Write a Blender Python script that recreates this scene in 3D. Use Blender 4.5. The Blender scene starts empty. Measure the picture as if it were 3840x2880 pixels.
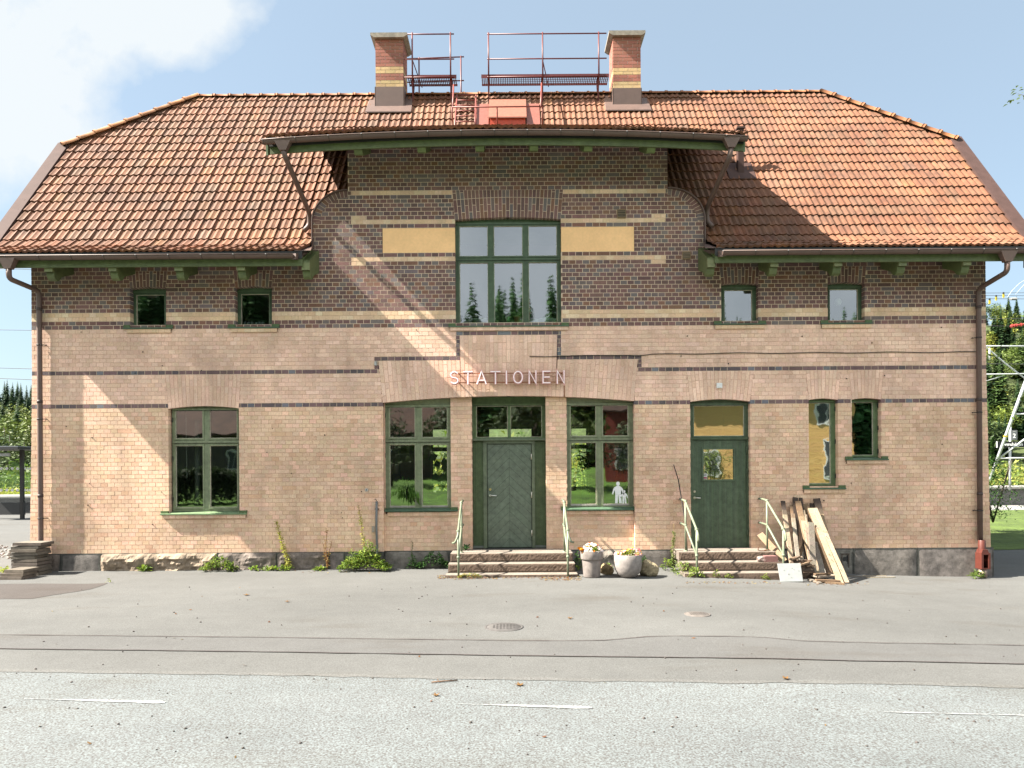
import bpy, math, random
import numpy as np
from mathutils import Vector, Matrix, noise
R = random.Random(11)
RN = np.random.RandomState(5)
C = bpy.context.scene.collection
rad = math.radians
# ---------------------------------------------------------------- camera model and measuring helpers
F, D, ZC, HY, ROLL = 2682.0, 14.5, 2.108, 1760.0, rad(0.40)
CR, SR = math.cos(ROLL), math.sin(ROLL)
def pt(px, py, y=0.0):
    """photo pixel (3840 wide) -> (X, Z) on the plane at depth y"""
    u, v = px - 1920.0, HY - py
    ut, vt = u * CR + v * SR, v * CR - u * SR
    k = (D + y) / F
    return ut * k, ZC + vt * k
CROP = {1: (0, 300), 2: (960, 60), 3: (2000, 60), 4: (2560, 300), 5: (0, 1260), 6: (1280, 1260), 7: (2560, 1260), 8: (1280, 900)}
def q(n, x, y, yy=0.0):
    ox, oy = CROP[n]
    return pt(ox + x * .57866, oy + y * .57866, yy)
def qx(n, x, y, yy=0.0): return q(n, x, y, yy)[0]
def qz(n, x, y, yy=0.0): return q(n, x, y, yy)[1]
def lerp(a, b, t): return a + (b - a) * t
def sstep(t):
    t = max(0.0, min(1.0, t)); return t * t * (3 - 2 * t)
def g(x, y=0):
    """ground height"""
    x = math.floor(x * 2) / 2 if False else x
    return .11 - .24 * sstep((x - 2.0) / 7.6)
def gp(px, py):
    """photo pixel -> point on the ground"""
    u, v = px - 1920.0, HY - py
    ut, vt = u * CR + v * SR, v * CR - u * SR
    z = .1
    for _ in range(5):
        d = (ZC - z) * F / (-vt); X = ut * d / F; z = g(X)
    return X, d - D
# ---------------------------------------------------------------- mesh builder
class MB:
    def __init__(s): s.v = []; s.f = []; s.c = []; s.m = []; s.s = []; s.k = []
    def mark(s):
        """what follows is the next separate piece"""
        s.k.append((len(s.v), len(s.f)))
    def face(s, pts, c=(1, 1, 1), m=0, sm=False):
        n = len(s.v); s.v += [tuple(p) for p in pts]; s.f.append(tuple(range(n, n + len(pts))))
        s.c.append(c); s.m.append(m); s.s.append(sm)
    def idx(s, pts, faces, c=(1, 1, 1), m=0, sm=False):
        n = len(s.v); s.v += [tuple(p) for p in pts]
        for f in faces:
            s.f.append(tuple(i + n for i in f)); s.c.append(c); s.m.append(m); s.s.append(sm)
    def hexa(s, p, c=(1, 1, 1), m=0):
        s.idx(p, [(0, 3, 2, 1), (4, 5, 6, 7), (0, 1, 5, 4), (1, 2, 6, 5), (2, 3, 7, 6), (3, 0, 4, 7)], c, m)
    def box(s, x0, x1, y0, y1, z0, z1, c=(1, 1, 1), m=0):
        s.hexa([(x0, y0, z0), (x1, y0, z0), (x1, y1, z0), (x0, y1, z0), (x0, y0, z1), (x1, y0, z1), (x1, y1, z1), (x0, y1, z1)], c, m)
    def prism(s, poly, a0, a1, c=(1, 1, 1), m=0, axis='y', sm=False):
        """poly of 2D points extruded along an axis: 'y' poly=(x,z); 'x' poly=(y,z); 'z' poly=(x,y)"""
        def mk(p, a):
            return (p[0], a, p[1]) if axis == 'y' else ((a, p[0], p[1]) if axis == 'x' else (p[0], p[1], a))
        n = len(poly)
        pts = [mk(p, a0) for p in poly] + [mk(p, a1) for p in poly]
        fs = [tuple(range(n)), tuple(range(2 * n - 1, n - 1, -1))] + [(i, i + n, (i + 1) % n + n, (i + 1) % n) for i in range(n)]
        s.idx(pts, fs, c, m, sm)
    def bar(s, p, r, w, h, c=(1, 1, 1), m=0, up=(0, 0, 1)):
        """straight bar from p to r with rectangular section w x h"""
        p, r = Vector(p), Vector(r); d = (r - p).normalized(); up = Vector(up)
        if abs(d.dot(up)) > .98: up = Vector((0, 1, 0))
        a = d.cross(up).normalized() * w / 2; b = a.cross(d).normalized() * h / 2
        s.hexa([p - a - b, p + a - b, p + a + b, p - a + b, r - a - b, r + a - b, r + a + b, r - a + b], c, m)
    def tube(s, pts, r, n=8, c=(1, 1, 1), m=0, caps=True):
        pts = [Vector(p) for p in pts]; rr = r if isinstance(r, (list, tuple)) else [r] * len(pts)
        base = len(s.v); prev = None
        for i, p in enumerate(pts):
            d = (pts[min(i + 1, len(pts) - 1)] - pts[max(i - 1, 0)]).normalized()
            if prev is None:
                u = Vector((0, 0, 1)) if abs(d.z) < .9 else Vector((0, 1, 0))
                a = d.cross(u).normalized()
            else:
                a = (prev - d * prev.dot(d)).normalized()
            prev = a; b = d.cross(a).normalized()
            for k in range(n):
                t = 2 * math.pi * k / n
                s.v.append(tuple(p + (a * math.cos(t) + b * math.sin(t)) * rr[i]))
        for i in range(len(pts) - 1):
            for k in range(n):
                s.f.append((base + i * n + k, base + i * n + (k + 1) % n, base + (i + 1) * n + (k + 1) % n, base + (i + 1) * n + k))
                s.c.append(c); s.m.append(m); s.s.append(True)
        if caps:
            for o, rev in ((0, True), ((len(pts) - 1) * n, False)):
                f = tuple(base + o + k for k in range(n)); s.f.append(f[::-1] if rev else f); s.c.append(c); s.m.append(m); s.s.append(False)
    def lathe(s, prof, o, n=24, c=(1, 1, 1), m=0):
        base = len(s.v)
        for (r, z) in prof:
            for k in range(n):
                t = 2 * math.pi * k / n; s.v.append((o[0] + r * math.cos(t), o[1] + r * math.sin(t), o[2] + z))
        for i in range(len(prof) - 1):
            for k in range(n):
                s.f.append((base + i * n + k, base + i * n + (k + 1) % n, base + (i + 1) * n + (k + 1) % n, base + (i + 1) * n + k))
                s.c.append(c); s.m.append(m); s.s.append(True)
    def blob(s, o, rx, ry, rz, c=(1, 1, 1), m=0, amp=.15, seed=0, n=14, freq=1.6):
        base = len(s.v); h = n // 2 + 1
        for i in range(h + 1):
            ph = math.pi * i / h - math.pi / 2
            for k in range(n):
                t = 2 * math.pi * k / n
                d = Vector((math.cos(ph) * math.cos(t), math.cos(ph) * math.sin(t), math.sin(ph)))
                q_ = 1 + amp * noise.noise(d * freq + Vector((seed, seed * 2, 0))) * 2 + amp * .4 * noise.noise(d * freq * 3 + Vector((seed, 0, 3)))
                s.v.append((o[0] + d.x * rx * q_, o[1] + d.y * ry * q_, o[2] + d.z * rz * q_))
        for i in range(h):
            for k in range(n):
                s.f.append((base + i * n + k, base + i * n + (k + 1) % n, base + (i + 1) * n + (k + 1) % n, base + (i + 1) * n + k))
                s.c.append(c); s.m.append(m); s.s.append(amp < .2)
    def build(s, name, mats, parent=None, off=None):
        ks = sorted(set([(0, 0)] + s.k + [(len(s.v), len(s.f))]))
        if len(ks) > 2:
            first = None
            for (v0, f0), (v1, f1) in zip(ks[:-1], ks[1:]):
                if f1 <= f0: continue
                t = MB(); t.v = s.v[v0:v1]; t.f = [tuple(i - v0 for i in f) for f in s.f[f0:f1]]; t.c = s.c[f0:f1]; t.m = s.m[f0:f1]; t.s = s.s[f0:f1]
                o = t.build(name, mats, parent, off); first = first or o
            return first
        me = bpy.data.meshes.new(name)
        if off is not None:
            s.v = [(p[0] - off[0], p[1] - off[1], p[2] - off[2]) for p in s.v]
        me.from_pydata(s.v, [], s.f)
        if not isinstance(mats, (list, tuple)): mats = [mats]
        for m in mats: me.materials.append(m)
        nf = len(s.f)
        me.polygons.foreach_set('material_index', np.array(s.m, dtype=np.int32))
        me.polygons.foreach_set('use_smooth', np.array(s.s, dtype=bool))
        at = me.attributes.new('col', 'FLOAT_COLOR', 'CORNER')
        ln = np.array([len(f) for f in s.f]); cc = np.ones((nf, 4), dtype=np.float32)
        cc[:, :3] = np.array([tuple(c)[:3] for c in s.c], dtype=np.float32)
        at.data.foreach_set('color', np.repeat(cc, ln, axis=0).ravel())
        me.update()
        o = bpy.data.objects.new(name, me); C.objects.link(o)
        if off is not None: o.location = off
        if parent is not None:
            o.parent = parent; w = Vector((0, 0, 0)); p = parent
            while p is not None: w += Vector(p.location); p = p.parent
            o.location = Vector(off or (0, 0, 0)) - w
        return o
def tag(o, label=None, cat=None, group=None, kind=None):
    if label: o['label'] = label
    if cat: o['category'] = cat
    if group: o['group'] = group
    if kind: o['kind'] = kind
    return o
def empty(name, loc=(0, 0, 0), rz=0.0):
    o = bpy.data.objects.new(name, None); C.objects.link(o); o.location = loc; o.rotation_euler = (0, 0, rz)
    o.empty_display_size = .2
    return o
# ---------------------------------------------------------------- materials
def newmat(name):
    m = bpy.data.materials.new(name); m.use_nodes = True; nt = m.node_tree
    b = nt.nodes['Principled BSDF']; return m, nt, b
def N(nt, t, **kw):
    n = nt.nodes.new(t)
    for k, v in kw.items():
        if k in n.inputs: n.inputs[k].default_value = v
        else: setattr(n, k, v)
    return n
def mixc(nt, a, b, fac, blend='MIX'):
    n = nt.nodes.new('ShaderNodeMix'); n.data_type = 'RGBA'; n.blend_type = blend
    for s_, v in ((n.inputs[0], fac), (n.inputs[6], a), (n.inputs[7], b)):
        if hasattr(v, 'is_linked') or hasattr(v, 'links'): nt.links.new(v, s_)
        else: s_.default_value = v if not isinstance(v, tuple) else (tuple(v) + (1,))[:4]
    return n.outputs[2]
def ramp(nt, src, stops):
    r = nt.nodes.new('ShaderNodeValToRGB'); nt.links.new(src, r.inputs[0])
    e = r.color_ramp.elements
    while len(e) < len(stops): e.new(.5)
    for i, (p, c) in enumerate(stops):
        e[i].position = p; e[i].color = (c, c, c, 1) if not isinstance(c, tuple) else tuple(c) + (1,)
    return r.outputs[0]
def noisen(nt, scale, detail=4, rough=.55, vec=None, stretch=None):
    tc = nt.nodes.new('ShaderNodeTexCoord'); src = tc.outputs['Object']
    if stretch:
        mp = nt.nodes.new('ShaderNodeMapping'); mp.inputs['Scale'].default_value = stretch; nt.links.new(src, mp.inputs[0]); src = mp.outputs[0]
    n = N(nt, 'ShaderNodeTexNoise', Scale=scale, Detail=detail, Roughness=rough); nt.links.new(src, n.inputs['Vector'])
    return n.outputs['Fac']
def mat(name, base=(.5, .5, .5), rough=.75, attr=False, var=.1, vs=6, var2=0, vs2=.7, bump=0, bs=60, metal=0, spec=.4, stretch=None, bstretch=None, dist=.01, streak=0):
    m, nt, b = newmat(name)
    if attr:
        a = N(nt, 'ShaderNodeAttribute', attribute_name='col'); col = a.outputs['Color']
        if base != (1, 1, 1): col = mixc(nt, col, base, 1.0, 'MULTIPLY')
    else:
        rgb = nt.nodes.new('ShaderNodeRGB'); rgb.outputs[0].default_value = tuple(base) + (1,); col = rgb.outputs[0]
    if var:
        n = noisen(nt, vs, 5, .6, stretch=stretch); r = ramp(nt, n, [(.3, 1 - var * 1.6), (.7, 1 + var)])
        col = mixc(nt, col, r, 1.0, 'MULTIPLY')
    if var2:
        n = noisen(nt, vs2, 4, .6); r = ramp(nt, n, [(.35, 1 - var2 * 1.6), (.65, 1 + var2 * .4)])
        col = mixc(nt, col, r, 1.0, 'MULTIPLY')
    if streak:
        n = noisen(nt, 2.6, 5, .6, stretch=(1, 1, .16)); r = ramp(nt, n, [(.52, 1.0), (.72, 1 - streak)]); col = mixc(nt, col, r, 1.0, 'MULTIPLY')
    nt.links.new(col, b.inputs['Base Color'])
    b.inputs['Roughness'].default_value = rough; b.inputs['Metallic'].default_value = metal
    b.inputs['Specular IOR Level'].default_value = spec
    if bump:
        n = noisen(nt, bs, 6, .65, stretch=bstretch); bp = N(nt, 'ShaderNodeBump', Strength=bump, Distance=dist)
        nt.links.new(n, bp.inputs['Height']); nt.links.new(bp.outputs[0], b.inputs['Normal'])
    return m
W1_ = (1, 1, 1)
M = {}
M['brick'] = mat('brick_face', W1_, .8, True, .10, 30, .16, .75, bump=.35, bs=90, dist=.004, streak=.20)
M['glazed'] = mat('glazed_brick', W1_, .45, True, .12, 25, .06, .8, bump=.25, bs=90, spec=.5, dist=.003)
M['mortar'] = mat('mortar', W1_, .9, True, .12, 20, .08, 1.0, bump=.3, bs=150, dist=.003)
M['render'] = mat('yellow_render', (.86, .53, .265), .9, False, .04, 20, .06, 2, bump=.5, bs=220, dist=.004)
M['tile'] = mat('clay_tile', (.47, .350, .275), .82, True, .20, 9, .22, 1.1, bump=.4, bs=60, stretch=(1, .6, .6), dist=.006)
M['stone'] = mat('granite_plinth', (0.765, 0.765, 0.747), .88, True, .28, 9, .18, 1.7, bump=.6, bs=45, dist=.012)
M['step'] = mat('granite_step', (0.48, 0.464, 0.448), .88, True, .22, 40, .12, 2.5, bump=.8, bs=55, dist=.008)
M['metal'] = mat('brown_sheet_metal', (.100, .062, .050), .55, False, .10, 5, bump=.05, bs=12, spec=.5)
M['verge'] = mat('verge_sheet_metal', (.060, .036, .032), .75, False, .10, 5, spec=.12)
M['black'] = mat('black_metal', (.018, .018, .022), .5, False, .1, 6)
M['gpaint'] = mat('green_paint', W1_, .55, True, .14, 12, .10, 3, bump=.25, bs=70, bstretch=(1, 1, .15), dist=.002)
M['red'] = mat('red_metal', (0.48, 0.44, 0.44), .5, True, .10, 14, spec=.4)
M['plain'] = mat('plain_paint', (0.595, 0.595, 0.595), .6, True, .06, 12)
M['wood'] = mat('old_wood', (0.533, 0.516, 0.499), .8, True, .25, 14, .15, 3, bump=.5, bs=30, stretch=(5, 5, 1), bstretch=(6, 6, .6), dist=.006)
M['concrete'] = mat('concrete', (0.48, 0.48, 0.48), .88, True, .14, 12, .12, 3, bump=.35, bs=80, dist=.005)
M['steel'] = mat('galvanised_steel', (.42, .44, .46), .45, False, .1, 6, metal=.3)
M['inside'] = mat('interior_plaster', W1_, .9, True, .06, 2)
def leafmat(name, trans=.35, k_=.8):
    m, nt, b = newmat(name)
    a = N(nt, 'ShaderNodeAttribute', attribute_name='col')
    oi = nt.nodes.new('ShaderNodeObjectInfo')
    n = noisen(nt, 1.3, 3); r = ramp(nt, n, [(.3, .75), (.7, 1.2)])
    col = mixc(nt, a.outputs['Color'], r, 1.0, 'MULTIPLY'); col = mixc(nt, col, (k_, k_, k_ * .9), 1.0, 'MULTIPLY')
    nt.links.new(col, b.inputs['Base Color']); b.inputs['Roughness'].default_value = .6; b.inputs['Specular IOR Level'].default_value = .25
    t = nt.nodes.new('ShaderNodeBsdfTranslucent'); nt.links.new(col, t.inputs[0])
    mx = nt.nodes.new('ShaderNodeMixShader'); mx.inputs[0].default_value = trans
    nt.links.new(b.outputs[0], mx.inputs[1]); nt.links.new(t.outputs[0], mx.inputs[2])
    nt.links.new(mx.outputs[0], nt.nodes['Material Output'].inputs[0]); return m
M['leaf'] = leafmat('leaf')
M['needle'] = leafmat('needle', .15, .56)
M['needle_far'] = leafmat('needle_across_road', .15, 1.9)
def glassmat(name, refl, tint=(.75, .82, .78), wav=.25, rough=.02, ws=2.2):
    m = bpy.data.materials.new(name); m.use_nodes = True; nt = m.node_tree; nt.nodes.clear()
    o = nt.nodes.new('ShaderNodeOutputMaterial'); t = nt.nodes.new('ShaderNodeBsdfTransparent'); t.inputs[0].default_value = tint + (1,)
    gl = nt.nodes.new('ShaderNodeBsdfGlossy'); gl.inputs['Roughness'].default_value = rough; gl.inputs[0].default_value = (.92, .95, .97, 1)
    mx = nt.nodes.new('ShaderNodeMixShader')
    fr = N(nt, 'ShaderNodeFresnel', IOR=1.5)
    mr = N(nt, 'ShaderNodeMapRange'); mr.inputs['From Min'].default_value = .04; mr.inputs['From Max'].default_value = 1; mr.inputs['To Min'].default_value = refl; mr.inputs['To Max'].default_value = 1
    nt.links.new(fr.outputs[0], mr.inputs[0]); nt.links.new(mr.outputs[0], mx.inputs[0])
    if wav:
        n = noisen(nt, ws, 2, .4); bp = N(nt, 'ShaderNodeBump', Strength=wav, Distance=.012); nt.links.new(n, bp.inputs['Height'])
        nt.links.new(bp.outputs[0], gl.inputs['Normal'])
    nt.links.new(t.outputs[0], mx.inputs[1]); nt.links.new(gl.outputs[0], mx.inputs[2]); nt.links.new(mx.outputs[0], o.inputs[0])
    return m
M['glass_up'] = glassmat('old_window_glass', .21, wav=.08)
M['glass'] = glassmat('window_glass', .26, wav=.10)
M['glass_yard'] = glassmat('rippled_window_glass', .62, wav=.16, ws=2.4)
M['glass_clear'] = glassmat('shelter_glass', .10, (.9, .94, .92), 0)
def asphalt(name, lo, hi, scale, contrast, stain=.12, sc2=.35, warm=(1, 1, 1)):
    m, nt, b = newmat(name)
    n1 = noisen(nt, scale, 3, .7); sp = ramp(nt, n1, [(.5 - contrast, lo), (.5 + contrast, hi)])
    n2 = noisen(nt, sc2, 5, .6, stretch=(.35, 1, 1)); st = ramp(nt, n2, [(.3, 1 - stain), (.7, 1 + stain * .5)])
    n3 = noisen(nt, 3.0, 5, .6); s3 = ramp(nt, n3, [(.3, .93), (.7, 1.04)])
    c = mixc(nt, sp, st, 1.0, 'MULTIPLY'); c = mixc(nt, c, s3, 1.0, 'MULTIPLY')
    c = mixc(nt, c, warm, 1.0, 'MULTIPLY')
    n4 = noisen(nt, 1.1, 6, .62, stretch=(.3, 1, 1)); s4 = ramp(nt, n4, [(.56, (1.0, 1.0, 1.0)), (.70, (.86, .82, .78))]); c = mixc(nt, c, s4, 1.0, 'MULTIPLY')
    nt.links.new(c, b.inputs['Base Color']); b.inputs['Roughness'].default_value = .9; b.inputs['Specular IOR Level'].default_value = .25
    bp = N(nt, 'ShaderNodeBump', Strength=.5, Distance=.006); nt.links.new(n1, bp.inputs['Height']); nt.links.new(bp.outputs[0], b.inputs['Normal'])
    return m
M['yard'] = asphalt('yard_asphalt', (0.06637, 0.06607, 0.064), (0.1163, 0.1188, 0.1185), 75, .16, .20, warm=(1.0, .99, .97))
M['patch'] = asphalt('patch_asphalt', (0.06037, 0.05918, 0.05718), (0.1014, 0.1012, 0.09985), 85, .16, .08)
M['dpatch'] = asphalt('dark_patch_asphalt', (0.03947, 0.03376, 0.03069), (0.07235, 0.06358, 0.06008), 85, .16, .10)
M['road'] = asphalt('road_asphalt', (0.05663, 0.05031, 0.04695), (0.1483, 0.1706, 0.1765), 60, .15, .16, .5)
M['tar'] = asphalt('tar_joint', (0.0285, 0.02393, 0.0228), (0.0855, 0.07411, 0.07125), 60, .2, .1)
M['rim'] = asphalt('road_edge', (0.06029, 0.05613, 0.05131), (0.1315, 0.1347, 0.1312), 50, .18, .1)
# ================================================================ THE STATION HOUSE
house = empty('station_house', (0, 3.8, 0))
tag(house, 'two storey brick station house with orange tiled roof and green doors', 'station house')
ZP, CO = .459, .08406
def zk(k): return ZP + k * CO
TAN_LO, TAN_HI, TAN_B, DARK, BAND = 'tl', 'th', 'tb', 'dk', 'bd'
def vary(c, a=.08, h=.03):
    f = 1 + R.uniform(-a, a); return tuple(max(.003, v * f * (1 + R.uniform(-h, h))) for v in c)
def bcol(kind):
    r = R.random()
    if kind == 'tl':
        c = (.62, .432, .30) if r < .56 else ((.575, .39, .262) if r < .82 else ((.70, .45, .33) if r < .95 else (.575, .36, .24)))
        c = tuple(v * 1.10 for v in c); return vary(c, .06, .03)
    if kind == 'th':
        c = (.665, .452, .342) if r < .6 else ((.63, .42, .312) if r < .82 else (.73, .50, .385)); c = tuple(v * 1.08 for v in c); return vary(c, .05, .025)
    if kind == 'tb':
        c = (.66, .46, .30) if r < .7 else (.72, .54, .37); return vary(c, .05, .03)
    if kind == 'dk':
        c = (.185, .10, .088) if r < .42 else ((.14, .08, .073) if r < .62 else ((.155, .125, .122) if r < .76 else ((.195, .10, .068) if r < .90 else (.17, .13, .12))))
        return vary(c, .14, .05)
    c = (.17, .105, .105) if r < .6 else ((.11, .085, .09) if r < .85 else (.15, .15, .17)); return vary(c, .12, .04)
MCOL = {'tl': (.58, .37, .27), 'th': (.64, .42, .32), 'tb': (.58, .41, .28), 'dk': (.62, .475, .355), 'bd': (.58, .46, .34)}
def bmat(kind): return 0
def course(mb, k, z0, z1, a, b, kind, y0, depth, wid=.139, stretch=.06):
    if b - a < .02: return
    mb.box(a + .003, b - .003, y0 + (.0018 if kind == 'dk' else .004), y0 + depth - .003, z0 - .0005, z1 + .0005, MCOL[kind], 1)
    j = .0058 if kind in ('dk', 'bd') else .0040
    off = (k % 2) * .5 * wid; x = math.floor((a - off) / wid) * wid + off
    while x < b - .001:
        w = wid * (2 if R.random() < stretch else 1)
        x0, x1 = max(x, a), min(x + w, b)
        if x1 - x0 < .045 and x1 < b: x1 = min(x + w, b)
        if x1 - x0 > .03:
            l = x0 + (0 if x0 == a else j); r = x1 - (0 if x1 == b else j); dy = R.uniform(-.0015, .0012)
            mb.box(l, r, y0 + dy, y0 + depth, z0 + j, z1 - j * .9, bcol(kind), 0)
        x += w
def quadprism(mb, bl, br, tr, tl, y0, y1, c, m=0):
    mb.hexa([(bl[0], y0, bl[1]), (br[0], y0, br[1]), (br[0], y1, br[1]), (bl[0], y1, bl[1]),
             (tl[0], y0, tl[1]), (tr[0], y0, tr[1]), (tr[0], y1, tr[1]), (tl[0], y1, tl[1])], c, m)
def fan(mb, n, fb, ft, y0, y1, kind, j=.005):
    """columns of bricks: fb(t) and ft(t) give the bottom and top points of the radial joint t in 0..1"""
    for i in range(n):
        t0, t1 = i / n, (i + 1) / n
        b0, b1, a0, a1 = fb(t0), fb(t1), ft(t0), ft(t1)
        quadprism(mb, b0, b1, a1, a0, y0 + (.002 if kind == 'dk' else .005), y1 - .002, MCOL[kind], 1)
        h = math.hypot(a0[0] - b0[0], a0[1] - b0[1]); cuts = [0.0]
        L = .27 if i % 2 else .135
        while cuts[-1] + L / h < .93: cuts.append(cuts[-1] + L / h); L = .27 if L < .2 or h > .9 and R.random() < .5 else .135
        cuts.append(1.0)
        w = math.hypot(b1[0] - b0[0], b1[1] - b0[1]); e = j / max(w, .01); eh = j / h
        for s0, s1 in zip(cuts[:-1], cuts[1:]):
            s0_ = s0 + (eh if s0 > 0 else 0); s1_ = s1 - (eh if s1 < 1 else 0)
            def P_(t, s):
                bb = (lerp(b0[0], b1[0], t), lerp(b0[1], b1[1], t)); aa = (lerp(a0[0], a1[0], t), lerp(a0[1], a1[1], t))
                return (lerp(bb[0], aa[0], s), lerp(bb[1], aa[1], s))
            quadprism(mb, P_(e, s0_), P_(1 - e, s0_), P_(1 - e, s1_), P_(e, s1_), y0 + R.uniform(-.001, .001), y1, bcol(kind), 0)
# ---- openings of the front wall: x0, x1, k/z bottom, z top(springing), rise, lintel (top x0,x1,z), lintel kind
def kz(n, y): return qz(n, 1100, y)
OP = {}
def opening(name, n, x0, x1, yb, yt, rise, lt=None, kind='tl', yy=0):
    ym = (yb + yt) / 2
    OP[name] = dict(x0=qx(n, x0, ym), x1=qx(n, x1, ym), zb=(qz(n, x0, yb) + qz(n, x1, yb)) / 2, zs=(qz(n, x0, yt) + qz(n, x1, yt)) / 2, rise=rise, kind=kind)
    if lt: OP[name]['lt'] = (qx(n, lt[0], lt[2]), qx(n, lt[1], lt[2]), lt[3])
opening('W1', 5, 1092, 1550, 1160, 440, .05, (1072, 1562, 255, zk(43)))
opening('W2', 1, 843, 1076, 1600, 1356, .028, (830, 1084, 1243, zk(68)), 'dk')
opening('W3', 1, 1524, 1762, 1595, 1352, .028, (1512, 1772, 1238, zk(68)), 'dk')
opening('W4', 4, 250, 490, 1572, 1328, .028, (238, 498, 1213, zk(68)), 'dk')
opening('W5', 4, 940, 1180, 1568, 1322, .028, (931, 1190, 1210, zk(68)), 'dk')
opening('W6', 8, 738, 1424, 570, -228, .045, (735, 1429, -400, zk(87)), 'dk')
opening('W7', 7, 818, 1008, 985, 404, .03, (798, 1026, 222, zk(43)))
opening('W8', 7, 1098, 1286, 800, 402, .03, (1080, 1302, 222, zk(43)))
opening('RD', 7, 52, 440, 1378, 416, .05, (25, 463, 225, zk(43)))
OP['W6']['zs'] = zk(80) - .01; OP['W6']['lt'] = (qx(2, 1270, 1127), qx(2, 1991, 1127), zk(87))
for n_, k_ in (('W2', 64.2), ('W3', 64.2), ('W4', 64.2), ('W5', 64.2), ('W1', 35.4), ('RD', 36.2), ('W7', 36.2), ('W8', 36.2)): OP[n_]['zs'] = zk(k_) - OP[n_]['rise']
for n_ in ('W2', 'W3', 'W4', 'W5'): OP[n_]['zb'] = zk(54.55)
OP['W6']['zb'] = zk(54.5)
OP['RD']['zb'] = zk(0)
BAYX = (qx(6, 272, 900), qx(6, 1900, 900)); ARMX = (qx(8, 240, 820), qx(8, 1922, 820)); MIDX = (qx(8, 768, 700), qx(8, 1400, 700))
ZARC_E, ZARC_C = zk(35.9), zk(37.35)
def zarc(x):
    t = (x - BAYX[0]) / (BAYX[1] - BAYX[0]); return lerp(ZARC_E, ZARC_C, 1 - (2 * t - 1) ** 2)
SHL, SHR = -4.005, 3.93            # shoulder outer edges
DWL, DWR = -3.29, 3.195            # dormer wall edges
ZSH, RZ = 7.13, .642
def xl(z): return -9.72 - .075 * max(0, 1 - z / 4)
def xr(z): return 9.63 + .075 * max(0, 1 - z / 4)
TABX = (qx(2, 616, 1320), qx(3, 858, 1310)); PANL = (qx(2, 819, 1450), qx(2, 1290, 1450)); PANR = (qx(3, 180, 1450), qx(3, 654, 1450))
TAB2 = (qx(2, 710, 1320), qx(3, 766, 1310))
def free(k):
    z = zk(k + .5)
    if k < 72: iv = [(xl(z), xr(z))]
    elif z < ZSH: iv = [(SHL, SHR)]
    elif z < ZSH + RZ:
        s = math.sqrt(1 - ((z - ZSH) / RZ) ** 2); iv = [(DWL + (SHL - DWL) * s, DWR + (SHR - DWR) * s)]
    else: iv = [(DWL, DWR)]
    cut = []
    if k < 46: 
        if z < ZARC_E: cut.append(BAYX)
        elif z < zk(46): cut.append(tuple((lerp(BAYX[i], ARMX[i], (z - ZARC_E) / (zk(46) - ZARC_E))) for i in (0, 1)))
    elif k < 52: cut.append(MIDX)
    for o in OP.values():
        if o['zb'] < z < o['zs']: cut.append((o['x0'], o['x1']))
        elif 'lt' in o and o['zs'] <= z < o['lt'][2]:
            t = (z - o['zs']) / (o['lt'][2] - o['zs']); cut.append((lerp(o['x0'], o['lt'][0], t), lerp(o['x1'], o['lt'][1], t)))
    if 72 <= k < 78: cut += [PANL, PANR]
    for a, b in sorted(cut):
        out = []
        for (c, d) in iv:
            if b <= c or a >= d: out.append((c, d)); continue
            if a > c: out.append((c, a))
            if b < d: out.append((b, d))
        iv = out
    return iv
def kinds(k):
    X0, X1 = -20, 20
    aw = .075
    if k < 35: return [(X0, X1, 'tl')]
    if k == 35: return [(X0, BAYX[0], 'bd'), (BAYX[0], BAYX[1], 'tl'), (BAYX[1], X1, 'bd')]
    if k < 43: return [(X0, X1, 'th')]
    if k == 43: return [(X0, ARMX[0], 'bd'), (ARMX[0], ARMX[1], 'th'), (ARMX[1], X1, 'bd')]
    if k < 46: return [(X0, ARMX[0] - aw, 'th'), (ARMX[0] - aw, ARMX[0], 'bd'), (ARMX[0], ARMX[1], 'th'), (ARMX[1], ARMX[1] + aw, 'bd'), (ARMX[1] + aw, X1, 'th')]
    if k == 46: return [(X0, ARMX[0] - aw, 'th'), (ARMX[0] - aw, MIDX[0], 'bd'), (MIDX[0], MIDX[1], 'th'), (MIDX[1], ARMX[1] + aw, 'bd'), (ARMX[1] + aw, X1, 'th')]
    if k < 52: return [(X0, MIDX[0] - aw, 'th'), (MIDX[0] - aw, MIDX[0], 'bd'), (MIDX[0], MIDX[1], 'th'), (MIDX[1], MIDX[1] + aw, 'bd'), (MIDX[1] + aw, X1, 'th')]
    if k == 52: return [(X0, MIDX[0] - aw, 'th'), (MIDX[0] - aw, MIDX[1] + aw, 'bd'), (MIDX[1] + aw, X1, 'th')]
    if k < 54: return [(X0, X1, 'th')]
    if k < 56: return [(X0, X1, 'dk')]
    if k < 58: return [(X0, X1, 'tb')]
    if k in (70, 79, 86): return [(X0, TABX[0], 'dk'), (TABX[0], TABX[1], 'tb'), (TABX[1], X1, 'dk')]
    if k in (69, 80): return [(X0, TABX[0], 'dk'), (TABX[0], TAB2[0], 'tb'), (TAB2[0], TAB2[1], 'dk'), (TAB2[1], TABX[1], 'tb'), (TABX[1], X1, 'dk')]
    return [(X0, X1, 'dk')]
wall = MB()
for k in range(0, 101):
    for (a, b) in free(k):
        for (c, d, kd) in kinds(k):
            lo, hi = max(a, c), min(b, d)
            if hi - lo > .02: course(wall, k, zk(k), zk(k + 1), lo, hi, kd, 0, .15)
wallo = wall.build('front_wall', [M['brick'], M['mortar']], house)
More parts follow.
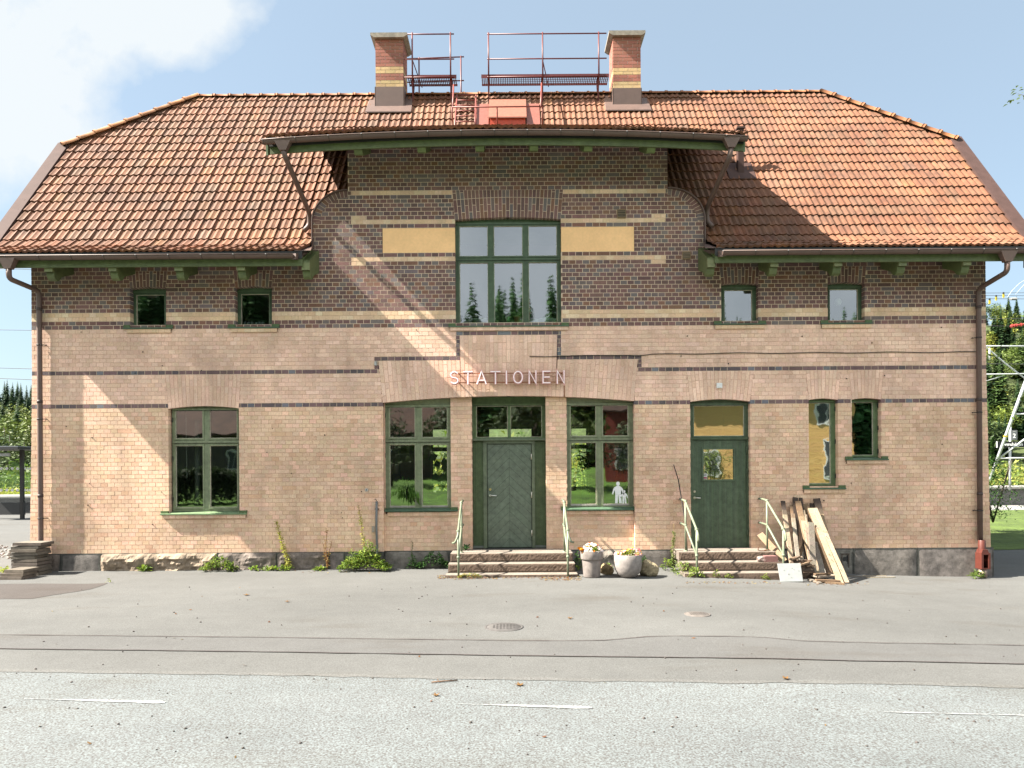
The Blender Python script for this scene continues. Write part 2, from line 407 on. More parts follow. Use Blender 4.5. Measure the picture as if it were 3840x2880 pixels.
# arches
ar = MB()
for nm, o in OP.items():
    w = o['x1'] - o['x0']; n = max(7, round((o['lt'][1] - o['lt'][0]) / .082)); n += 1 - n % 2
    fb = lambda t, o=o: (lerp(o['x0'], o['x1'], t), o['zs'] + o['rise'] * (1 - (2 * t - 1) ** 2))
    ft = lambda t, o=o: (lerp(o['lt'][0], o['lt'][1], t), o['lt'][2])
    fan(ar, n, fb, ft, -.002, .15, 'dk' if o['kind'] == 'dk' else 'th')
# the large stepped arch over the doorway
nA = 61; t_mid = [(MIDX[0] - ARMX[0]) / (ARMX[1] - ARMX[0]), (MIDX[1] - ARMX[0]) / (ARMX[1] - ARMX[0])]
nL = round(t_mid[0] * nA); nR = round(t_mid[1] * nA)
fbA = lambda t: (lerp(BAYX[0], BAYX[1], t), zarc(lerp(BAYX[0], BAYX[1], t)))
def seg_fan(i0, i1, zt, x0, x1):
    fb = lambda t: fbA(lerp(i0, i1, t) / nA)
    fan(ar, i1 - i0, fb, lambda t: (lerp(x0, x1, t), zt), -.002, .15, 'th')
xm0, xm1 = MIDX[0], MIDX[1]
seg_fan(0, nL, zk(46), ARMX[0], xm0); seg_fan(nR, nA, zk(46), xm1, ARMX[1]); seg_fan(nL, nR, zk(52), xm0, xm1)
# curved shoulder rings
for side in (0, 1):
    sx, dx = (SHL, DWL) if side == 0 else (SHR, DWR)
    ph0 = math.pi / 2
    rx = abs(dx - sx); sg = -1 if side == 0 else 1
    def ell(a, ins): return (dx + sg * (rx - ins) * math.cos(a) - (0 if ins == 0 else 0), ZSH + (RZ - ins * .9) * math.sin(a))
    n = 13
    if side == 0: fb = lambda t: ell(t * ph0, .14); ft = lambda t: ell(t * ph0, 0)
    else: fb = lambda t: ell((1 - t) * ph0, .14); ft = lambda t: ell((1 - t) * ph0, 0)
    for i in range(n):
        t0, t1 = i / n, (i + 1) / n
        b0, b1, a0, a1 = fb(t0), fb(t1), ft(t0), ft(t1)
        if side == 0: b0, b1, a0, a1 = a0, a1, b0, b1      # keep left-to-right order
        ar.prism([b0, b1, a1, a0] if side == 0 else [b0, b1, a1, a0], -.002, .15, MCOL['dk'], 1)
        e = .06
        P1 = [(lerp(b0[0], b1[0], e), lerp(b0[1], b1[1], e)), (lerp(b0[0], b1[0], 1 - e), lerp(b0[1], b1[1], 1 - e)),
              (lerp(a0[0], a1[0], 1 - e), lerp(a0[1], a1[1], 1 - e)), (lerp(a0[0], a1[0], e), lerp(a0[1], a1[1], e))]
        ar.prism(P1, -.006, .152, bcol('dk'), 0)
aro = ar.build('brick_arch', [M['brick'], M['mortar']], wallo)
pn = MB()
for (a, b) in (PANL, PANR): pn.mark(); pn.box(a + .004, b - .004, .006, .14, zk(72) + .004, zk(78) - .004)
pn.build('rendered_panel', M['render'], wallo)
# shoulder coping flashing
cp = MB()
for side in (0, 1):
    cp.mark()
    sx, dx = (SHL, DWL) if side == 0 else (SHR, DWR); pts = []
    for i in range(15):
        a = i / 14 * math.pi / 2; pts.append((dx + (sx - dx) * math.cos(a) * 1.012, .05, ZSH + RZ * math.sin(a) + .012))
    pts = [(pts[0][0], .05, 6.35)] + pts
    for p0, p1 in zip(pts[:-1], pts[1:]): cp.bar(p0, p1, .22, .018, (1, 1, 1), 0, up=(0, 0, 1) if abs(p1[2] - p0[2]) < abs(p1[0] - p0[0]) else (1, 0, 0))
cp.build('coping', M['metal'], wallo)
# ---- entrance bay: recessed brickwork, piers and aprons
BY = .10
bay = MB(); bayR = MB()
CW1 = dict(x0=qx(6, 287, 800, .15), x1=qx(6, 711, 800, .15), zb=qz(6, 500, 1122, .15))
CW2 = dict(x0=qx(6, 1461, 800, .15), x1=qx(6, 1888, 800, .15), zb=qz(6, 1680, 1114, .15))
DO = (qx(6, 847, 800, BY), qx(6, 1327, 800, BY))
for k in range(0, 38):
    z = zk(k + .5)
    if z > CW1['zb'] - .06:
        segs = [(BAYX[0] - .0, CW1['x0'] - .0), (CW1['x1'], DO[0]), (DO[1], CW2['x0']), (CW2['x1'], BAYX[1])]
    else: segs = [(BAYX[0], DO[0]), (DO[1], BAYX[1])]
    for a, b in segs:
        if b - a > .02 and zk(k) < zarc((a + b) / 2) + .02: course(bay if b < 0 else bayR, k, zk(k), zk(k + 1), a, b, 'tl', BY, .2)
bay.build('bay_brickwork', [M['brick'], M['mortar']], wallo); bayR.build('bay_brickwork', [M['brick'], M['mortar']], wallo)
# brick sill courses under the window ledges
led = MB()
def ledge(xa, xb, z, y0, kind):
    led.mark()
    n = max(3, round((xb - xa) / .13)); led.box(xa + .004, xb - .004, y0 + .004, y0 + .1, z - .07, z - .004, MCOL[kind], 1)
    for i in range(n):
        led.box(lerp(xa, xb, i / n) + .004, lerp(xa, xb, (i + 1) / n) - .004, y0 + R.uniform(-.001, .001), y0 + .11, z - .072, z, bcol(kind), 0)
ledge(qx(5, 1060, 1165), qx(5, 1597, 1165), qz(5, 1300, 1158), -.035, 'tl')
ledge(qx(4, 207, 1600), qx(4, 533, 1600), zk(54) - .002, -.03, 'tb'); ledge(qx(4, 897, 1600), qx(4, 1221, 1600), zk(54) - .002, -.03, 'tb')
ledge(qx(1, 826, 1630), qx(1, 1112, 1630), zk(54) - .002, -.03, 'tb'); ledge(qx(1, 1500, 1630), qx(1, 1800, 1630), zk(54) - .002, -.03, 'tb')
ledge(qx(8, 706, 583), qx(8, 1468, 583), zk(54) - .002, -.03, 'th')
ledge(qx(7, 782, 1003), qx(7, 1050, 1003), qz(7, 915, 993), -.03, 'tl'); ledge(qx(7, 1058, 812), qx(7, 1326, 812), qz(7, 1190, 804), -.03, 'tl')
ledge(qx(6, 300, 1148, BY), qx(6, 838, 1148, BY), qz(6, 560, 1141, BY), BY - .03, 'tl'); ledge(qx(6, 1432, 1140, BY), qx(6, 1892, 1140, BY), qz(6, 1660, 1132, BY), BY - .03, 'tl')
led.build('brick_ledge', [M['brick'], M['mortar']], wallo)
# ---- plinth
pl = MB()
def plinth(xa, xb, y, rough, seed, joint=True):
    nx = max(2, int((xb - xa) / .05)); nz = 9; pts = []
    for i in range(nx + 1):
        x = lerp(xa, xb, i / nx); zb = g(x) - .12
        for j_ in range(nz + 1):
            z = lerp(zb, ZP, j_ / nz)
            e = min(1, min(i, nx - i) / 2, (nz - j_) / 1.5)
            n = noise.fractal(Vector((x * 3.1 + seed, z * 4.2, seed)), 1.0, 2.0, 5) * rough
            n += abs(noise.noise(Vector((x * 6 + seed, z * 7, 3)))) * rough * .8
            pts.append((x, y - (.012 + max(0, n + rough * .5)) * e, z))
    fs = [(i * (nz + 1) + j_, (i + 1) * (nz + 1) + j_, (i + 1) * (nz + 1) + j_ + 1, i * (nz + 1) + j_ + 1) for i in range(nx) for j_ in range(nz)]
    c = (.30, .235, .17) if rough > .05 else ((.22, .185, .16) if rough > .03 else (.205, .185, .17))
    pl.idx(pts, fs, vary(c, .06, .03), 0, rough < .02)
    pl.box(xa, xb, y - .005, y + .2, g(lerp(xa, xb, .5)) - .14, ZP - .001, (.10, .10, .09))
xs = [xl(0) - .02, -9.15, -8.35, -5.98, -4.78, -3.72, -3.4, BAYX[0]]
rr = [.035, .004, .085, .045, .05, .01, .008]
for i in range(len(xs) - 1): plinth(xs[i] + .004, xs[i + 1] - .004, -.015, rr[i], i * 7.3)
plinth(BAYX[0], -1.3, BY - .01, .012, 3); plinth(-1.3, 1.3, BY - .01, .004, 4); plinth(1.3, BAYX[1], BY - .01, .05, 5)
xs = [BAYX[1], 3.25, 5.6, 6.9, 8.2, xr(0) + .04]
for i in range(len(xs) - 1): plinth(xs[i] + .004, xs[i + 1] - .004, -.012, [.008, .004, .01, .008, .006][i], i * 5.1 + 50)
pl.build('stone_plinth', M['stone'], house)
# ---- end walls, rear wall, floors
HB = 7.6
def brickshader(name, lo, hi):
    m, nt, b = newmat(name); tc = nt.nodes.new('ShaderNodeTexCoord'); mp = nt.nodes.new('ShaderNodeMapping'); sp = nt.nodes.new('ShaderNodeSeparateXYZ'); cb = nt.nodes.new('ShaderNodeCombineXYZ')
    nt.links.new(tc.outputs['Object'], sp.inputs[0])
    ad = nt.nodes.new('ShaderNodeMath'); ad.operation = 'ADD'; nt.links.new(sp.outputs[0], ad.inputs[0]); nt.links.new(sp.outputs[1], ad.inputs[1])
    nt.links.new(ad.outputs[0], cb.inputs[0]); nt.links.new(sp.outputs[2], cb.inputs[1])
    br = nt.nodes.new('ShaderNodeTexBrick'); br.inputs['Scale'].default_value = 1; br.inputs['Brick Width'].default_value = .139; br.inputs['Row Height'].default_value = CO
    br.inputs['Mortar Size'].default_value = .005; br.inputs['Color1'].default_value = lo + (1,); br.inputs['Color2'].default_value = hi + (1,); br.inputs['Mortar'].default_value = (.45, .35, .25, 1)
    nt.links.new(cb.outputs[0], br.inputs['Vector']); nt.links.new(br.outputs[0], b.inputs['Base Color']); b.inputs['Roughness'].default_value = .85
    return m
M['brick_tan'] = brickshader('tan_brickwork', (.42, .27, .17), (.52, .35, .23)); M['brick_dark'] = brickshader('dark_brickwork', (.10, .07, .06), (.18, .10, .08))
ew = MB()
for sx, s in ((xl(9), 1), (xr(9), -1)):
    xa, xb = sorted((sx, sx + s * .35)); xbo, _ = (xl(0), 0) if s == 1 else (xr(0), 0)
    xo, xi = (xa, xb) if s == 1 else (xb, xa)
    # lower battered wall
    ew.mark()
    ew.hexa([(xbo, .151, .3), (xi, .151, .3), (xi, HB, .3), (xbo, HB, .3), (xo, .151, zk(58)), (xi, .151, zk(58)), (xi, HB, zk(58)), (xo, HB, zk(58))], (1, 1, 1), 0)
    ew.prism([(.151, zk(58)), (HB, zk(58)), (HB, 6.6), (5.31, 9.5), (2.29, 9.5), (.151, 6.72)], xa, xb, (1, 1, 1), 1, axis='x')
# rear wall with openings (windows seen right through the waiting room)
RW = [(-2.5, -1.97, 1.33, 3.42), (-.75, .66, 1.2, 3.42), (1.80, 2.36, 1.5, 3.42), (-7.6, -6.6, 1.4, 3.3), (6.2, 7.0, 1.4, 3.3)]
xcur = xl(9); ew.mark()
for (a, b, z0, z1) in sorted(RW):
    ew.box(xcur, a, HB, HB + .35, .3, 6.9, (1, 1, 1), 0); ew.box(a, b, HB, HB + .35, .3, z0, (1, 1, 1), 0); ew.box(a, b, HB, HB + .35, z1, 6.9, (1, 1, 1), 0); xcur = b
ew.box(xcur, xr(9), HB, HB + .35, .3, 6.9, (1, 1, 1), 0)
ew.build('outer_wall', [M['brick_tan'], M['brick_dark']], house)
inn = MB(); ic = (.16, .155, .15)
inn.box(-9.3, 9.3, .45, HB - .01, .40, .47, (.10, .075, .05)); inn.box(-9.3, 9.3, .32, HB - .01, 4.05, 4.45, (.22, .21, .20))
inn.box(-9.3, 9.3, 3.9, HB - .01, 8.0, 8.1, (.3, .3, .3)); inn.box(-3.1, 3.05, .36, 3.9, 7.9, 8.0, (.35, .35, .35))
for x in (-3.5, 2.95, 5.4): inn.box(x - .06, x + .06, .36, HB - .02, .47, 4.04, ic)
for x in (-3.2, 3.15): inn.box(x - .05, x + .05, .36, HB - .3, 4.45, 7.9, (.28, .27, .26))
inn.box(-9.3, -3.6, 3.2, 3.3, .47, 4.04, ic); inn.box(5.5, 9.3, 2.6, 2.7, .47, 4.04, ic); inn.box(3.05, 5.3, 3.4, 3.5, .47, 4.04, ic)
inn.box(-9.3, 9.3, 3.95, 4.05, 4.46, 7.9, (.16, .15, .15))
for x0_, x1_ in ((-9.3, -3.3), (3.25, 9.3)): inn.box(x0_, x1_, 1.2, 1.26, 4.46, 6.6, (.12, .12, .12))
inn.build('interior_wall', M['inside'], house)
# ---- windows in the rear wall, just frames
rwf = MB()
for (a, b, z0, z1) in RW:
    rwf.mark(); zt = lerp(z0, z1, .68); cgr = (.10, .12, .09)
    for (xa, xb, za, zb) in ((a, a + .05, z0, z1), (b - .05, b, z0, z1), (a + .05, b - .05, z0, z0 + .06), (a + .05, b - .05, z1 - .06, z1), (a + .05, b - .05, zt - .07, zt + .06)):
        rwf.box(xa, xb, HB + .1, HB + .16, za, zb, cgr)
rwf.build('rear_window_frame', M['gpaint'], house)
# ---------------------------------------------------------------- windows
GRN_UP = (.062, .098, .054); GRN_DN = (.17, .195, .115); GRN_D = (.105, .132, .083); GRN_R = (.066, .098, .056); CREAM = (.48, .43, .33)
def window(x0, x1, z0, z1, cols, rows, y, col, glass, put=CREAM, sash_y=-.012, weather=0, topz=None, name='window', hinge=True):
    """frame with sashes; cols / rows are the pane ranges"""
    fr = MB(); sa = MB(); pa = MB()
    xe = [x0] + [v for c in cols for v in c] + [x1]; ze = [z0] + [v for r in rows for v in r] + [z1]
    fy0, fy1 = y, y + .09
    for i in range(0, len(xe), 2):
        fr.box(xe[i], xe[i + 1], fy0, fy1, z0, z1, vary(col, .05, .02))
    for i in range(0, len(ze), 2):
        for (c0, c1) in cols: fr.box(c0, c1, fy0 + .002, fy1 - .001, ze[i], ze[i + 1], vary(col, .05, .02))
    if topz: fr.box(x0, x1, fy0 + .01, fy1, z1 + .001, topz, vary(col, .06, .02))
    # transom rails standing proud, hinges
    for i in range(2, len(ze) - 1, 2):
        zc = (ze[i] + ze[i + 1]) / 2; fr.box(x0 + .01, x1 - .01, fy0 - .022, fy0 - .001, zc - .018, zc + .018, vary(col, .05))
        fr.box(x0 + .02, x1 - .02, fy0 - .024, fy0 - .0225, zc - .026, zc - .0185, (.02, .025, .02))
    for (c0, c1) in cols:
        for (r0, r1) in rows:
            w = min(.03, (c1 - c0) * .12)
            for (a, b, e, f_) in ((c0 - w, c0, r0 - w, r1 + w), (c1, c1 + w, r0 - w, r1 + w), (c0, c1, r0 - w, r0), (c0, c1, r1, r1 + w)):
                cc = vary(col, .05, .02)
                if weather and e == r0 - w and f_ == r0 and r0 == rows[0][0]: cc = vary((.30, .28, .25), .15)
                sa.box(a, b, y + sash_y, y - .001, e, f_, cc)
            p = .008
            for (a, b, e, f_) in ((c0, c0 + p, r0, r1), (c1 - p, c1, r0, r1), (c0 + p, c1 - p, r0, r0 + p), (c0 + p, c1 - p, r1 - p, r1)):
                sa.box(a, b, y + .004, y + .02, e, f_, vary(put, .12))
            pa.face([(c0 - .002, y + .022, r0 - .002), (c1 + .002, y + .022, r0 - .002), (c1 + .002, y + .022, r1 + .002), (c0 - .002, y + .022, r1 + .002)])
    if hinge:
        for zz in (lerp(z0, z1, .12), lerp(z0, z1, .52), lerp(z0, z1, .9)):
            for xx in (x0 + .006, x1 - .022): sa.box(xx, xx + .016, y - .03, y - .013, zz - .045, zz + .045, (.03, .035, .03))
    f = fr.build(name, M['gpaint'], house); sa.build('sash', M['gpaint'], f); p = pa.build('pane', glass, f)
    return f
def sill(fr, x0, x1, z, yf, yb, gx0, gx1, col=(.055, .10, .06)):
    s = MB()
    s.prism([(yf, z - .025), (yf, z - .002), (yb, z + .035), (yb, z - .02)], x0, x1, col, 0, axis='x')
    s.box(x0, gx0, yf + .03, yf + .032 + .03, z, z + .055, (.07, .11, .04)) ; s.box(gx1, x1, yf + .03, yf + .062, z, z + .055, (.07, .11, .04))
    return s.build('sill', M['gpaint'], fr)
FY = .115
def G(n, a, b, y=FY + .02): return [(qx(n, c, 800 if n > 4 else 1400, y), qx(n, d, 800 if n > 4 else 1400, y)) for c, d in a], [tuple(sorted((kzf(n, e, y), kzf(n, f, y)))) for e, f in b]
def kzf(n, yv, y, xm=None): return qz(n, XM[n], yv, y)
XM = {5: 1340}
cols, rows = G(5, [(1142, 1318), (1364, 1540)], [(1110, 711), (663, 476)])
w = window(qx(5, 1118, 800, FY), qx(5, 1549, 800, FY) + .03, qz(5, 1340, 1134, FY), OP['W1']['zs'] - .01, cols, rows, FY, GRN_DN, M['glass'], weather=0, topz=OP['W1']['zs'] + .06)
tag(w, 'tall four-pane window left of the weeds'); sill(w, qx(5, 1045, 1150), qx(5, 1603, 1150), qz(5, 1300, 1150), -.06, FY, OP['W1']['x0'], OP['W1']['x1'], (.13, .19, .10))
for nm, n, xm, gx, gy, sx, lab in (('W2', 1, 965, (888, 1070), (1590, 1393), (803, 1123), 'small square upper window at far left'), ('W3', 1, 1650, (1566, 1748), (1588, 1388), (1480, 1812), 'small square upper window with cups on its ledge'),
                              ('W4', 4, 360, (268, 448), (1563, 1362), (202, 538), 'small upper window with frosted glass'), ('W5', 4, 1045, (950, 1132), (1560, 1357), (893, 1226), 'small upper window with a white lamp behind it')):
    o = OP[nm]; XM[n] = xm; y = FY + .02
    cols = [(qx(n, gx[0], 1480, y + .02), qx(n, gx[1], 1480, y + .02))]; rows = [(qz(n, xm, gy[0], y), qz(n, xm, gy[1], y))]
    w = window(o['x0'] - .02, o['x1'] + .02, o['zb'] - .02, o['zs'] + .0, cols, rows, y, GRN_UP, M['glass_up'], topz=o['zs'] + .05, hinge=False)
    w['label'] = lab
    sill(w, qx(n, sx[0], 1600), qx(n, sx[1], 1600), zk(54) + .03, -.05, y, o['x0'], o['x1'])
XM[2] = 1630; XM[8] = 1080
o = OP['W6']; y = FY
cols = [(qx(8, a, 100, y), qx(8, b, 100, y)) for a, b in ((766, 949), (989, 1174), (1213, 1397))]
rows = [(qz(8, 1080, 536, y), qz(8, 1080, 147, y)), (qz(8, 1080, 104, y), qz(2, 1630, 1361, y))]
w6 = window(o['x0'] - .02, o['x1'] + .02, o['zb'] - .02, o['zs'], cols, rows, y, GRN_UP, M['glass_up'], topz=o['zs'] + .06)
w6['label'] = 'large six-pane window below the raised roof'
sill(w6, qx(8, 695, 565), qx(8, 1474, 565), zk(54) + .02, -.05, y, o['x0'], o['x1'])
y7 = .13
for nm, gx, gy, sx, syy, lab in (('W7', (812, 957), (955, 432), (777, 1053), 985, 'tall narrow window left of the short one'), ('W8', (1092, 1234), (772, 430), (1053, 1329), 797, 'short narrow window nearest the right corner')):
    o = OP[nm]; cols = [(qx(7, gx[0], 600, y7), qx(7, gx[1], 600, y7))]; rows = [(qz(7, gx[1], gy[0], y7), qz(7, gx[1], gy[1], y7))]
    w = window(cols[0][0] - .045, qx(7, gx[1] + 32, 600, y7), rows[0][0] - .06, o['zs'], cols, rows, y7, (.10, .15, .07), M['glass_yard'], topz=o['zs'] + .04, name='window')
    w['label'] = lab; sill(w, qx(7, sx[0], 900), qx(7, sx[1], 900), qz(7, gx[1], syy), -.055, y7, o['x0'], o['x1'])
yc = .16
for cw, xo, gx, gy, sx, syy, lab in ((CW1, (289, 711), ((314, 478), (523, 688)), ((1101, 704), (657, 462)), (284, 756), 1128, 'four-pane window left of the front door'), (CW2, (1462, 1889), ((1486, 1651), (1695, 1860)), ((1089, 691), (647, 450)), (1424, 1897), 1120, 'four-pane window right of the front door')):
    xm = (xo[0] + xo[1]) / 2
    cols = [(qx(6, a, 800, yc), qx(6, b, 800, yc)) for a, b in gx]; rows = [(qz(6, xm, a, yc), qz(6, xm, b, yc)) for a, b in gy]
    w = window(qx(6, xo[0], 800, yc) - .02, qx(6, xo[1], 800, yc) + .03, cw['zb'] - .01, rows[1][1] + .05, cols, rows, yc, GRN_DN, M['glass'], weather=1, topz=rows[1][1] + .3)
    w['label'] = lab
    sill(w, qx(6, sx[0], 1110, BY), qx(6, sx[1], 1110, BY), qz(6, xm, syy, BY), .02, yc, cw['x0'], cw['x1'])
# ---------------------------------------------------------------- front door
yd = .34
dr = MB()
dx0, dx1 = qx(6, 847, 800, yd) - .05, qx(6, 1327, 800, yd) + .05; lx0, lx1 = qx(6, 947, 800, yd), qx(6, 1230, 800, yd)
zth, zlt, ztr = qz(6, 1090, 1372, yd), qz(6, 1090, 701, yd), qz(6, 1090, 677, yd)
pw0, pw1 = qx(6, 920, 800, yd), qx(6, 1253, 800, yd)
for a, b, yy_ in ((pw0, lx0 - .012, -.03), (lx1 + .012, pw1, -.03)): dr.box(a, b, yd + yy_, yd + .08, zth, ztr - .01, vary(GRN_D, .03))
dr.box(lx0 - .012, lx1 + .012, yd - .03, yd + .08, zlt + .012, ztr - .01, GRN_D)
dr.box(dx0, dx1, yd - .06, yd + .08, ztr - .01, ztr + .045, vary(GRN_D, .03)); dr.box(dx0, dx1, yd - .085, yd - .061, ztr + .0, ztr + .03, GRN_D)
dr.box(dx0, dx1, yd + .01, yd + .06, zth - .03, zth, (.02, .03, .025)); dr.box(pw0 + .01, pw1 - .01, yd + .081, yd + .09, zth - .03, ztr, (.02, .02, .02))
dr.box(lx0 - .04, lx1 + .04, yd - .22, yd - .031, zth - .045, zth - .012, (.028, .03, .03))
for a, b in ((dx0, pw0), (pw1, dx1)):      # fluted side panels
    dr.box(a, b, yd + .01, yd + .06, zth, ztr - .01, (.05, .075, .04)); n = 13
    for i in range(n):
        xa = lerp(a, b, i / n); dr.box(xa + .004, lerp(a, b, (i + 1) / n) - .004, yd - .002, yd + .009, zth + .05, ztr - .03, vary((.085, .125, .055), .12))
    dr.box(a, b, yd - .008, yd + .009, zth, zth + .045, (.14, .16, .14))
door = dr.build('door_frame', M['gpaint'], house); door['label'] = 'front door surround with fluted side panels'
th_ = MB(); th_.box(DO[0], DO[1], BY - .01, yd + .1, .2, .468, (.30, .26, .22)); th_.build('threshold_stone', M['step'], house)
lf = MB(); lc = (.108, .135, .098)
lf.box(lx0, lx1, yd + .012, yd + .06, zth + .01, zlt, (.03, .04, .03))
cx = (lx0 + lx1) / 2; hw = (lx1 - lx0) / 2; pitch = (zlt - zth) / 11.6
nS = 16
for s in (-1, 1):
    for i in range(-6, nS):
        # boards running down and away from the centre; clipped to the leaf
        zt1 = zth + .01 + (i + 1) * pitch - .004; zt0 = zth + .01 + i * pitch + .004
        pts = [(0, zt0), (hw, zt0 - hw * .95), (hw, zt1 - hw * .95), (0, zt1)]
        def clip(poly, zc, keep_above):
            out = []
            for a, b in zip(poly, poly[1:] + poly[:1]):
                ia, ib = (a[1] >= zc) == keep_above, (b[1] >= zc) == keep_above
                if ia: out.append(a)
                if ia != ib: t = (zc - a[1]) / (b[1] - a[1]); out.append((lerp(a[0], b[0], t), zc))
            return out
        pts = clip(pts, zth + .012, True)
        if len(pts) > 2: pts = clip(pts, zlt - .002, False)
        if len(pts) > 2:
            lf.prism([(cx + s * p[0] * .997 + s * .002, p[1]) for p in pts], yd - .0, yd + .011, vary(lc, .02, .01))
leaf_ = lf.build('door', M['gpaint'], house); leaf_['label'] = 'green front door with chevron boards'
hd = MB(); hz = qz(6, 965, 1033, yd); hx = qx(6, 965, 1033, yd)
hd.tube([(hx, yd - .001, hz), (hx, yd - .035, hz)], .024, 12, (.5, .5, .48)); hd.tube([(hx, yd - .05, hz), (hx + .13, yd - .055, hz - .004)], .011, 8, (.62, .62, .60)); hd.tube([(hx, yd - .02, hz), (hx, yd - .055, hz)], .012, 8, (.62, .62, .6))
hz2 = qz(6, 965, 994, yd); hd.mark(); hd.tube([(hx, yd - .001, hz2), (hx, yd - .02, hz2)], .027, 12, (.45, .36, .18))
M['chrome'] = mat('door_furniture', W1_, .3, True, .05, 20, metal=.7)
hd.build('handle', M['chrome'], leaf_)
hg = MB()
for a, b in ((763, 800), (1010, 1050), (1257, 1296)):
    hg.mark()
    hg.tube([(lx1 + .004, yd - .034, qz(6, 1230, a, yd)), (lx1 + .004, yd - .034, qz(6, 1230, b, yd))], .012, 8, (.55, .52, .44))
hg.build('hinge', M['chrome'], leaf_)
# fanlight over the door
cols = [(qx(6, a, 550, yd), qx(6, b, 550, yd)) for a, b in ((876, 1078), (1097, 1299))]; rows = [(qz(6, 1090, 656, yd), qz(6, 1090, 454, yd))]
w = window(dx0, dx1, ztr + .046, rows[0][1] + .06, cols, rows, yd - .02, (.085, .13, .055), M['glass'], topz=rows[0][1] + .3, hinge=False); w['label'] = 'two-pane fanlight over the front door'
# ---------------------------------------------------------------- right door
yr = .135
rd = MB(); o = OP['RD']; rx0, rx1 = qx(7, 70, 1000, yr), qx(7, 415, 1000, yr); rz0, rz1 = qz(7, 240, 1371, yr), qz(7, 240, 676, yr)
rd.box(o['x0'] - .03, rx0 - .004, yr - .02, yr + .08, .44, rz1 + .05, vary(GRN_R, .05)); rd.box(rx1 + .004, o['x1'] + .03, yr - .02, yr + .08, .44, rz1 + .05, vary(GRN_R, .05))
rd.box(rx0 - .004, rx1 + .004, yr - .02, yr + .08, rz1 + .004, rz1 + .05, GRN_R); rd.box(rx0, rx1, yr + .0, yr + .08, .44, rz0 - .004, (.06, .06, .055))
rd.box(o['x0'] - .03, o['x1'] + .03, yr - .045, yr - .021, rz1 + .03, rz1 + .052, GRN_R)
rdo = rd.build('door_frame', M['gpaint'], house); rdo['label'] = 'frame of the side door on the right'
lf = MB(); wx0, wx1, wz0, wz1 = qx(7, 135, 830, yr), qx(7, 330, 830, yr), qz(7, 232, 929, yr), qz(7, 232, 735, yr)
for (a, b, e, f_) in ((rx0, wx0, rz0, rz1), (wx1, rx1, rz0, rz1), (wx0, wx1, rz0, wz0), (wx0, wx1, wz1, rz1)): lf.box(a, b, yr + .008, yr + .05, e, f_, (.025, .05, .025))
n = 44
for i in range(n):
    a, b = lerp(rx0, rx1, i / n), lerp(rx0, rx1, (i + 1) / n); cc = vary(lerp(0, 0, 0) and GRN_R or (.070, .102, .060), .16, .04); m_ = (a + b) / 2
    if wx0 - .03 < m_ < wx1 + .03:
        lf.box(a + .002, b - .002, yr - .001, yr + .0075, rz0 + .003, wz0 - .035, cc); lf.box(a + .002, b - .002, yr - .001, yr + .0075, wz1 + .035, rz1 - .003, cc)
    else: lf.box(a + .002, b - .002, yr - .001, yr + .0075, rz0 + .003, rz1 - .003, cc)
for (a, b, e, f_) in ((wx0 - .035, wx0, wz0 - .035, wz1 + .035), (wx1, wx1 + .035, wz0 - .035, wz1 + .035), (wx0, wx1, wz0 - .035, wz0), (wx0, wx1, wz1, wz1 + .035)): lf.box(a, b, yr - .014, yr + .0072, e, f_, GRN_R)
rleaf = lf.build('door', M['gpaint'], house); rleaf['label'] = 'fluted green side door with a square pane'
pa = MB(); pa.face([(wx0, yr + .02, wz0), (wx1, yr + .02, wz0), (wx1, yr + .02, wz1), (wx0, yr + .02, wz1)]); pa.build('pane', M['glass_yard'], rleaf)
hd = MB()
for yv, kk in ((1048, 1), (1008, 0)):
    hd.mark()
    hx, hz = qx(7, 72, yv, yr), qz(7, 72, yv, yr); hd.tube([(hx + .01, yr - .002, hz), (hx + .01, yr - .03, hz)], .027 if kk else .024, 12, (.5, .48, .42))
    if kk: hd.tube([(hx + .01, yr - .05, hz), (hx + .125, yr - .055, hz - .005)], .011, 8, (.62, .6, .55)); hd.tube([(hx + .01, yr - .02, hz), (hx + .01, yr - .055, hz)], .011, 8, (.6, .6, .55))
hd.build('handle', M['chrome'], rleaf)
st = MB(); sx0, sx1, sz0, sz1 = qx(7, 136, 910, yr), qx(7, 160, 910, yr), qz(7, 148, 928, yr), qz(7, 148, 891, yr)
st.box(sx0, sx1, yr + .016, yr + .019, sz0, sz1, (.7, .7, .68)); st.box(sx0 + .006, sx1 - .006, yr + .0145, yr + .0155, sz0 + .012, lerp(sz0, sz1, .38), (.45, .08, .14))
for i in range(2): st.tube([(lerp(sx0, sx1, .33 + .34 * i), yr + .0155, lerp(sz0, sz1, .72)), (lerp(sx0, sx1, .33 + .34 * i), yr + .0150, lerp(sz0, sz1, .72))], .014, 10, (.25, .27, .28))
st.build('notice_sticker', M['plain'], rleaf)
hg = MB()
for a in (742, 880, 1275): hg.mark(); hg.tube([(rx1 - .002, yr - .03, qz(7, 408, a - 22, yr)), (rx1 - .002, yr - .03, qz(7, 408, a + 22, yr))], .011, 8, (.06, .09, .05))
hg.build('hinge', M['gpaint'], rleaf)
cols = [(qx(7, 71, 550, yr), qx(7, 397, 550, yr))]; rows = [(qz(7, 235, 648, yr), qz(7, 235, 452, yr))]
w = window(o['x0'] - .02, o['x1'] + .02, rz1 + .053, rows[0][1] + .06, cols, rows, yr - .005, GRN_R, M['glass_yard'], topz=o['zs'] + .07, hinge=False); w['label'] = 'wide fanlight over the side door'
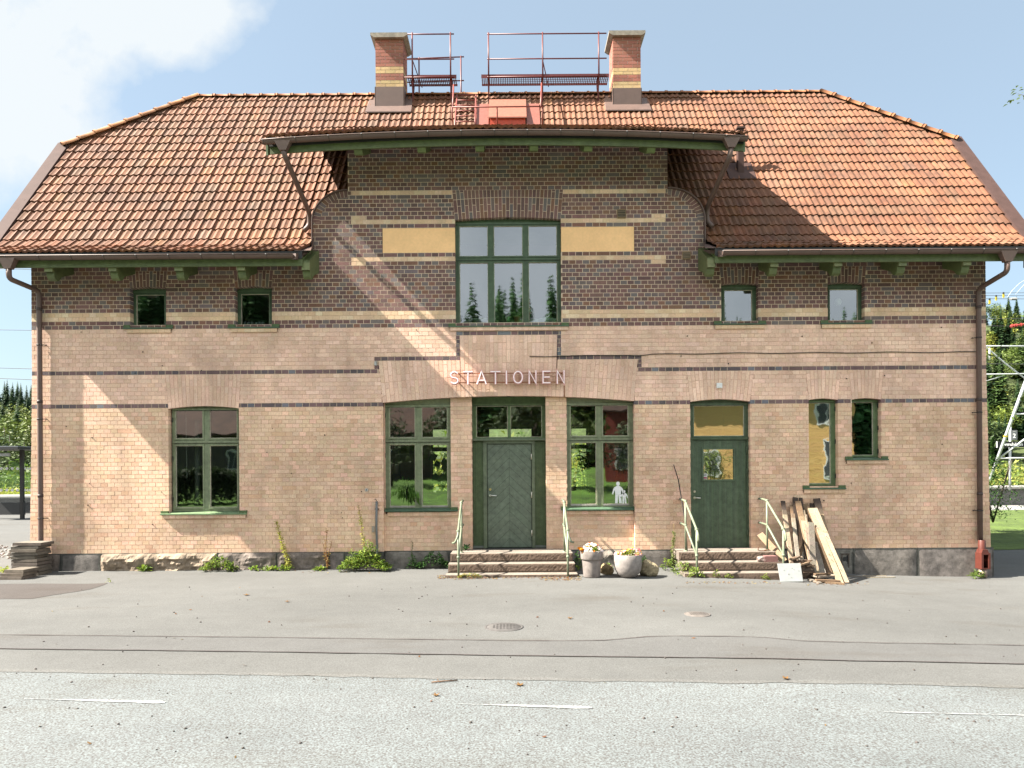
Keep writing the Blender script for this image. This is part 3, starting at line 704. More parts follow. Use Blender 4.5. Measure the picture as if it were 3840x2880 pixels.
# ---- small things on the wall
def vent(n, x0, x1, y0, y1):
    v = MB(); a, b = qx(n, x0, y0), qx(n, x1, y0); z0, z1 = qz(n, x0, y1), qz(n, x0, y0); t = .018
    v.box(a, b, -.004, .0, z0, z1, (.01, .01, .01))
    for (e, f_, h0, h1) in ((a - t * .5, a, z0, z1), (b, b + t * .5, z0, z1), (a, b, z1 - .006, z1 + .008), (a, b, z0 - .008, z0 + .004)): v.box(e, f_, -.02, -.001, h0, h1, (.35, .22, .10))
    for i in range(5): zz = lerp(z0, z1, (i + .5) / 5); v.prism([(-.018, zz - .004), (-.018, zz + .006), (-.0045, zz + .018), (-.0045, zz + .006)], a, b, (.36, .27, .17), 0, axis='x')
    return v.build('vent_grille', M['plain'], house)
vent(3, 545, 597, 1256, 1309); vent(3, 967, 1016, 1530, 1575)
vb = MB(); vx0, vx1 = qx(7, 1030, 1500), qx(7, 1068, 1500); vb.box(vx0, vx1, -.03, -.016, .1, .32, (.03, .03, .03)); vb.box(vx0 - .02, vx0, -.045, -.016, .08, .34, (.13, .1, .08)); vb.box(vx1, vx1 + .02, -.045, -.016, .08, .34, (.13, .1, .08)); vb.box(vx0 - .03, vx1 + .03, -.05, -.016, .341, .36, (.13, .1, .08)); vb.build('cellar_vent', M['plain'], house)
cb = MB(); pts = []
for i in range(60):
    t = i / 59; x = lerp(1986, 3665, t); y_ = 1337 - 8 * sstep(t * 2.2) - 9 * t + 1.6 * math.sin(t * 37) + (3 if abs(t - .25) < .02 else 0)
    X, Z = pt(x, y_); pts.append((X, -.014, Z))
cb.tube(pts, .0075, 6, (.03, .03, .03)); cb.build('wall_cable', M['plain'], house)
bx = MB(); a, z = pt(2686, 1456); b, z2 = pt(2706, 1437); bx.box(a, b, -.05, -.003, z, z2, (1.2, 1.2, 1.18)); bx.box(a + .01, b - .01, -.056, -.0505, z + .01, z2 - .01, (1.1, 1.1, 1.1)); bx.build('alarm_box', M['plain'], house)
bx = MB(); a, z = pt(1405, 1371); b, z2 = pt(1413, 1356); bx.box(a, b, -.04, -.003, z, z2, (.62, .62, .6)); bx.tube([(a + .02, -.04, z2), (a + .02, -.05, z2 + .03)], .006, 6, (.3, .3, .3)); bx.build('wall_bracket', M['plain'], house)
pp = MB(); X, Z0 = pt(1416, 2064); Z1 = pt(1416, 1880)[1]
pp.tube([(X, -.05, .14), (X, -.05, Z0), (X - .012, -.05, lerp(Z0, Z1, .5)), (X - .003, -.05, Z1)], .024, 8, (.20, .21, .21)); pp.tube([(X - .003, -.05, Z1), (X - .02, -.06, Z1 + .05), (X - .045, -.06, Z1 + .03)], .007, 6, (.05, .05, .05))
pp.box(X - .045, X + .045, -.05, -.004, Z1 - .16, Z1 - .145, (.08, .04, .03)); pp.build('ground_pipe', M['plain'], house)
bx = MB(); a, b = pt(1395, 2000)[0], pt(1405, 2000)[0]; bx.box(a, b, -.02, -.003, pt(1400, 1996)[1], pt(1400, 1973)[1], (.52, .45, .37)); bx.build('name_plate', M['plain'], house)
hk = MB(); X, Z = pt(1375, 1837); hk.tube([(X, -.02, Z), (X, -.003, Z)], .035, 9, (.6, .58, .54)); hk.tube([(X, -.024, Z), (X, -.021, Z)], .012, 8, (.02, .02, .02)); hk.build('wall_socket', M['plain'], house)
dots = MB()
for _ in range(46):
    x = R.uniform(-9.2, 9.2); z = R.uniform(.9, 5); 
    if any(o_['x0'] - .1 < x < o_['x1'] + .1 and o_['zb'] < z < o_['zs'] + .2 for o_ in OP.values()) or (BAYX[0] < x < BAYX[1] and z < 4.3): continue
    dots.mark(); dots.tube([(x, -.012, z), (x, -.001, z)], R.uniform(.008, .014), 6, (.02, .018, .015))
dots.build('wall_bolt', M['plain'], house)
# ================================================================ ROOF
MS = 1.31; Z0 = 6.67                      # main slope z = Z0 + MS*y
YR = 3.8; ZR = Z0 + MS * YR; XR = 7.96; XV = 10.5; YA = 2.33; ZA = Z0 + MS * YA
YE, ZE = -.76, 6.335; YK = .0
TW, TG = .268, .345
def path_pt(s):
    """distance up the slope from the eave edge -> y,z,(ny,nz)"""
    L1 = math.hypot(YK - YE, Z0 + MS * YK - ZE); ky, kz_ = (YK - YE) / L1, (Z0 + MS * YK - ZE) / L1
    n = math.hypot(1, MS); my, mz = 1 / n, MS / n
    if s < L1: return YE + ky * s, ZE + kz_ * s, (-kz_, ky)
    return YK + my * (s - L1), Z0 + MS * YK + mz * (s - L1), (-mz, my)
def hroll(u):
    return .027 * (math.cos(4 * math.pi * (u + .02)) * .5 + .5) + .016 * u
def tcol():
    r = R.random(); c = (.335, .178, .108) if r < .45 else ((.315, .18, .118) if r < .75 else ((.305, .19, .13) if r < .93 else ((.35, .20, .105) if r < .975 else (.28, .19, .14))))
    return vary(c, .07, .03)
def tile_rows(mb, fpt, n, ivs, lim=None, zadd=None, phase=0.0):
    NU = 9
    for r_ in range(n):
        s0, s1 = r_ * TG, (r_ + 1) * TG
        y0, z0, n0 = fpt(s0); y1, z1, n1 = fpt(s1)
        for (a, b) in ivs(y0, y1):
            i0 = math.floor((a - phase) / TW)
            x = i0 * TW + phase
            while x < b - .01:
                jit = R.uniform(-.003, .005); tl = R.uniform(-.003, .003); pts = []; cc = tcol()
                L0 = lim(y0) if lim else 99; L1_ = lim(y1) if lim else 99
                if x > L0 or x + TW < -L0: x += TW; continue
                for u_ in range(NU):
                    u = u_ / (NU - 1); xx = min(max(x + u * TW, a), b); h = hroll(u)
                    xa = max(min(xx, L0), -L0); xb = max(min(xx, L1_), -L1_)
                    ho, hi = h + .030 + jit, h + .006 + tl * .5
                    za = (zadd(xx) if zadd else 0) + .012 * noise.noise(Vector((xx * .45, s0 * .5, 7))) + .005 * noise.noise(Vector((xx * 1.7, s0 * 3, 2)))
                    jx = jit * .6
                    pts += [(xa + jx, y0 + n0[0] * (h * .9 - .012), z0 + n0[1] * (h * .9 - .012) + za), (xa + jx, y0 + n0[0] * ho - .006, z0 + n0[1] * ho + za - .004), (xb + jx, y1 + n1[0] * hi, z1 + n1[1] * hi + za)]
                fs = []
                for u_ in range(NU - 1):
                    o = u_ * 3; fs += [(o, o + 3, o + 4, o + 1), (o + 1, o + 4, o + 5, o + 2)]
                o = (NU - 1) * 3; base = len(mb.v)
                mb.idx(pts, fs, cc, 0, False)
                # tile side lap
                mb.face([pts[o + 1], (pts[o + 1][0], pts[o + 1][1] - n0[0] * .045, pts[o + 1][2] - n0[1] * .045), (pts[o + 2][0], pts[o + 2][1] - n1[0] * .03, pts[o + 2][2] - n1[1] * .03), pts[o + 2]], cc, 0)
                x += TW
def lim(y):
    if y <= YA: return XV
    return lerp(XV, XR, min(1, (y - YA) / (YR - YA)))
DEX0, DEX1, DYE = -4.64, 4.48, -1.02
DSL = .485
def dz(x): return 8.535 - .15 * abs((x + .1) / 4.6) ** 2.0
def ivs_main(y0, y1):
    ym = (y0 + y1) / 2
    if ym < .12: return [(-XV - .35, SHL - .02), (SHR + .02, XV + .35)]
    if ym < 2.45: return [(-XV, DWL + .06), (DWR - .06, XV)]
    return [(-XV, XV)]
rf = MB()
NR = 0
while path_pt((NR + 1) * TG)[0] < YR + .02: NR += 1
def limm(y): return 10.86 if y < .05 else lim(y)
tile_rows(rf, path_pt, NR + 1, ivs_main, limm)
roof = rf.build('roof', M['tile'], house); roof['label'] = 'orange double-roll clay tiles, half-hipped at both ends'
dk = MB(); dc = (.05, .035, .03)
def slab(p, t=.03, c=dc, m=0):
    p = [Vector(v) for v in p]; nn = (p[1] - p[0]).cross(p[2] - p[0]).normalized() * t
    n = len(p); dk.idx([tuple(v) for v in p] + [tuple(v - nn) for v in p], [tuple(range(n)), tuple(range(2 * n - 1, n - 1, -1))] + [(i, i + n, (i + 1) % n + n, (i + 1) % n) for i in range(n)], c, m)
e = .022
def mp(x, y, d=e): return (x, y, Z0 + MS * y - d * 1.6)
for xa, xb in ((-XV, SHL - .01), (SHR + .01, XV)):
    slab([(xa, YE + .02, ZE - .02), (xb, YE + .02, ZE - .02), mp(xb, 0), mp(xa, 0)])
slab([mp(-XV, 0), mp(DWL + .05, .0), mp(DWL + .05, 2.5), mp(-XV, 2.5 if False else YA)]) 
slab([mp(DWR - .05, 0), mp(XV, 0), mp(XV, YA), mp(DWR - .05, 2.5)])
slab([mp(-XV, YA), mp(DWL + .05, 2.5), mp(DWR - .05, 2.5), mp(XV, YA), mp(XR, YR), mp(-XR, YR)])
# hips and rear slope
for s in (-1, 1): slab([(s * XR, YR, ZR - .03), (s * XV, YA, ZA - .03), (s * XV, 2 * YR - YA, ZA - .03)][::s], .03, (.45, .22, .12), 1)
slab([(XR, YR, ZR - .03), (-XR, YR, ZR - .03), (-XV, 2 * YR - YA, ZA - .03), (-XV, 2 * YR, Z0 - .03), (-XV, 2 * YR + .7, Z0 - .5), (XV, 2 * YR + .7, Z0 - .5), (XV, 2 * YR, Z0 - .03), (XV, 2 * YR - YA, ZA - .03)], .04, (.45, .22, .12), 1)
dk.build('roof_deck', [M['plain'], M['tile']], roof)
# ridge and hip tiles
rt = MB()
def ridge(p0, p1, rr=.105, L=.40, col=None):
    p0, p1 = Vector(p0), Vector(p1); d = (p1 - p0); n = max(1, round(d.length / L)); d.normalize(); step = (p1 - p0).length / n
    side = d.cross(Vector((0, 0, 1))).normalized(); up = side.cross(d).normalized()
    for i in range(n):
        a = p0 + d * (i * step); cc = col or vary((.52, .27, .13), .1)
        for (s0, s1, ra, rb) in ((0, step + .01, rr, rr * .94), (-.01, .055, rr * 1.17, rr * 1.17)):
            pts = []
            for (ss, r__) in ((s0, ra), (s1, rb)):
                for k in range(9):
                    t = math.pi * k / 8; pts.append(a + d * ss + side * math.cos(t) * r__ + up * (math.sin(t) * r__ * .9 - .02))
            rt.idx(pts, [(k, k + 1, k + 10, k + 9) for k in range(8)] + [tuple(range(9)), tuple(range(17, 8, -1))], cc, 0, True)
ridge((-XR, YR, ZR + .05), (XR, YR, ZR + .05), .085)
for s in (-1, 1):
    ridge((s * XV, YA - .02, ZA + .05), (s * XR, YR, ZR + .06), .115, .40, (.60, .33, .14) if s == -1 else None)
    ridge((s * XV, 2 * YR - YA, ZA + .05), (s * XR, YR, ZR + .06), .115)
rt.build('ridge_tiles', M['tile'], roof)
# brown verge flashing along the gable edges
vg = MB()
for s in (-1, 1):
    vg.mark()
    for (ya, yb) in ((-.05, YA + .02),):
        A_, B_ = Vector((s * (XV - .13), ya, Z0 + MS * ya + .13)), Vector((s * (XV - .13), yb, Z0 + MS * yb + .13))
        w_ = Vector((s * .27, 0, 0)); nn = Vector((0, -MS, 1)).normalized() * .03
        vg.hexa([A_, A_ + w_, A_ + w_ - nn * 8, A_ - nn * 2, B_, B_ + w_, B_ + w_ - nn * 8, B_ - nn * 2])
    ya, yb = YE - .02, -.05
    za, zb = ZE + .085, Z0 + MS * yb + .13
    for xo in (.0,):
        vg.hexa([(s * (XV - .06) , ya, za - .02), (s * (XV + .36), ya, za - .02), (s * (XV + .36), ya, za - .05), (s * (XV - .06), ya, za - .05), (s * (XV - .13), yb, zb), (s * (XV + .16), yb, zb), (s * (XV + .16), yb, zb - .15), (s * (XV - .13), yb, zb - .05)] if s == 1 else
                [(s * (XV + .36), ya, za - .02), (s * (XV - .06), ya, za - .02), (s * (XV - .06), ya, za - .05), (s * (XV + .36), ya, za - .05), (s * (XV + .16), yb, zb), (s * (XV - .13), yb, zb), (s * (XV - .13), yb, zb - .05), (s * (XV + .16), yb, zb - .15)])
    # small spout behind the end of the verge
    vg.mark()
    vg.prism([(s * (XV + .02), ZA + .0), (s * (XV + .30), ZA - .02), (s * (XV + .18), ZA - .2), (s * (XV + .02), ZA - .18)], YA + .25, YA + .33, (.2, .2, .2))
vgo = vg.build('verge_flashing', M['verge'], roof)
bb = MB()
for s in (-1, 1):
    bb.mark(); x0_, x1_ = (s * (XV - .02), s * (XV - .05)) if s == 1 else (-XV + .02, -XV + .05)
    bb.prism([(YE + .1, ZE - .28), (YE + .1, ZE - .02), (-.05, Z0 - .14), (YA, ZA - .1), (2 * YR - YA, ZA - .1), (2 * YR, Z0 - .1), (2 * YR, Z0 - .4), (2 * YR - YA, ZA - .4), (YA, ZA - .4), (-.05, Z0 - .42)], min(x0_, x1_), max(x0_, x1_), (.10, .15, .055), 0, axis='x')
bb.build('barge_board', M['gpaint'], house)
# ---------------------------------------------------------------- dormer roof
def dpath(s): n = math.hypot(1, DSL); return DYE + s / n, 0 + DSL * s / n, (-DSL / n, 1 / n)
dr_ = MB(); nd = 0
while True:
    y, z, _ = dpath(nd * TG)
    if z + 8.42 < Z0 + MS * y - .05 or nd > 14: break
    nd += 1
tile_rows(dr_, dpath, nd, lambda a, b: [(DEX0, DEX1)], None, dz, .05)
droof = dr_.build('dormer_roof', M['tile'], house); droof['label'] = 'bowed tiled roof over the raised centre bay'
dd = MB(); nx = 24
for i in range(nx):
    xa, xb = lerp(DEX0, DEX1, i / nx), lerp(DEX0, DEX1, (i + 1) / nx); Ls = 3.9
    for (za, t) in ((-.03, 0),):
        p = [(xa, DYE + .02, dz(xa) + za), (xb, DYE + .02, dz(xb) + za), (xb, DYE + Ls, dz(xb) + DSL * Ls + za), (xa, DYE + Ls, dz(xa) + DSL * Ls + za)]
        dd.idx([tuple(v) for v in p] + [(v[0], v[1], v[2] - .05) for v in p], [(0, 1, 2, 3), (7, 6, 5, 4), (0, 4, 5, 1), (1, 5, 6, 2), (2, 6, 7, 3), (3, 7, 4, 0)], (.035, .03, .025))
dd.build('roof_deck', M['plain'], droof)
ck = MB()
for (x0_, x1_) in ((DWL, DWL + .12), (DWR - .12, DWR)):
    ck.mark(); ck.prism([(.152, 6.75), (.152, 8.86), (2.65, 10.08), (2.65, 9.95)], x0_, x1_, (1, 1, 1), 0, axis='x')
ck.build('dormer_cheek', M['brick_dark'], house)
# fascia boards (green)
fs_ = MB(); FG = (.088, .112, .042)
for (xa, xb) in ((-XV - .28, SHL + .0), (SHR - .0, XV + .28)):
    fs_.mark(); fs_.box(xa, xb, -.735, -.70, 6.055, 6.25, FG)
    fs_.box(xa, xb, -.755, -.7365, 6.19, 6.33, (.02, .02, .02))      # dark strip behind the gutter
fs_.mark()
nx = 30
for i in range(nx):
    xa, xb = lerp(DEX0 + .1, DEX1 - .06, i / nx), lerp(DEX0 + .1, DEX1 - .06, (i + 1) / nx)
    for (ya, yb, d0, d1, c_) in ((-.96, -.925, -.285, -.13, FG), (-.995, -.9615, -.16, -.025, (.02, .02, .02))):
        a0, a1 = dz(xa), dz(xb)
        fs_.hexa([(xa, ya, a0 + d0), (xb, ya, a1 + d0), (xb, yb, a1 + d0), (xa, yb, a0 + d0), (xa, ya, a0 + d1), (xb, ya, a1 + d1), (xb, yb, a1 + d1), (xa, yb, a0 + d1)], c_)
for x in (DEX0 + .02, DEX1 - .06): fs_.prism([(-.95, dz(x) - .3), (-.95, dz(x) + .06), (-.1, dz(x) + .42), (1.5, dz(x) + 1.25), (1.5, dz(x) + 1.0), (-.3, dz(x) + .02)], x, x + .04, (.07, .12, .05), 0, axis='x')
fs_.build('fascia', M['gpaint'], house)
# soffit boards
sf = MB()
for (xa, xb) in ((-XV, SHL), (SHR, XV)): sf.mark(); sf.hexa([(xa, -.70, 6.17), (xb, -.70, 6.17), (xb, -.005, 6.58), (xa, -.005, 6.58), (xa, -.70, 6.20), (xb, -.70, 6.20), (xb, -.005, 6.61), (xa, -.005, 6.61)], (.10, .15, .05))
sf.build('soffit', M['gpaint'], house)
# rafter brackets
def bracket(x, w=.19):
    b = MB()
    prof = [(-.005, 6.57), (-.69, 6.165), (-.69, 6.05), (-.665, 5.985), (-.635, 5.985), (-.63, 5.93), (-.60, 5.87), (-.54, 5.84), (-.47, 5.87), (-.40, 5.95), (-.30, 6.00), (-.16, 6.05), (-.005, 6.12)]
    b.prism(prof, x - w / 2, x + w / 2, vary((.10, .122, .048), .08), 0, axis='x')
    b.box(x - w / 2 - .002, x + w / 2 + .002, -.695, -.63, 5.985, 6.13, vary((.155, .17, .075), .05))
    return b.build('eave_bracket', M['gpaint'], house)
for px in (185, 425, 672, 905, 1148, 2666, 2902, 3141, 3382, 3624): bracket(pt(px, 1010, -.66)[0], .15)
for s in (-1, 1): bracket(s * 10.44, .10)
for px in (1345, 1582, 1799, 2002, 2205, 2440):
    x = pt(px, 545, -.8)[0]; b = MB(); zz = dz(x)
    b.prism([(-.005, zz + .40), (-.87, zz - .03), (-.87, zz - .27), (-.82, zz - .33), (-.7, zz - .30), (-.005, zz + .05)], x - .08, x + .08, (.13, .17, .06), 0, axis='x'); b.build('eave_bracket', M['gpaint'], house)
# ---------------------------------------------------------------- gutters
def gutter(path, r=.068, clips=None, name='gutter'):
    b = MB(); n = 9; rings = []
    for (x, y, z) in path:
        rings.append([(x, y - r * math.cos(math.pi * k / (n - 1)) * 1.0, z - r * math.sin(math.pi * k / (n - 1)) * 1.05) for k in range(n)] + [(x, y + (r - .006) * math.cos(math.pi * k / (n - 1)), z - (r - .006) * math.sin(math.pi * k / (n - 1))) for k in range(n)])
    pts = [p for rg in rings for p in rg]; m = 2 * n
    fs = [(i * m + k, i * m + (k + 1) % m, (i + 1) * m + (k + 1) % m, (i + 1) * m + k) for i in range(len(rings) - 1) for k in range(m)]
    b.idx(pts, fs, (1, 1, 1), 0, True)
    for rg in (rings[0], rings[-1]): b.face(rg[:n])
    lip = [(x, y - r, z) for (x, y, z) in path]; b.tube(lip, .011, 6)
    o = b.build(name, M['metal'], house)
    cl = MB(); d = 0
    for (p0, p1) in zip(path[:-1], path[1:]):
        L = abs(p1[0] - p0[0]); 
        while d < L:
            t = d / L; x = lerp(p0[0], p1[0], t); z = lerp(p0[2], p1[2], t); y = p0[1]
            ring = [(x, y - (r + .003) * math.cos(math.pi * k / 8), z - (r + .003) * 1.05 * math.sin(math.pi * k / 8)) for k in range(5)]
            cl.mark(); cl.tube(ring, .0055, 5, (.05, .04, .035)); cl.tube([(x - .012, y - r - .012, z - .004), (x - .012, y - r - .017, z - .004)], .009, 6, (.7, .7, .7))
            d += .62
        d -= L
    cl.build('gutter_clip', M['plain'], o)
    return o
GY = -.835
gl = gutter([(-XV - .34, GY, 6.24), (SHL - .14, GY, 6.24)]); gr_ = gutter([(SHR + .12, GY, 6.24), (XV + .34, GY, 6.24)])
DG = [(lerp(DEX0 + .02, DEX1 - .02, i / 24), -1.075, dz(lerp(DEX0, DEX1, i / 24)) - .085) for i in range(25)]
gd = gutter(DG)
# short returns of the gutters to the wall beside the shoulders
for s, xs_, xe_, par in ((-1, SHL - .14, SHL + .02, gl), (1, SHR + .12, SHR - .02, gr_)):
    rtn = MB()
    for i in range(9):
        a0, a1 = math.pi * i / 9, math.pi * (i + 1) / 9
        def RP(t, a): return (lerp(xs_, xe_, t) - .055 * math.cos(a) * s * -1, lerp(GY, -.10, t), 6.24 + .13 * t - .07 * math.sin(a))
        rtn.face([RP(0, a0), RP(1, a0), RP(1, a1), RP(0, a1)], sm=True); 
    xx = xs_ + s * -.02
    rtn.hexa([(xs_ - .05 * 1, GY + .02, 6.15), (xs_ + .05, GY - .02, 6.15), (xe_ + .0, -.12, 6.30), (xe_ - .06, -.12, 6.30), (xs_ - .05, GY + .02, 6.26), (xs_ + .05, GY - .02, 6.26), (xe_ + .0, -.12, 6.50), (xe_ - .06, -.12, 6.50)])
    # sheet metal apron between tiles and wall
    rtn.hexa([(xs_ - .30 * -s * -1, GY + .1, 6.34), (xs_ + .0, GY + .06, 6.33), (xe_, -.02, 6.62), (xs_ - .16 * -s * -1, -.02, 6.76), (xs_ - .30 * -s * -1, GY + .1, 6.35), (xs_ + .0, GY + .06, 6.345), (xe_, -.02, 6.66), (xs_ - .16 * -s * -1, -.02, 6.78)])
    rtn.build('gutter_return', M['metal'], par)
# ---------------------------------------------------------------- downpipes
def arcpath(pts, rr=.12, n=5):
    pts = [Vector(p) for p in pts]; out = [pts[0]]
    for a, b, c_ in zip(pts[:-2], pts[1:-1], pts[2:]):
        d0, d1 = (b - a), (c_ - b); r_ = min(rr, d0.length * .45, d1.length * .45); p0, p1 = b - d0.normalized() * r_, b + d1.normalized() * r_
        for i in range(n + 1): t = i / n; out.append(p0.lerp(b, t).lerp(b.lerp(p1, t), t))
    out.append(pts[-1]); return out
def funnel(b, x, y, z, w0=.17, w1=.06, h=.16):
    prof = [(w0, .09), (w1, .06)]
    P0 = [(x - w0, y - .075, z), (x + w0, y - .075, z), (x + w0, y + .06, z), (x - w0, y + .06, z)]; P1 = [(x - w1, y - .055, z - h), (x + w1, y - .055, z - h), (x + w1, y + .05, z - h), (x - w1, y + .05, z - h)]
    b.hexa(P1 + P0)
PR = .054
for s in (-1, 1):
    b = MB(); px0, pz0 = pt(33 if s == -1 else 3777, 990, GY); fx = px0
    YP_ = -.074
    wx = pt(143, 1400, -.12)[0] if s == -1 else pt(3677, 1400, -.12)[0]
    zt = pt(133, 1093, -.12)[1] if s == -1 else pt(3689, 1085, -.12)[1]
    funnel(b, fx, GY, 6.20, .16, .062, .20)
    base = .36 if s == 1 else .0
    path = [(fx, GY, 6.02), (fx, GY, 5.82), (wx, YP_, zt + .02), (wx, YP_, zt - .3), (wx, YP_, base + .25)]
    if s == -1: path += [(wx + .03, -.14, .42), (wx + .05, -.30, .16)]
    b.tube(arcpath(path), .049, 12)
    o = b.build('downpipe', M['metal'], house); o['label'] = 'brown downpipe at the left corner' if s == -1 else 'brown downpipe at the right corner'
    cl = MB()
    zz_ = [qz(5, 250, v) for v in (62, 540, 1180)] if s == -1 else [qz(7, 1932, v) for v in (15, 497, 1130)]
    for z in zz_:
        cl.mark()
        cl.tube([(wx, YP_, z - .012), (wx, YP_, z + .012)], .049 + .007, 12, (.05, .035, .03)); cl.tube([(wx + (.05 if s == -1 else -.05), -.12, z), (wx + (.10 if s == -1 else -.10), -.0, z)], .008, 6, (.03, .02, .02)); cl.tube([(wx + (.10 if s == -1 else -.10), -.03, z), (wx + (.12 if s == -1 else -.12), -.055, z)], .013, 6, (.03, .02, .02))
    for z in (zt - .35, zt - .31 - 1.9, zt - .31 - 3.8): cl.mark(); cl.tube([(wx, YP_, z - .03), (wx, YP_, z + .03)], .049 + .0045, 12, (.08, .052, .045))
    cl.build('pipe_clamp', M['plain'], o)
    if s == 1:
        bt = MB(); RC = (.17, .045, .03)
        bt.lathe([(.060, .36), (.066, .35), (.072, .12)], (wx, -.125, .26), 14, RC)
        bt.box(wx - .09, wx + .09, -.25, -.245 + .20, .05, .07 + .0, RC); bt.box(wx - .09, wx - .075, -.25, -.05, .071, .37, RC); bt.box(wx + .075, wx + .09, -.25, -.05, .071, .37, RC); bt.box(wx - .074, wx + .074, -.06, -.05, .071, .37, (.05, .015, .01))
        bt.prism([(wx - .074, .371), (wx + .074, .371), (wx + .05, .44), (wx - .05, .44)], -.23, -.05, RC)
        bt.box(wx - .074, wx - .05, -.25, -.235, .071, .34, RC); bt.box(wx + .05, wx + .074, -.25, -.235, .071, .34, RC); bt.prism([(wx - .074, .341), (wx + .074, .341), (wx + .074, .37), (wx - .074, .37)], -.25, -.235, RC)
        bt.tube([(wx, -.15, -.12), (wx, -.15, .06)], .075, 12, (.45, .36, .30)); bt.build('cast_iron_shoe', M['red'], o)
for s in (-1, 1):
    b = MB()
    if s == -1: a = pt(1067, 548, -1.0); k1 = pt(1073, 592, -1.0); k2 = pt(1160, 798, .10); k3 = pt(1161, 845, .16); k4 = pt(1140, 866, .12); 
    else: a = pt(2737, 548, -1.0); k1 = pt(2732, 596, -1.0); k2 = pt(2651, 780, .10); k3 = pt(2651, 830, .16); k4 = pt(2672, 852, .12)
    funnel(b, a[0], -1.075, dz(a[0]) - .13, .15, .062, .17)
    b.tube(arcpath([(a[0], -1.07, dz(a[0]) - .28), (k1[0], -1.06, k1[1]), (k2[0], .10, k2[1]), (k3[0], .16, k3[1]), (k4[0], .12, k4[1])], .10), .050, 12)
    o = b.build('dormer_downpipe', M['metal'], house); o['label'] = 'slanted brown pipe under the left end of the raised roof' if s == -1 else 'slanted brown pipe under the right end of the raised roof'
# ---------------------------------------------------------------- chimneys
CHY = 3.40
def chimney(px0, px1, ptop, s):
    x0, x1 = pt(px0, 300, CHY)[0], pt(px1, 300, CHY)[0]; zt = pt((px0 + px1) / 2, ptop, CHY)[1]; y0, y1 = CHY, CHY + .68
    b = MB(); z = 10.95; ch = .0855; rows = int((zt - 11.62) / ch); zb = zt - rows * ch
    b.box(x0 + .01, x1 - .01, y0 + .01, y1 - .01, 10.9, zt, (.52, .44, .38), 1)
    pat = {0: 1, 1: 1, 2: 0, 3: 0, 4: 1, 5: 1}
    for r_ in range(rows):
        za, zb_ = zb + r_ * ch, zb + (r_ + 1) * ch; yel = pat.get(r_, 0)
        def cc():
            return vary((.50, .35, .18), .12, .04) if yel else vary((.30, .115, .08), .14, .05)
        w = .245; off = (r_ % 2) * .5 * w
        for face in range(4):
            L = (x1 - x0) if face % 2 == 0 else (y1 - y0); t = -off
            while t < L - .01:
                a, b_ = max(t, 0), min(t + w, L); j = .006
                a2, b2 = a + (0 if a == 0 else j), b_ - (0 if b_ == L else j)
                if b2 - a2 > .02:
                    if face == 0: b.box(x0 + a2, x0 + b2, y0, y0 + .05, za + j, zb_ - j, cc())
                    elif face == 2: b.box(x0 + a2, x0 + b2, y1 - .05, y1, za + j, zb_ - j, cc())
                    elif face == 1: b.box(x1 - .049, x1 + .0005, y0 + max(a2, .051), y0 + min(b2, L - .051), za + j, zb_ - j, cc()) if min(b2, L - .051) > max(a2, .051) else 0
                    else: b.box(x0 - .0005, x0 + .049, y0 + max(a2, .051), y0 + min(b2, L - .051), za + j, zb_ - j, cc()) if min(b2, L - .051) > max(a2, .051) else 0
                t += w
    ch_ = b.build('chimney', [M['brick'], M['mortar']], house); ch_['label'] = 'left brick chimney' if s == -1 else 'right brick chimney'
    cp_ = MB(); cp_.prism([(x0 - .02, zt), (x1 + .02, zt), (x1 + .11, zt + .06), (x1 + .11, zt + .115), (x0 - .11, zt + .115), (x0 - .11, zt + .06)], y0 - .09, y1 + .09, (.50, .44, .36)); cp_.box(x0 + .1, x1 - .1, y0 + .1, y1 - .1, zt + .1155, zt + .16, (.2, .19, .18))
    cp_.build('chimney_cap', M['concrete'], ch_)
    fl = MB(); zz = lambda y: Z0 + MS * y
    fl.box(x0 - .012, x1 + .012, y0 - .02, y0 - .002, zz(y0) - .2, zb - .0, (1, 1, 1))
    fl.box(x0 - .02, x0 - .002, y0 - .02, y1 + .02, 11.0, zb + .0, (1, 1, 1)); fl.box(x1 + .002, x1 + .02, y0 - .02, y1 + .02, 11.0, zb + .0, (1, 1, 1))
    fl.hexa([(x0 - .22, y0 - .22, zz(y0 - .22) + .12), (x1 + .22, y0 - .22, zz(y0 - .22) + .12), (x1 + .22, YR + .1, ZR + .11), (x0 - .22, YR + .1, ZR + .11),
             (x0 - .22, y0 - .22, zz(y0 - .22) + .145), (x1 + .22, y0 - .22, zz(y0 - .22) + .145), (x1 + .18, YR + .1, ZR + .17), (x0 - .18, YR + .1, ZR + .17)])
    fl.build('chimney_flashing', M['metal'], ch_)
    return x0, x1
CL = chimney(1408.5, 1512.6, 147, -1); CRr = chimney(2299.8, 2403, 139, 1)
# small vent pipe on the right slope
vp = MB(); yv = 1.5; xv, zv = pt(2778, 656, yv); zz = Z0 + MS * yv
vp.box(xv - .065, xv + .065, yv - .03, yv + .1, zz - .05, zz + 1.05); vp.box(xv - .09, xv + .09, yv - .055, yv + .125, zz + 1.05, zz + 1.09)
vp.hexa([(xv - .3, yv - .16, zz - .13), (xv + .3, yv - .16, zz - .13), (xv + .3, yv + .22, zz + .37), (xv - .3, yv + .22, zz + .37), (xv - .3, yv - .16, zz - .11), (xv + .3, yv - .16, zz - .11), (xv + .3, yv + .22, zz + .39), (xv - .3, yv + .22, zz + .39)])
vp.build('roof_vent_pipe', M['verge'], house)
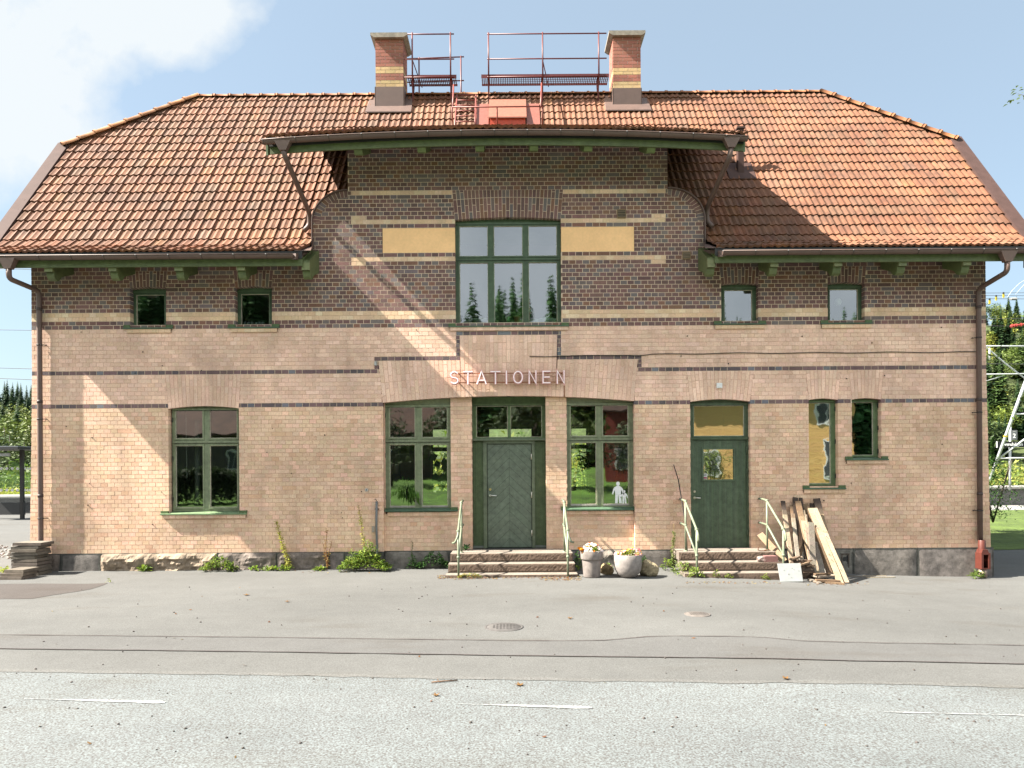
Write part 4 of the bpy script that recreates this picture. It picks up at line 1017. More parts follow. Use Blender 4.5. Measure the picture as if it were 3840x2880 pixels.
# ---------------------------------------------------------------- roof access: walkways, rails, ladder, hatch
RED = (.20, .028, .028); REDL = (.36, .085, .06)
WY0, WY1, WZ = 3.42, 3.78, 11.93
def walkway(xa, xb, posts, label):
    b = MB()
    b.box(xa, xb, WY0 - .004, WY0, WZ - .02, WZ + .075, RED); b.box(xa, xb, WY1, WY1 + .004, WZ - .02, WZ + .03, RED)
    n = int((xb - xa) / .045)
    for i in range(n): x = lerp(xa, xb, (i + .5) / n); b.box(x - .010, x + .010, WY0 + .001, WY1 - .001, WZ - .012, WZ, RED)
    for yy in (WY0 + .09, WY0 + .18, WY0 + .27): b.box(xa, xb, yy - .008, yy + .008, WZ - .016, WZ - .013, RED)
    for px in posts:
        x = pt(px, 330, WY0)[0]
        b.bar((x, WY0 + .02, WZ - .02), (x, WY0 + .15, Z0 + MS * (WY0 + .15) + .0), .035, .012, RED); b.bar((x, WY1 - .02, WZ - .02), (x, WY1 - .1, ZR + .05), .035, .012, RED)
        b.prism([(WY0 - .01, WZ + .07), (WY0 + .10, WZ - .1), (WY0 + .16, WZ - .1), (WY0 + .1, WZ + .02)], x - .03, x + .03, RED, 0, axis='x')
    o = b.build('walkway_grating', M['red'], house); o['label'] = label
    h = MB()
    for i in range(int((xb - xa) / .06)): x = xa + .03 + i * .06; h.box(x - .014, x + .014, WY0 - .006, WY0 - .0045, WZ + .028, WZ + .058, (.42, .52, .60))
    return o
wL = walkway(pt(1528, 320, WY0)[0], pt(1712, 320, WY0)[0], (1546, 1690), 'short grating beside the left chimney'); wR = walkway(pt(1805, 320, WY0)[0], pt(2284, 320, WY0)[0], (1832, 2035, 2245), 'long grating up to the right chimney')
def rail(par, posts, xr_, zs, y, ztop, zbot, label, brace=None):
    b = MB()
    for px in posts: x = pt(px, 220, y)[0]; b.tube([(x, y, zbot), (x, y, ztop)], .019, 8, RED)
    for z in zs: b.tube([(pt(xr_[0], 220, y)[0], y, z), (pt(xr_[1], 220, y)[0], y, z)], .016, 8, RED)
    if brace is not None: x = pt(brace, 260, y)[0]; b.tube([(x, y, WZ + .42), (x + .17, y + .5, WZ + .02)], .013, 6, RED)
    o = b.build('roof_guard_rail', M['red'], par); return o
yP = WY0 - .01
zr = [pt(1900, v, yP)[1] for v in (127.5, 221, 288)]; zt_ = pt(1900, 122, yP)[1]
rail(wR, (1832, 2035, 2245.5), (1827, 2275), zr, yP, zt_, WZ - .05, '', 2035)
rail(wL, (1546, 1689.5), (1516, 1703), [pt(1620, v, yP)[1] for v in (128, 222, 289.5)], yP, pt(1620, 122, yP)[1], WZ - .05, '', 1548)
yb_ = WY1 + .35
b = MB()
for px, yt in ((1571, 216), (1728, 210)): x, z = pt(px, yt, yb_); b.tube([(x, yb_, ZR - .5), (x, yb_, z)], .019, 8, RED)
for ya, yb2 in ((221, 213), (309, 302)): A_ = pt(1516, ya, yb_); B_ = pt(1740, yb2, yb_); b.tube([(A_[0], yb_, A_[1]), (B_[0], yb_, B_[1])], .016, 8, RED)
b.build('roof_guard_rail', M['red'], wL)
def onr(px, py, lift=.12):
    """pixel -> point lifted above the main roof plane"""
    u, v = px - 1920.0, HY - py; ut, vt = u * CR + v * SR, v * CR - u * SR
    y = (ZC - Z0 - lift * 1.65 + D * vt / F) / (MS - vt / F); return Vector((ut * (D + y) / F, y, ZC + vt * (D + y) / F))
ld = MB()
A_, B_ = onr(1709, 372), onr(1704, 480); A2, B2 = onr(1785, 357), onr(1781, 480)
for a, b_ in ((onr(1714, 357), B_ + (B_ - A_) * .4), (A2, B2 + (B2 - A2) * .4)): ld.tube([a, b_], .020, 8, REDL)
for i in range(9):
    t = i / 8 * 1.3; p0 = onr(1714, 357).lerp(B_, t); p1 = A2.lerp(B2, t); ld.tube([p0, p1], .014, 6, REDL)
ld.build('roof_ladder', M['red'], house)
gr2 = MB()
L0, L1 = onr(1694, 402, .55), onr(2037, 399, .55)
gr2.tube([L0, L1], .017, 8, REDL)
for px, yt, yb2 in ((1695, 402, 480), (1864, 401, 478), (2035, 399, 480)):
    t_ = onr(px, yt, .55); bt_ = onr(px, yb2 + 10, .05); gr2.tube([t_, Vector((t_.x, bt_.y, bt_.z))], .016, 8, REDL)
for px, pt_ in ((1701, 318), (2031, 312)):
    t_ = onr(px - 3, 401, .55); x, z = pt(px, pt_, WY0); gr2.tube([t_, (x, WY0, z)], .02, 8, REDL)
gr2.build('hatch_guard_rail', M['red'], house)
ht = MB()
P0 = onr(1838, 478, .02); yh0 = P0.y; hx0, hx1 = pt(1837, 450, yh0)[0], pt(1970, 450, yh0)[0]; zf0 = Z0 + MS * yh0 - .1; zf1 = pt(1900, 441, yh0)[1]; yh1 = yh0 + .62; zt2 = pt(1900, 371, yh1)[1]
ht.prism([(yh0, zf0), (yh0, zf1), (yh1, zt2 - .03), (yh1, Z0 + MS * yh1 - .1)], hx0, hx1, (.95, .14, .06), 0, axis='x')
ht.prism([(yh0 - .05, zf1 - .03), (yh0 - .05, zf1 + .0), (yh1 + .02, zt2 + .0), (yh1 + .02, zt2 - .03)], hx0 - .03, hx1 + .03, (.50, .21, .14), 0, axis='x')
o = ht.build('roof_hatch', M['red'], house)
fl = MB(); 
def rp(x, y, h=.075): return (x, y, Z0 + MS * y + h * 1.65)
for xa, xb, c_ in ((hx0 - .38, hx0 - .035, (.42, .16, .12)), (hx1 + .035, hx1 + .36, (.42, .16, .12))):
    fl.mark(); ya, yb3 = yh0 - .35, yh1 - .02
    fl.hexa([rp(xa, ya, .06), rp(xb, ya, .06), rp(xb, yb3, .06), rp(xa, yb3, .06), rp(xa, ya), rp(xb, ya), rp(xb, yb3), rp(xa, yb3)], c_)
fl.build('hatch_flashing', M['red'], o)
# ---------------------------------------------------------------- the wall sign
sg = empty('wall_sign', (qx(6, 1078, 280), -.1, qz(6, 1078, 280))); tag(sg, 'pale pink neon letters spelling STATIONEN above the front door', 'wall sign')
zA, zB = qz(6, 1078, 318), qz(6, 1078, 230); H_ = zB - zA
def lx(v): return qx(6, v, 275, -.12)
def arc(cx_, cz, rx_, rz_, a0, a1, n=10): return [(cx_ + rx_ * math.cos(lerp(a0, a1, i / n)), cz + rz_ * math.sin(lerp(a0, a1, i / n))) for i in range(n + 1)]
def glyph(ch, a, b):
    w = b - a; T, B0, Mi = H_ - .022, .022, H_ / 2; l, r_ = .022, w - .022; p = math.pi
    if ch == 'T': return [[(0.004, T), (w - .004, T)], [(w / 2, T), (w / 2, B0 - .02)]]
    if ch == 'A': return [[(l - .01, B0 - .02), (w / 2, T + .01), (r_ + .01, B0 - .02)], [(w * .24, H_ * .30), (w * .76, H_ * .30)]]
    if ch == 'I': return [[(w / 2, B0 - .02), (w / 2, T + .02)]]
    if ch == 'O': return [arc(w / 2, Mi, w / 2 - .022, Mi - .022, 0, 2 * p, 24)]
    if ch == 'N': return [[(l, B0 - .02), (l, T + .01), (r_, B0 - .01), (r_, T + .02)]]
    if ch == 'E': return [[(r_ + .015, T), (l, T), (l, B0), (r_ + .015, B0)], [(l, Mi), (r_, Mi)]]
    if ch == 'S':
        q1 = (H_ - .044) / 4; cx_ = w / 2; rx_ = w / 2 - .022
        return [arc(cx_, T - q1, rx_, q1, rad(25), rad(90), 5) + arc(cx_, T - q1, rx_, q1, rad(90), rad(270), 10)[1:] + arc(cx_, B0 + q1, rx_, q1, rad(90), rad(-90), 10)[1:] + arc(cx_, B0 + q1, rx_, q1, rad(-90), rad(-160), 5)[1:]]
def ribbon(mb, poly, w, y0, y1, c, x0, z0):
    P_ = [Vector((p[0], p[1])) for p in poly]; L, Rr = [], []; closed = (P_[0] - P_[-1]).length < .001
    for i, p in enumerate(P_):
        pv = P_[i - 1] if i > 0 else (P_[-2] if closed else None); nx_ = P_[i + 1] if i < len(P_) - 1 else (P_[1] if closed else None)
        d0 = (p - pv).normalized() if pv is not None else None; d1 = (nx_ - p).normalized() if nx_ is not None else None
        if d0 is None: d0 = d1
        if d1 is None: d1 = d0
        n0, n1 = Vector((-d0.y, d0.x)), Vector((-d1.y, d1.x)); m_ = (n0 + n1); m_ = m_.normalized() if m_.length > .01 else n0
        k = w / 2 / max(.42, m_.dot(n0)); L.append(p + m_ * k); Rr.append(p - m_ * k)
    for i in range(len(P_) - 1):
        a, b, c2, d = L[i], L[i + 1], Rr[i + 1], Rr[i]
        mb.prism([(x0 + a.x, z0 + a.y), (x0 + b.x, z0 + b.y), (x0 + c2.x, z0 + c2.y), (x0 + d.x, z0 + d.y)], y0, y1, c)
M['neon'] = mat('sign_letter', W1_, .45, True, .04, 20)
for ch, a, b_ in (('S', 703, 763), ('T', 790, 853), ('A', 876, 943), ('T', 965, 1033), ('I', 1060, 1080), ('O', 1110, 1180), ('N', 1210, 1268), ('E', 1300, 1357), ('N', 1392, 1450)):
    L = MB(); xa, xb = lx(a), lx(b_)
    for poly in glyph(ch, xa, xb):
        ribbon(L, poly, .044, -.135, -.075, (.56, .25, .25), xa, zA); ribbon(L, poly, .036, -.142, -.1355, (.72, .42, .42), xa, zA); ribbon(L, poly, .014, -.156, -.1425, (.92, .86, .86), xa, zA)
    L.build('letter', M['neon'], sg)
rl = MB()
for v in (244, 303): z = qz(6, 1078, v); rl.mark(); rl.box(lx(735), lx(1440), -.074, -.055, z - .009, z + .009, (.45, .18, .08))
for v in (760, 1000, 1250, 1430): rl.mark() if v == 760 else None; rl.box(lx(v) - .012, lx(v) + .012, -.054, -.001, qz(6, 1078, 303) - .01, qz(6, 1078, 303) + .01, (.4, .2, .1)); rl.box(lx(v) - .012, lx(v) + .012, -.054, -.001, qz(6, 1078, 244) - .01, qz(6, 1078, 244) + .01, (.4, .2, .1))
rl.build('mounting_rail', M['plain'], sg)
cbm = MB(); cbm.tube([(lx(1447), -.06, zA + .02), (lx(1447), -.016, zA - .04), (lx(1447), -.012, qz(6, 1447, 398))], .009, 6, (.45, .18, .08)); cbm.build('cable', M['plain'], sg)
# ================================================================ GROUND
GX = sorted(set([-400, -200, -120, -80, -50, -30, -20, -15, 15, 20, 30, 50, 80, 120, 200, 400] + [i * .5 for i in range(-26, 27)]))
def gl_(x):
    for a, b in zip(GX[:-1], GX[1:]):
        if a <= x <= b: return lerp(g(a), g(b), (x - a) / (b - a))
    return g(x)
def sheet(name, mat_, ya, yb, dz_=0.0, xs=None, n=60, kind='structure', x0=None, x1=None, soft=0, seed=0):
    """strip on the ground between two curves ya(x) < yb(x)"""
    b = MB(); xs_ = sorted(set([x for x in GX if x0 <= x <= x1] + [lerp(x0, x1, i / n) for i in range(n + 1)]))
    pts = []
    for x in xs_:
        w0, w1 = ya(x), yb(x)
        if soft: w0 += soft * noise.fractal(Vector((x * 2.3, seed, 0)), 1, 2, 4); w1 += soft * noise.fractal(Vector((x * 2.3, seed + 9, 0)), 1, 2, 4)
        pts += [(x, w0, gl_(x) + dz_), (x, max(w1, w0 + .002), gl_(x) + dz_)]
    b.idx(pts, [(2 * i, 2 * i + 2, 2 * i + 3, 2 * i + 1) for i in range(len(xs_) - 1)])
    o = b.build(name, mat_); 
    if kind: o['kind'] = kind
    return o
b = MB(); ys = [-300, -120, -60, -30, -16, -10, -5, -2, 0, 5, 10, 16, 30, 45, 300]
b.idx([(x, y, g(x)) for x in GX for y in ys], [(i * len(ys) + j, (i + 1) * len(ys) + j, (i + 1) * len(ys) + j + 1, i * len(ys) + j + 1) for i in range(len(GX) - 1) for j in range(len(ys) - 1)])
b.build('ground', M['yard'])['kind'] = 'structure'
def curve_from(pts):
    P_ = sorted(gp(*p) for p in pts)
    def f(x):
        if x <= P_[0][0]: a, b_ = P_[0], P_[1]
        elif x >= P_[-1][0]: a, b_ = P_[-2], P_[-1]
        else:
            for a, b_ in zip(P_[:-1], P_[1:]):
                if a[0] <= x <= b_[0]: break
        t = (x - a[0]) / (b_[0] - a[0]); return lerp(a[1], b_[1], t)
    return f
c1 = curve_from([(0, 2382), (1000, 2392), (1920, 2404), (2150, 2405), (2280, 2402), (2350, 2396), (2430, 2389), (2520, 2387), (2800, 2389), (2880, 2393), (2950, 2400), (3020, 2406), (3300, 2413), (3840, 2422)])
c2 = curve_from([(0, 2434), (1000, 2446), (1920, 2460), (2600, 2468), (3200, 2480), (3840, 2492)])
c3 = curve_from([(0, 2517), (960, 2530), (1920, 2548), (2800, 2560), (3840, 2578)])
off = lambda f, d: (lambda x: f(x) + d)
sheet('road', M['road'], lambda x: c3(x) - 9.5, c3, .003, x0=-50, x1=50, n=300, soft=.05, seed=1)
sheet('road_edge', M['rim'], off(c3, -.04), off(c3, .05), .007, x0=-30, x1=30, n=400, soft=.05, seed=4)
sheet('patched_strip', M['patch'], c2, c1, .004, x0=-30, x1=30, n=200)
sheet('tar_line', M['tar'], off(c1, -.014), off(c1, .014), .009, x0=-30, x1=30, n=500, soft=.012, seed=2)
sheet('tar_line', M['tar'], off(c2, -.011), off(c2, .012), .009, x0=-30, x1=30, n=500, soft=.014, seed=3)
# dark patch at the left
pts = [gp(*p) for p in ((-300, 2194), (120, 2189), (330, 2190), (405, 2187), (385, 2196), (340, 2210), (290, 2219), (200, 2232), (120, 2246), (0, 2247), (-300, 2250))]
b = MB(); b.face([(x, y, gl_(x) + .004) for x, y in pts][::-1]); b.build('asphalt_patch', M['dpatch'])['kind'] = 'structure'
# worn centre line dashes
M['paint'] = asphalt('worn_road_paint', (.14, .145, .145), (.31, .32, .32), 26, .14, .2)
for i, (xa, xb, yy, a0) in enumerate(((90, 620, 2630, .0), (1716, 2220, 2650, 0), (3310, 3900, 2680, 0))):
    b = MB(); n = 60; pts = []
    for k in range(n + 1):
        t = k / n; X, Y = gp(lerp(xa, xb, t), yy + (t - .5) * 14)
        prof = sstep(min(1, (t if i != 2 else (1 - t) if i == 2 and False else t) * 1.1 + .08)) if i != 2 else max(.12, abs(math.sin(t * 9)) * .5)
        if i < 2: prof = .12 + .88 * sstep(t * 1.25) if t < .97 else .6
        w_ = .030 * prof * (1 + .5 * noise.noise(Vector((X * 5, i, 0)))); pts += [(X, Y - w_, gl_(X) + .0085), (X, Y + w_, gl_(X) + .0085)]
    b.idx(pts, [(2 * k, 2 * k + 2, 2 * k + 3, 2 * k + 1) for k in range(n)]); b.build('road_marking', M['paint'])['kind'] = 'structure'
# manhole covers
for (px, py, r_, lab) in ((1890, 2352, .235, 'dark round manhole cover in the asphalt in front of the main steps'), (2615, 2304, .17, 'faded small round manhole cover in front of the side steps')):
    X, Y = gp(px, py); b = MB(); rr_ = [r_, r_ * .9, r_ * .88, .001]; z = gl_(X)
    cc = (.15, .14, .135) if r_ > .2 else (.24, .21, .19)
    b.lathe([(r_ * 1.05, -.01), (r_ * 1.05, .006), (r_ * .98, .009), (r_ * .95, .004), (r_ * .92, .004), (r_ * .90, .010), (.001, .010)], (0, 0, 0), 28, cc)
    for i in range(-4, 5):
        for j in range(-4, 5):
            if i * i + j * j < 15: b.box(i * r_ * .18 - r_ * .05, i * r_ * .18 + r_ * .05, j * r_ * .18 - r_ * .03, j * r_ * .18 + r_ * .03, .0105, .014, cc)
    o = b.build('manhole_cover', M['concrete']); o.location = (X, Y, z); tag(o, lab, 'manhole cover')
# ================================================================ STEPS AND HANDRAILS
def stone_step(b, x0, x1, y0, y1, z0, z1, seed):
    """granite block with a rough tooled front and a smooth top"""
    nx, nz = int((x1 - x0) / .03), 6; pts = []
    for i in range(nx + 1):
        for j in range(nz + 1):
            x, z = lerp(x0, x1, i / nx), lerp(z0, z1, j / nz); e = 0 if j in (0, nz) or i in (0, nx) else 1
            d = .004 * noise.noise(Vector((x * 22, z * 26, seed))) + .004 * noise.noise(Vector((x * 50, z * 50, seed)))
            pts.append((x, y0 - (.006 + d) * e, z))
    b.idx(pts, [(i * (nz + 1) + j, (i + 1) * (nz + 1) + j, (i + 1) * (nz + 1) + j + 1, i * (nz + 1) + j + 1) for i in range(nx) for j in range(nz)], (.245, .175, .13), 0)
    b.idx([(x0, y0, z1), (x1, y0, z1), (x1, y1, z1), (x0, y1, z1), (x0, y0, z0), (x0, y1, z0), (x1, y0, z0), (x1, y1, z0)], [(0, 1, 2, 3)], (.40, .35, .30), 0)
    b.idx([(x0, y0, z1), (x0, y1, z1), (x0, y1, z0), (x0, y0, z0)], [(0, 1, 2, 3)], (.33, .28, .24), 0); b.idx([(x1, y0, z1), (x1, y1, z1), (x1, y1, z0), (x1, y0, z0)], [(3, 2, 1, 0)], (.33, .28, .24), 0)
def steps(x0, x1, label, dx=(0, .015, .04), zb=-.15):
    r = empty('stone_steps', ((x0 + x1) / 2, -.7, g((x0 + x1) / 2))); tag(r, label, 'steps')
    for i, (ya, yb, za, zb_) in enumerate(((-.66, BY - .012, .325, .48), (-.98, -.6, .165, .318), (-1.29, -.9, zb, .158))):
        b = MB(); d = dx[i]; stone_step(b, x0 - d, x1 + d, ya, yb, za, zb_, i + x0)
        b.build('step', M['step'], r)
        if i: m_ = MB(); m_.box(x0 - d + .01, x1 + d - .01, ya + .3, yb, zb_, zb_ + .008, (.06, .05, .04)); m_.build('mortar_joint', M['concrete'], r)
    return r
steps(-1.205, 1.165, 'wide granite steps with three treads before the front door'); steps(3.22, 5.09, 'granite steps up to the fluted side door, bricks lying on the right end', zb=-.2)
RG = (.155, .18, .12)
M['railpaint'] = mat('pale_green_rail_paint', W1_, .5, True, .12, 16, .1, 6)
def handrail(X, side, zbase, label, curl):
    r = empty('handrail', (X, -.9, zbase)); tag(r, label, 'handrail')
    rr_ = .0215; yr_, yf = -.46, -1.30; Zt0, Zt1, Zm0, Zm1 = 1.455, .975, .985, .49
    b = MB(); b.tube([(X, yr_, .48), (X, yr_, Zt0 - .01)], rr_ * .95, 10, RG); b.lathe([(.045, .0), (.045, .012), (.02, .02)], (X, yr_, .48), 12, RG); b.build('rear_post', M['railpaint'], r)
    b = MB(); b.tube([(X, yf, zbase - .05), (X, yf, Zt1 + .0)], rr_ * .95, 10, RG); b.blob((X, yf, Zm1), .034, .034, .034, RG, amp=0, n=10); b.lathe([(.034, -.02), (.034, .02)], (X, yf, Zt1), 12, RG); b.build('front_post', M['railpaint'], r)
    b = MB(); sl = (Zt1 - Zt0) / (yf - yr_)
    dk_ = (.10, .13, .09)
    b.tube(arcpath([(X, -.02, Zt0 + .025), (X, -.16, Zt0 + .025)], .05), rr_ * 1.15, 10, dk_); b.tube(arcpath([(X, -.155, Zt0 + .025), (X, -.43, Zt0 + .01), (X, yf, Zt1), (X, yf - .10, Zt1 - .09), (X + curl * .05, yf - .12, Zt1 - .20), (X + curl * .10, yf - .06, Zt1 - .215)], .07, 6), rr_, 10, RG)
    b.blob((X, yr_, Zt0 + .0), .034, .034, .034, RG, amp=0, n=10); b.lathe([(.028, -.022), (.036, -.015), (.036, .015), (.028, .022)], (X, yf, Zt1), 12, RG); b.build('top_rail', M['railpaint'], r)
    b = MB(); b.tube([(X, -.02, Zm0 + .01), (X, -.14, Zm0 + .01)], rr_ * 1.1, 10, dk_); b.tube(arcpath([(X, -.135, Zm0 + .01), (X, -.45, Zm0), (X, yf, Zm1)], .09, 6), rr_ * .9, 10, RG); b.blob((X, yr_, Zm0), .03, .03, .03, RG, amp=0, n=10); b.build('middle_rail', M['railpaint'], r)
handrail(-1.0, -1, g(-1), 'pale green pipe handrail on the left side of the front door steps', -1)
handrail(1.02, 1, g(1), 'pale green pipe handrail on the right side of the front door steps', 1)
handrail(3.40, -1, g(3.4), 'pale green pipe handrail beside the weeds at the side door steps', 0)
handrail(5.0, 1, g(5), 'pale green pipe handrail between the side door and the leaning planks', 0)
# bricks and iron on the side steps
b = MB(); b.box(0, .26, 0, .13, 0, .10, (.20, .10, .09)); b.box(.02, .24, .001, .129, .1005, .112, (.26, .13, .12)); o = b.build('loose_brick', M['brick']); X, Z = pt(2866, 2103, -.96); o.location = (X, -.965, .32); tag(o, 'dark purple loose brick lying on the middle tread of the side steps', 'brick')
b = MB(); b.blob((.09, .06, .05), .095, .065, .055, (.50, .38, .34), amp=.22, seed=4, n=12, freq=2.5); o = b.build('broken_brick', M['concrete']); X, Z = pt(2842, 2103, -.96); o.location = (X, -.96, .32); tag(o, 'small pale broken brick lump beside the purple brick on the steps', 'brick lump')
b = MB(); RU = (.20, .075, .03); b.box(0, .16, 0, .05, 0, .012, RU); b.tube([(0, .02, .006), (-.04, .02, .02), (-.035, .02, .08)], .009, 6, RU); b.tube([(.08, .03, .012), (.15, .03, .03), (.2, .02, .012)], .008, 6, RU); o = b.build('boot_scraper', M['concrete']); X, Z = pt(2850, 2067, -.55); o.location = (X, -.58, .481); tag(o, 'rusty bent iron piece on the top side step by the handrail foot', 'iron piece')
# ================================================================ POTS, ROCKS, FLOWERS
def leafquad(b, p, d, up, L, w, c, bend=.3, m=0):
    d = Vector(d).normalized(); s_ = d.cross(Vector(up)); 
    if s_.length < .01: s_ = Vector((1, 0, 0))
    s_ = s_.normalized() * w / 2; u = s_.cross(d).normalized(); p = Vector(p); mid = p + d * L * .5 + u * L * bend * .3; tip = p + d * L - u * L * bend * .4
    b.idx([p - s_ * .25, p + s_ * .25, mid + s_, tip, mid - s_], [(0, 1, 2, 3, 4)], c, m)
def rdir(zmin=-.2, zmax=1.0):
    t = R.uniform(0, 2 * math.pi); z = R.uniform(zmin, zmax); r_ = math.sqrt(max(0, 1 - z * z)); return Vector((r_ * math.cos(t), r_ * math.sin(t), z))
GL = [(.15, .23, .035), (.21, .31, .045), (.10, .17, .03), (.28, .36, .06)]
def lc_(a=.2): return vary(R.choice(GL), a, .08)
def bloom(b, p, n_, r_, c, cc):
    n_ = Vector(n_).normalized(); a = n_.cross(Vector((0, 0, 1)));
    if a.length < .05: a = Vector((1, 0, 0))
    a.normalize(); d = n_.cross(a); p = Vector(p); k = 7
    ring = [p + (a * math.cos(2 * math.pi * i / k) + d * math.sin(2 * math.pi * i / k)) * r_ * (1 if i % 2 else .86) + n_ * r_ * .35 for i in range(k)]
    ring2 = [p + (a * math.cos(2 * math.pi * i / k) + d * math.sin(2 * math.pi * i / k)) * r_ * .34 + n_ * r_ * .28 for i in range(k)]
    b.idx([p] + ring, [(0, i + 1, (i + 1) % k + 1) for i in range(k)], vary(c, .1), 0); b.idx([p + n_ * r_ * .2] + ring2, [(0, i + 1, (i + 1) % k + 1) for i in range(k)], cc, 0)
X, Y = gp(2224, 2170); Y += .2
r = empty('flower_pot', (X, Y, g(X))); tag(r, 'tall grey clay pot of white and orange flowers right of the front steps', 'flower pot')
b = MB(); s_ = 81 * 13.4 / F / 2 / .2
b.lathe([(.001, 0), (.150, 0), (.155, .02), (.178, .31), (.180, .325), (.196, .33), (.205, .345), (.207, .48), (.203, .495), (.190, .495), (.180, .46), (.001, .45)], (X, Y, g(X)), 36, (.40, .345, .315))
b.build('pot', M['concrete'], r)
b = MB(); b.lathe([(.001, .47), (.185, .46)], (X, Y, g(X)), 20, (.03, .02, .015)); b.build('soil', M['concrete'], r)
fl_, lv = MB(), MB(); z0 = g(X) + .47
for i in range(260): d = rdir(0, 1); p = Vector((X, Y, z0)) + Vector((d.x * .17, d.y * .17, d.z * .10)) * R.uniform(.3, 1); leafquad(lv, p, rdir(-.1, .9), (0, 0, 1), R.uniform(.03, .06), .022, lc_())
for i in range(120):
    d = rdir(.05, 1); u = R.random(); cen = d.x; p = Vector((X, Y, z0)) + Vector((d.x * .20 + .0, d.y * .19, d.z * (.165 - .05 * abs(d.x)))) * R.uniform(.9, 1.05)
    c = (.85, .80, .84) if u < .72 else ((.80, .28, .02) if u < .88 else (.65, .10, .03))
    if d.x < -.75: c = (.85, .35, .02) if R.random() < .6 else (.9, .88, .85)
    bloom(fl_, p, d + Vector((0, -.4, .2)), R.uniform(.020, .030), c, (.75, .55, .62) if c[2] > .5 else (.5, .12, .02))
for i in range(5): p = Vector((X - .21 + R.uniform(-.03, .03), Y - .08 + R.uniform(-.05, .05), z0 + .045 + R.uniform(-.03, .03))); fl_.blob(p, .034, .034, .024, (.85, .30, .01), amp=.12, n=8)
lv.build('leaves', M['leaf'], r); fl_.build('flowers', M['leaf'], r)
X, Y = gp(2361, 2170); Y += .17
r = empty('flower_bowl', (X, Y, g(X))); tag(r, 'round pale concrete planter of pink and yellow flowers next to the larger rock', 'planter')
b = MB(); b.lathe([(.001, 0), (.10, .0), (.15, .02), (.20, .07), (.235, .14), (.250, .22), (.253, .30), (.253, .42), (.247, .425), (.236, .42), (.22, .38), (.001, .36)], (X, Y, g(X)), 40, (.47, .42, .39)); b.build('bowl', M['concrete'], r)
b = MB(); b.lathe([(.001, .385), (.225, .38)], (X, Y, g(X)), 20, (.03, .02, .015)); b.build('soil', M['concrete'], r)
fl_, lv = MB(), MB(); z0 = g(X) + .40
for i in range(300):
    d = rdir(0, 1); hh = .07 + .09 * max(0, d.x + .2); p = Vector((X, Y, z0)) + Vector((d.x * .23, d.y * .2, d.z * hh)) * R.uniform(.4, 1); leafquad(lv, p, rdir(-.3, .9) + Vector((0, -.4, 0)), R.uniform(.03, .06) * 1 if True else 0, .026, .03, vary((.30, .30, .04) if R.random() < .5 else (.15, .22, .03), .2)) if False else leafquad(lv, p, rdir(-.3, .9) + Vector((0, -.4, 0)), (0, 0, 1), R.uniform(.03, .055), .026, vary((.30, .30, .04) if R.random() < .5 else (.15, .22, .03), .2))
for i in range(95):
    d = rdir(-.05, 1); hh = .09 + .13 * max(0, d.x * .9 + .1) ; p = Vector((X, Y, z0)) + Vector((d.x * .25, d.y * .24, d.z * hh + (-.03 if d.y < -.7 else 0))); u = R.random()
    c = (.80, .22, .30) if u < .45 else ((.85, .55, .60) if u < .7 else ((.62, .07, .04) if u < .8 else (.80, .50, .03)))
    bloom(fl_, p, d + Vector((0, -.5, .1)), R.uniform(.018, .028), c, (.9, .75, .7))
lv.build('leaves', M['leaf'], r); fl_.build('flowers', M['leaf'], r)
for (px, py, rx_, rz_, c, lab, sd) in ((2279, 2158, .125, .115, (.30, .22, .12), 'small brown rock on the asphalt between the two flower planters', 2), (2440, 2164, .17, .175, (.38, .31, .20), 'larger pale lichen-spotted rock right of the round planter', 9)):
    X, Y = gp(px, py); Y += .12; b = MB(); b.blob((0, 0, rz_ * .72), rx_, rx_ * .8, rz_, c, amp=.20, seed=sd, n=22, freq=1.2); o = b.build('rock', M['stone']); o.location = (X, Y, g(X)); tag(o, lab, 'rock')
# ================================================================ WEEDS AND PLANTS
def rosette(b, X, Y, n, L, c=None, z=None):
    z = g(X) if z is None else z
    for i in range(n):
        t = R.uniform(0, 2 * math.pi); e = R.uniform(.25, 1.3); d = Vector((math.cos(t) * math.cos(e), math.sin(t) * math.cos(e) * .8, math.sin(e)))
        LL = L * R.uniform(.6, 1.1); w_ = LL * .26; p = Vector((X, Y, z)); s_ = d.cross(Vector((0, 0, 1))).normalized() * w_ / 2; cc = vary(c, .2) if c else lc_()
        p1, p2, p3 = p + d * LL * .4, p + d * LL * .75 - Vector((0, 0, LL * .08)), p + d * LL - Vector((0, 0, LL * .25))
        b.idx([p, p1 - s_ * .7, p2 - s_, p3, p2 + s_, p1 + s_ * .7], [(0, 5, 4, 3, 2, 1)], cc)
def bushy(b, X, Y, w, h, n, ls, cols=None, dy=.12):
    z = g(X)
    for i in range(n):
        t = R.uniform(-1, 1); hh = h * (1 - t * t * .75) * R.uniform(.1, 1) ** .7; hh *= .8 + .4 * noise.noise(Vector((t * 3, X, 0)))
        p = Vector((X + t * w / 2, Y + R.uniform(-dy, dy) * (1.2 - hh / h), z + hh)); d = rdir(-.3, .9) + Vector((t * .4, -.3, 0)); leafquad(b, p, d, (0, 0, 1), ls * R.uniform(.6, 1.2), ls * .42, vary(R.choice(cols), .18) if cols else lc_())
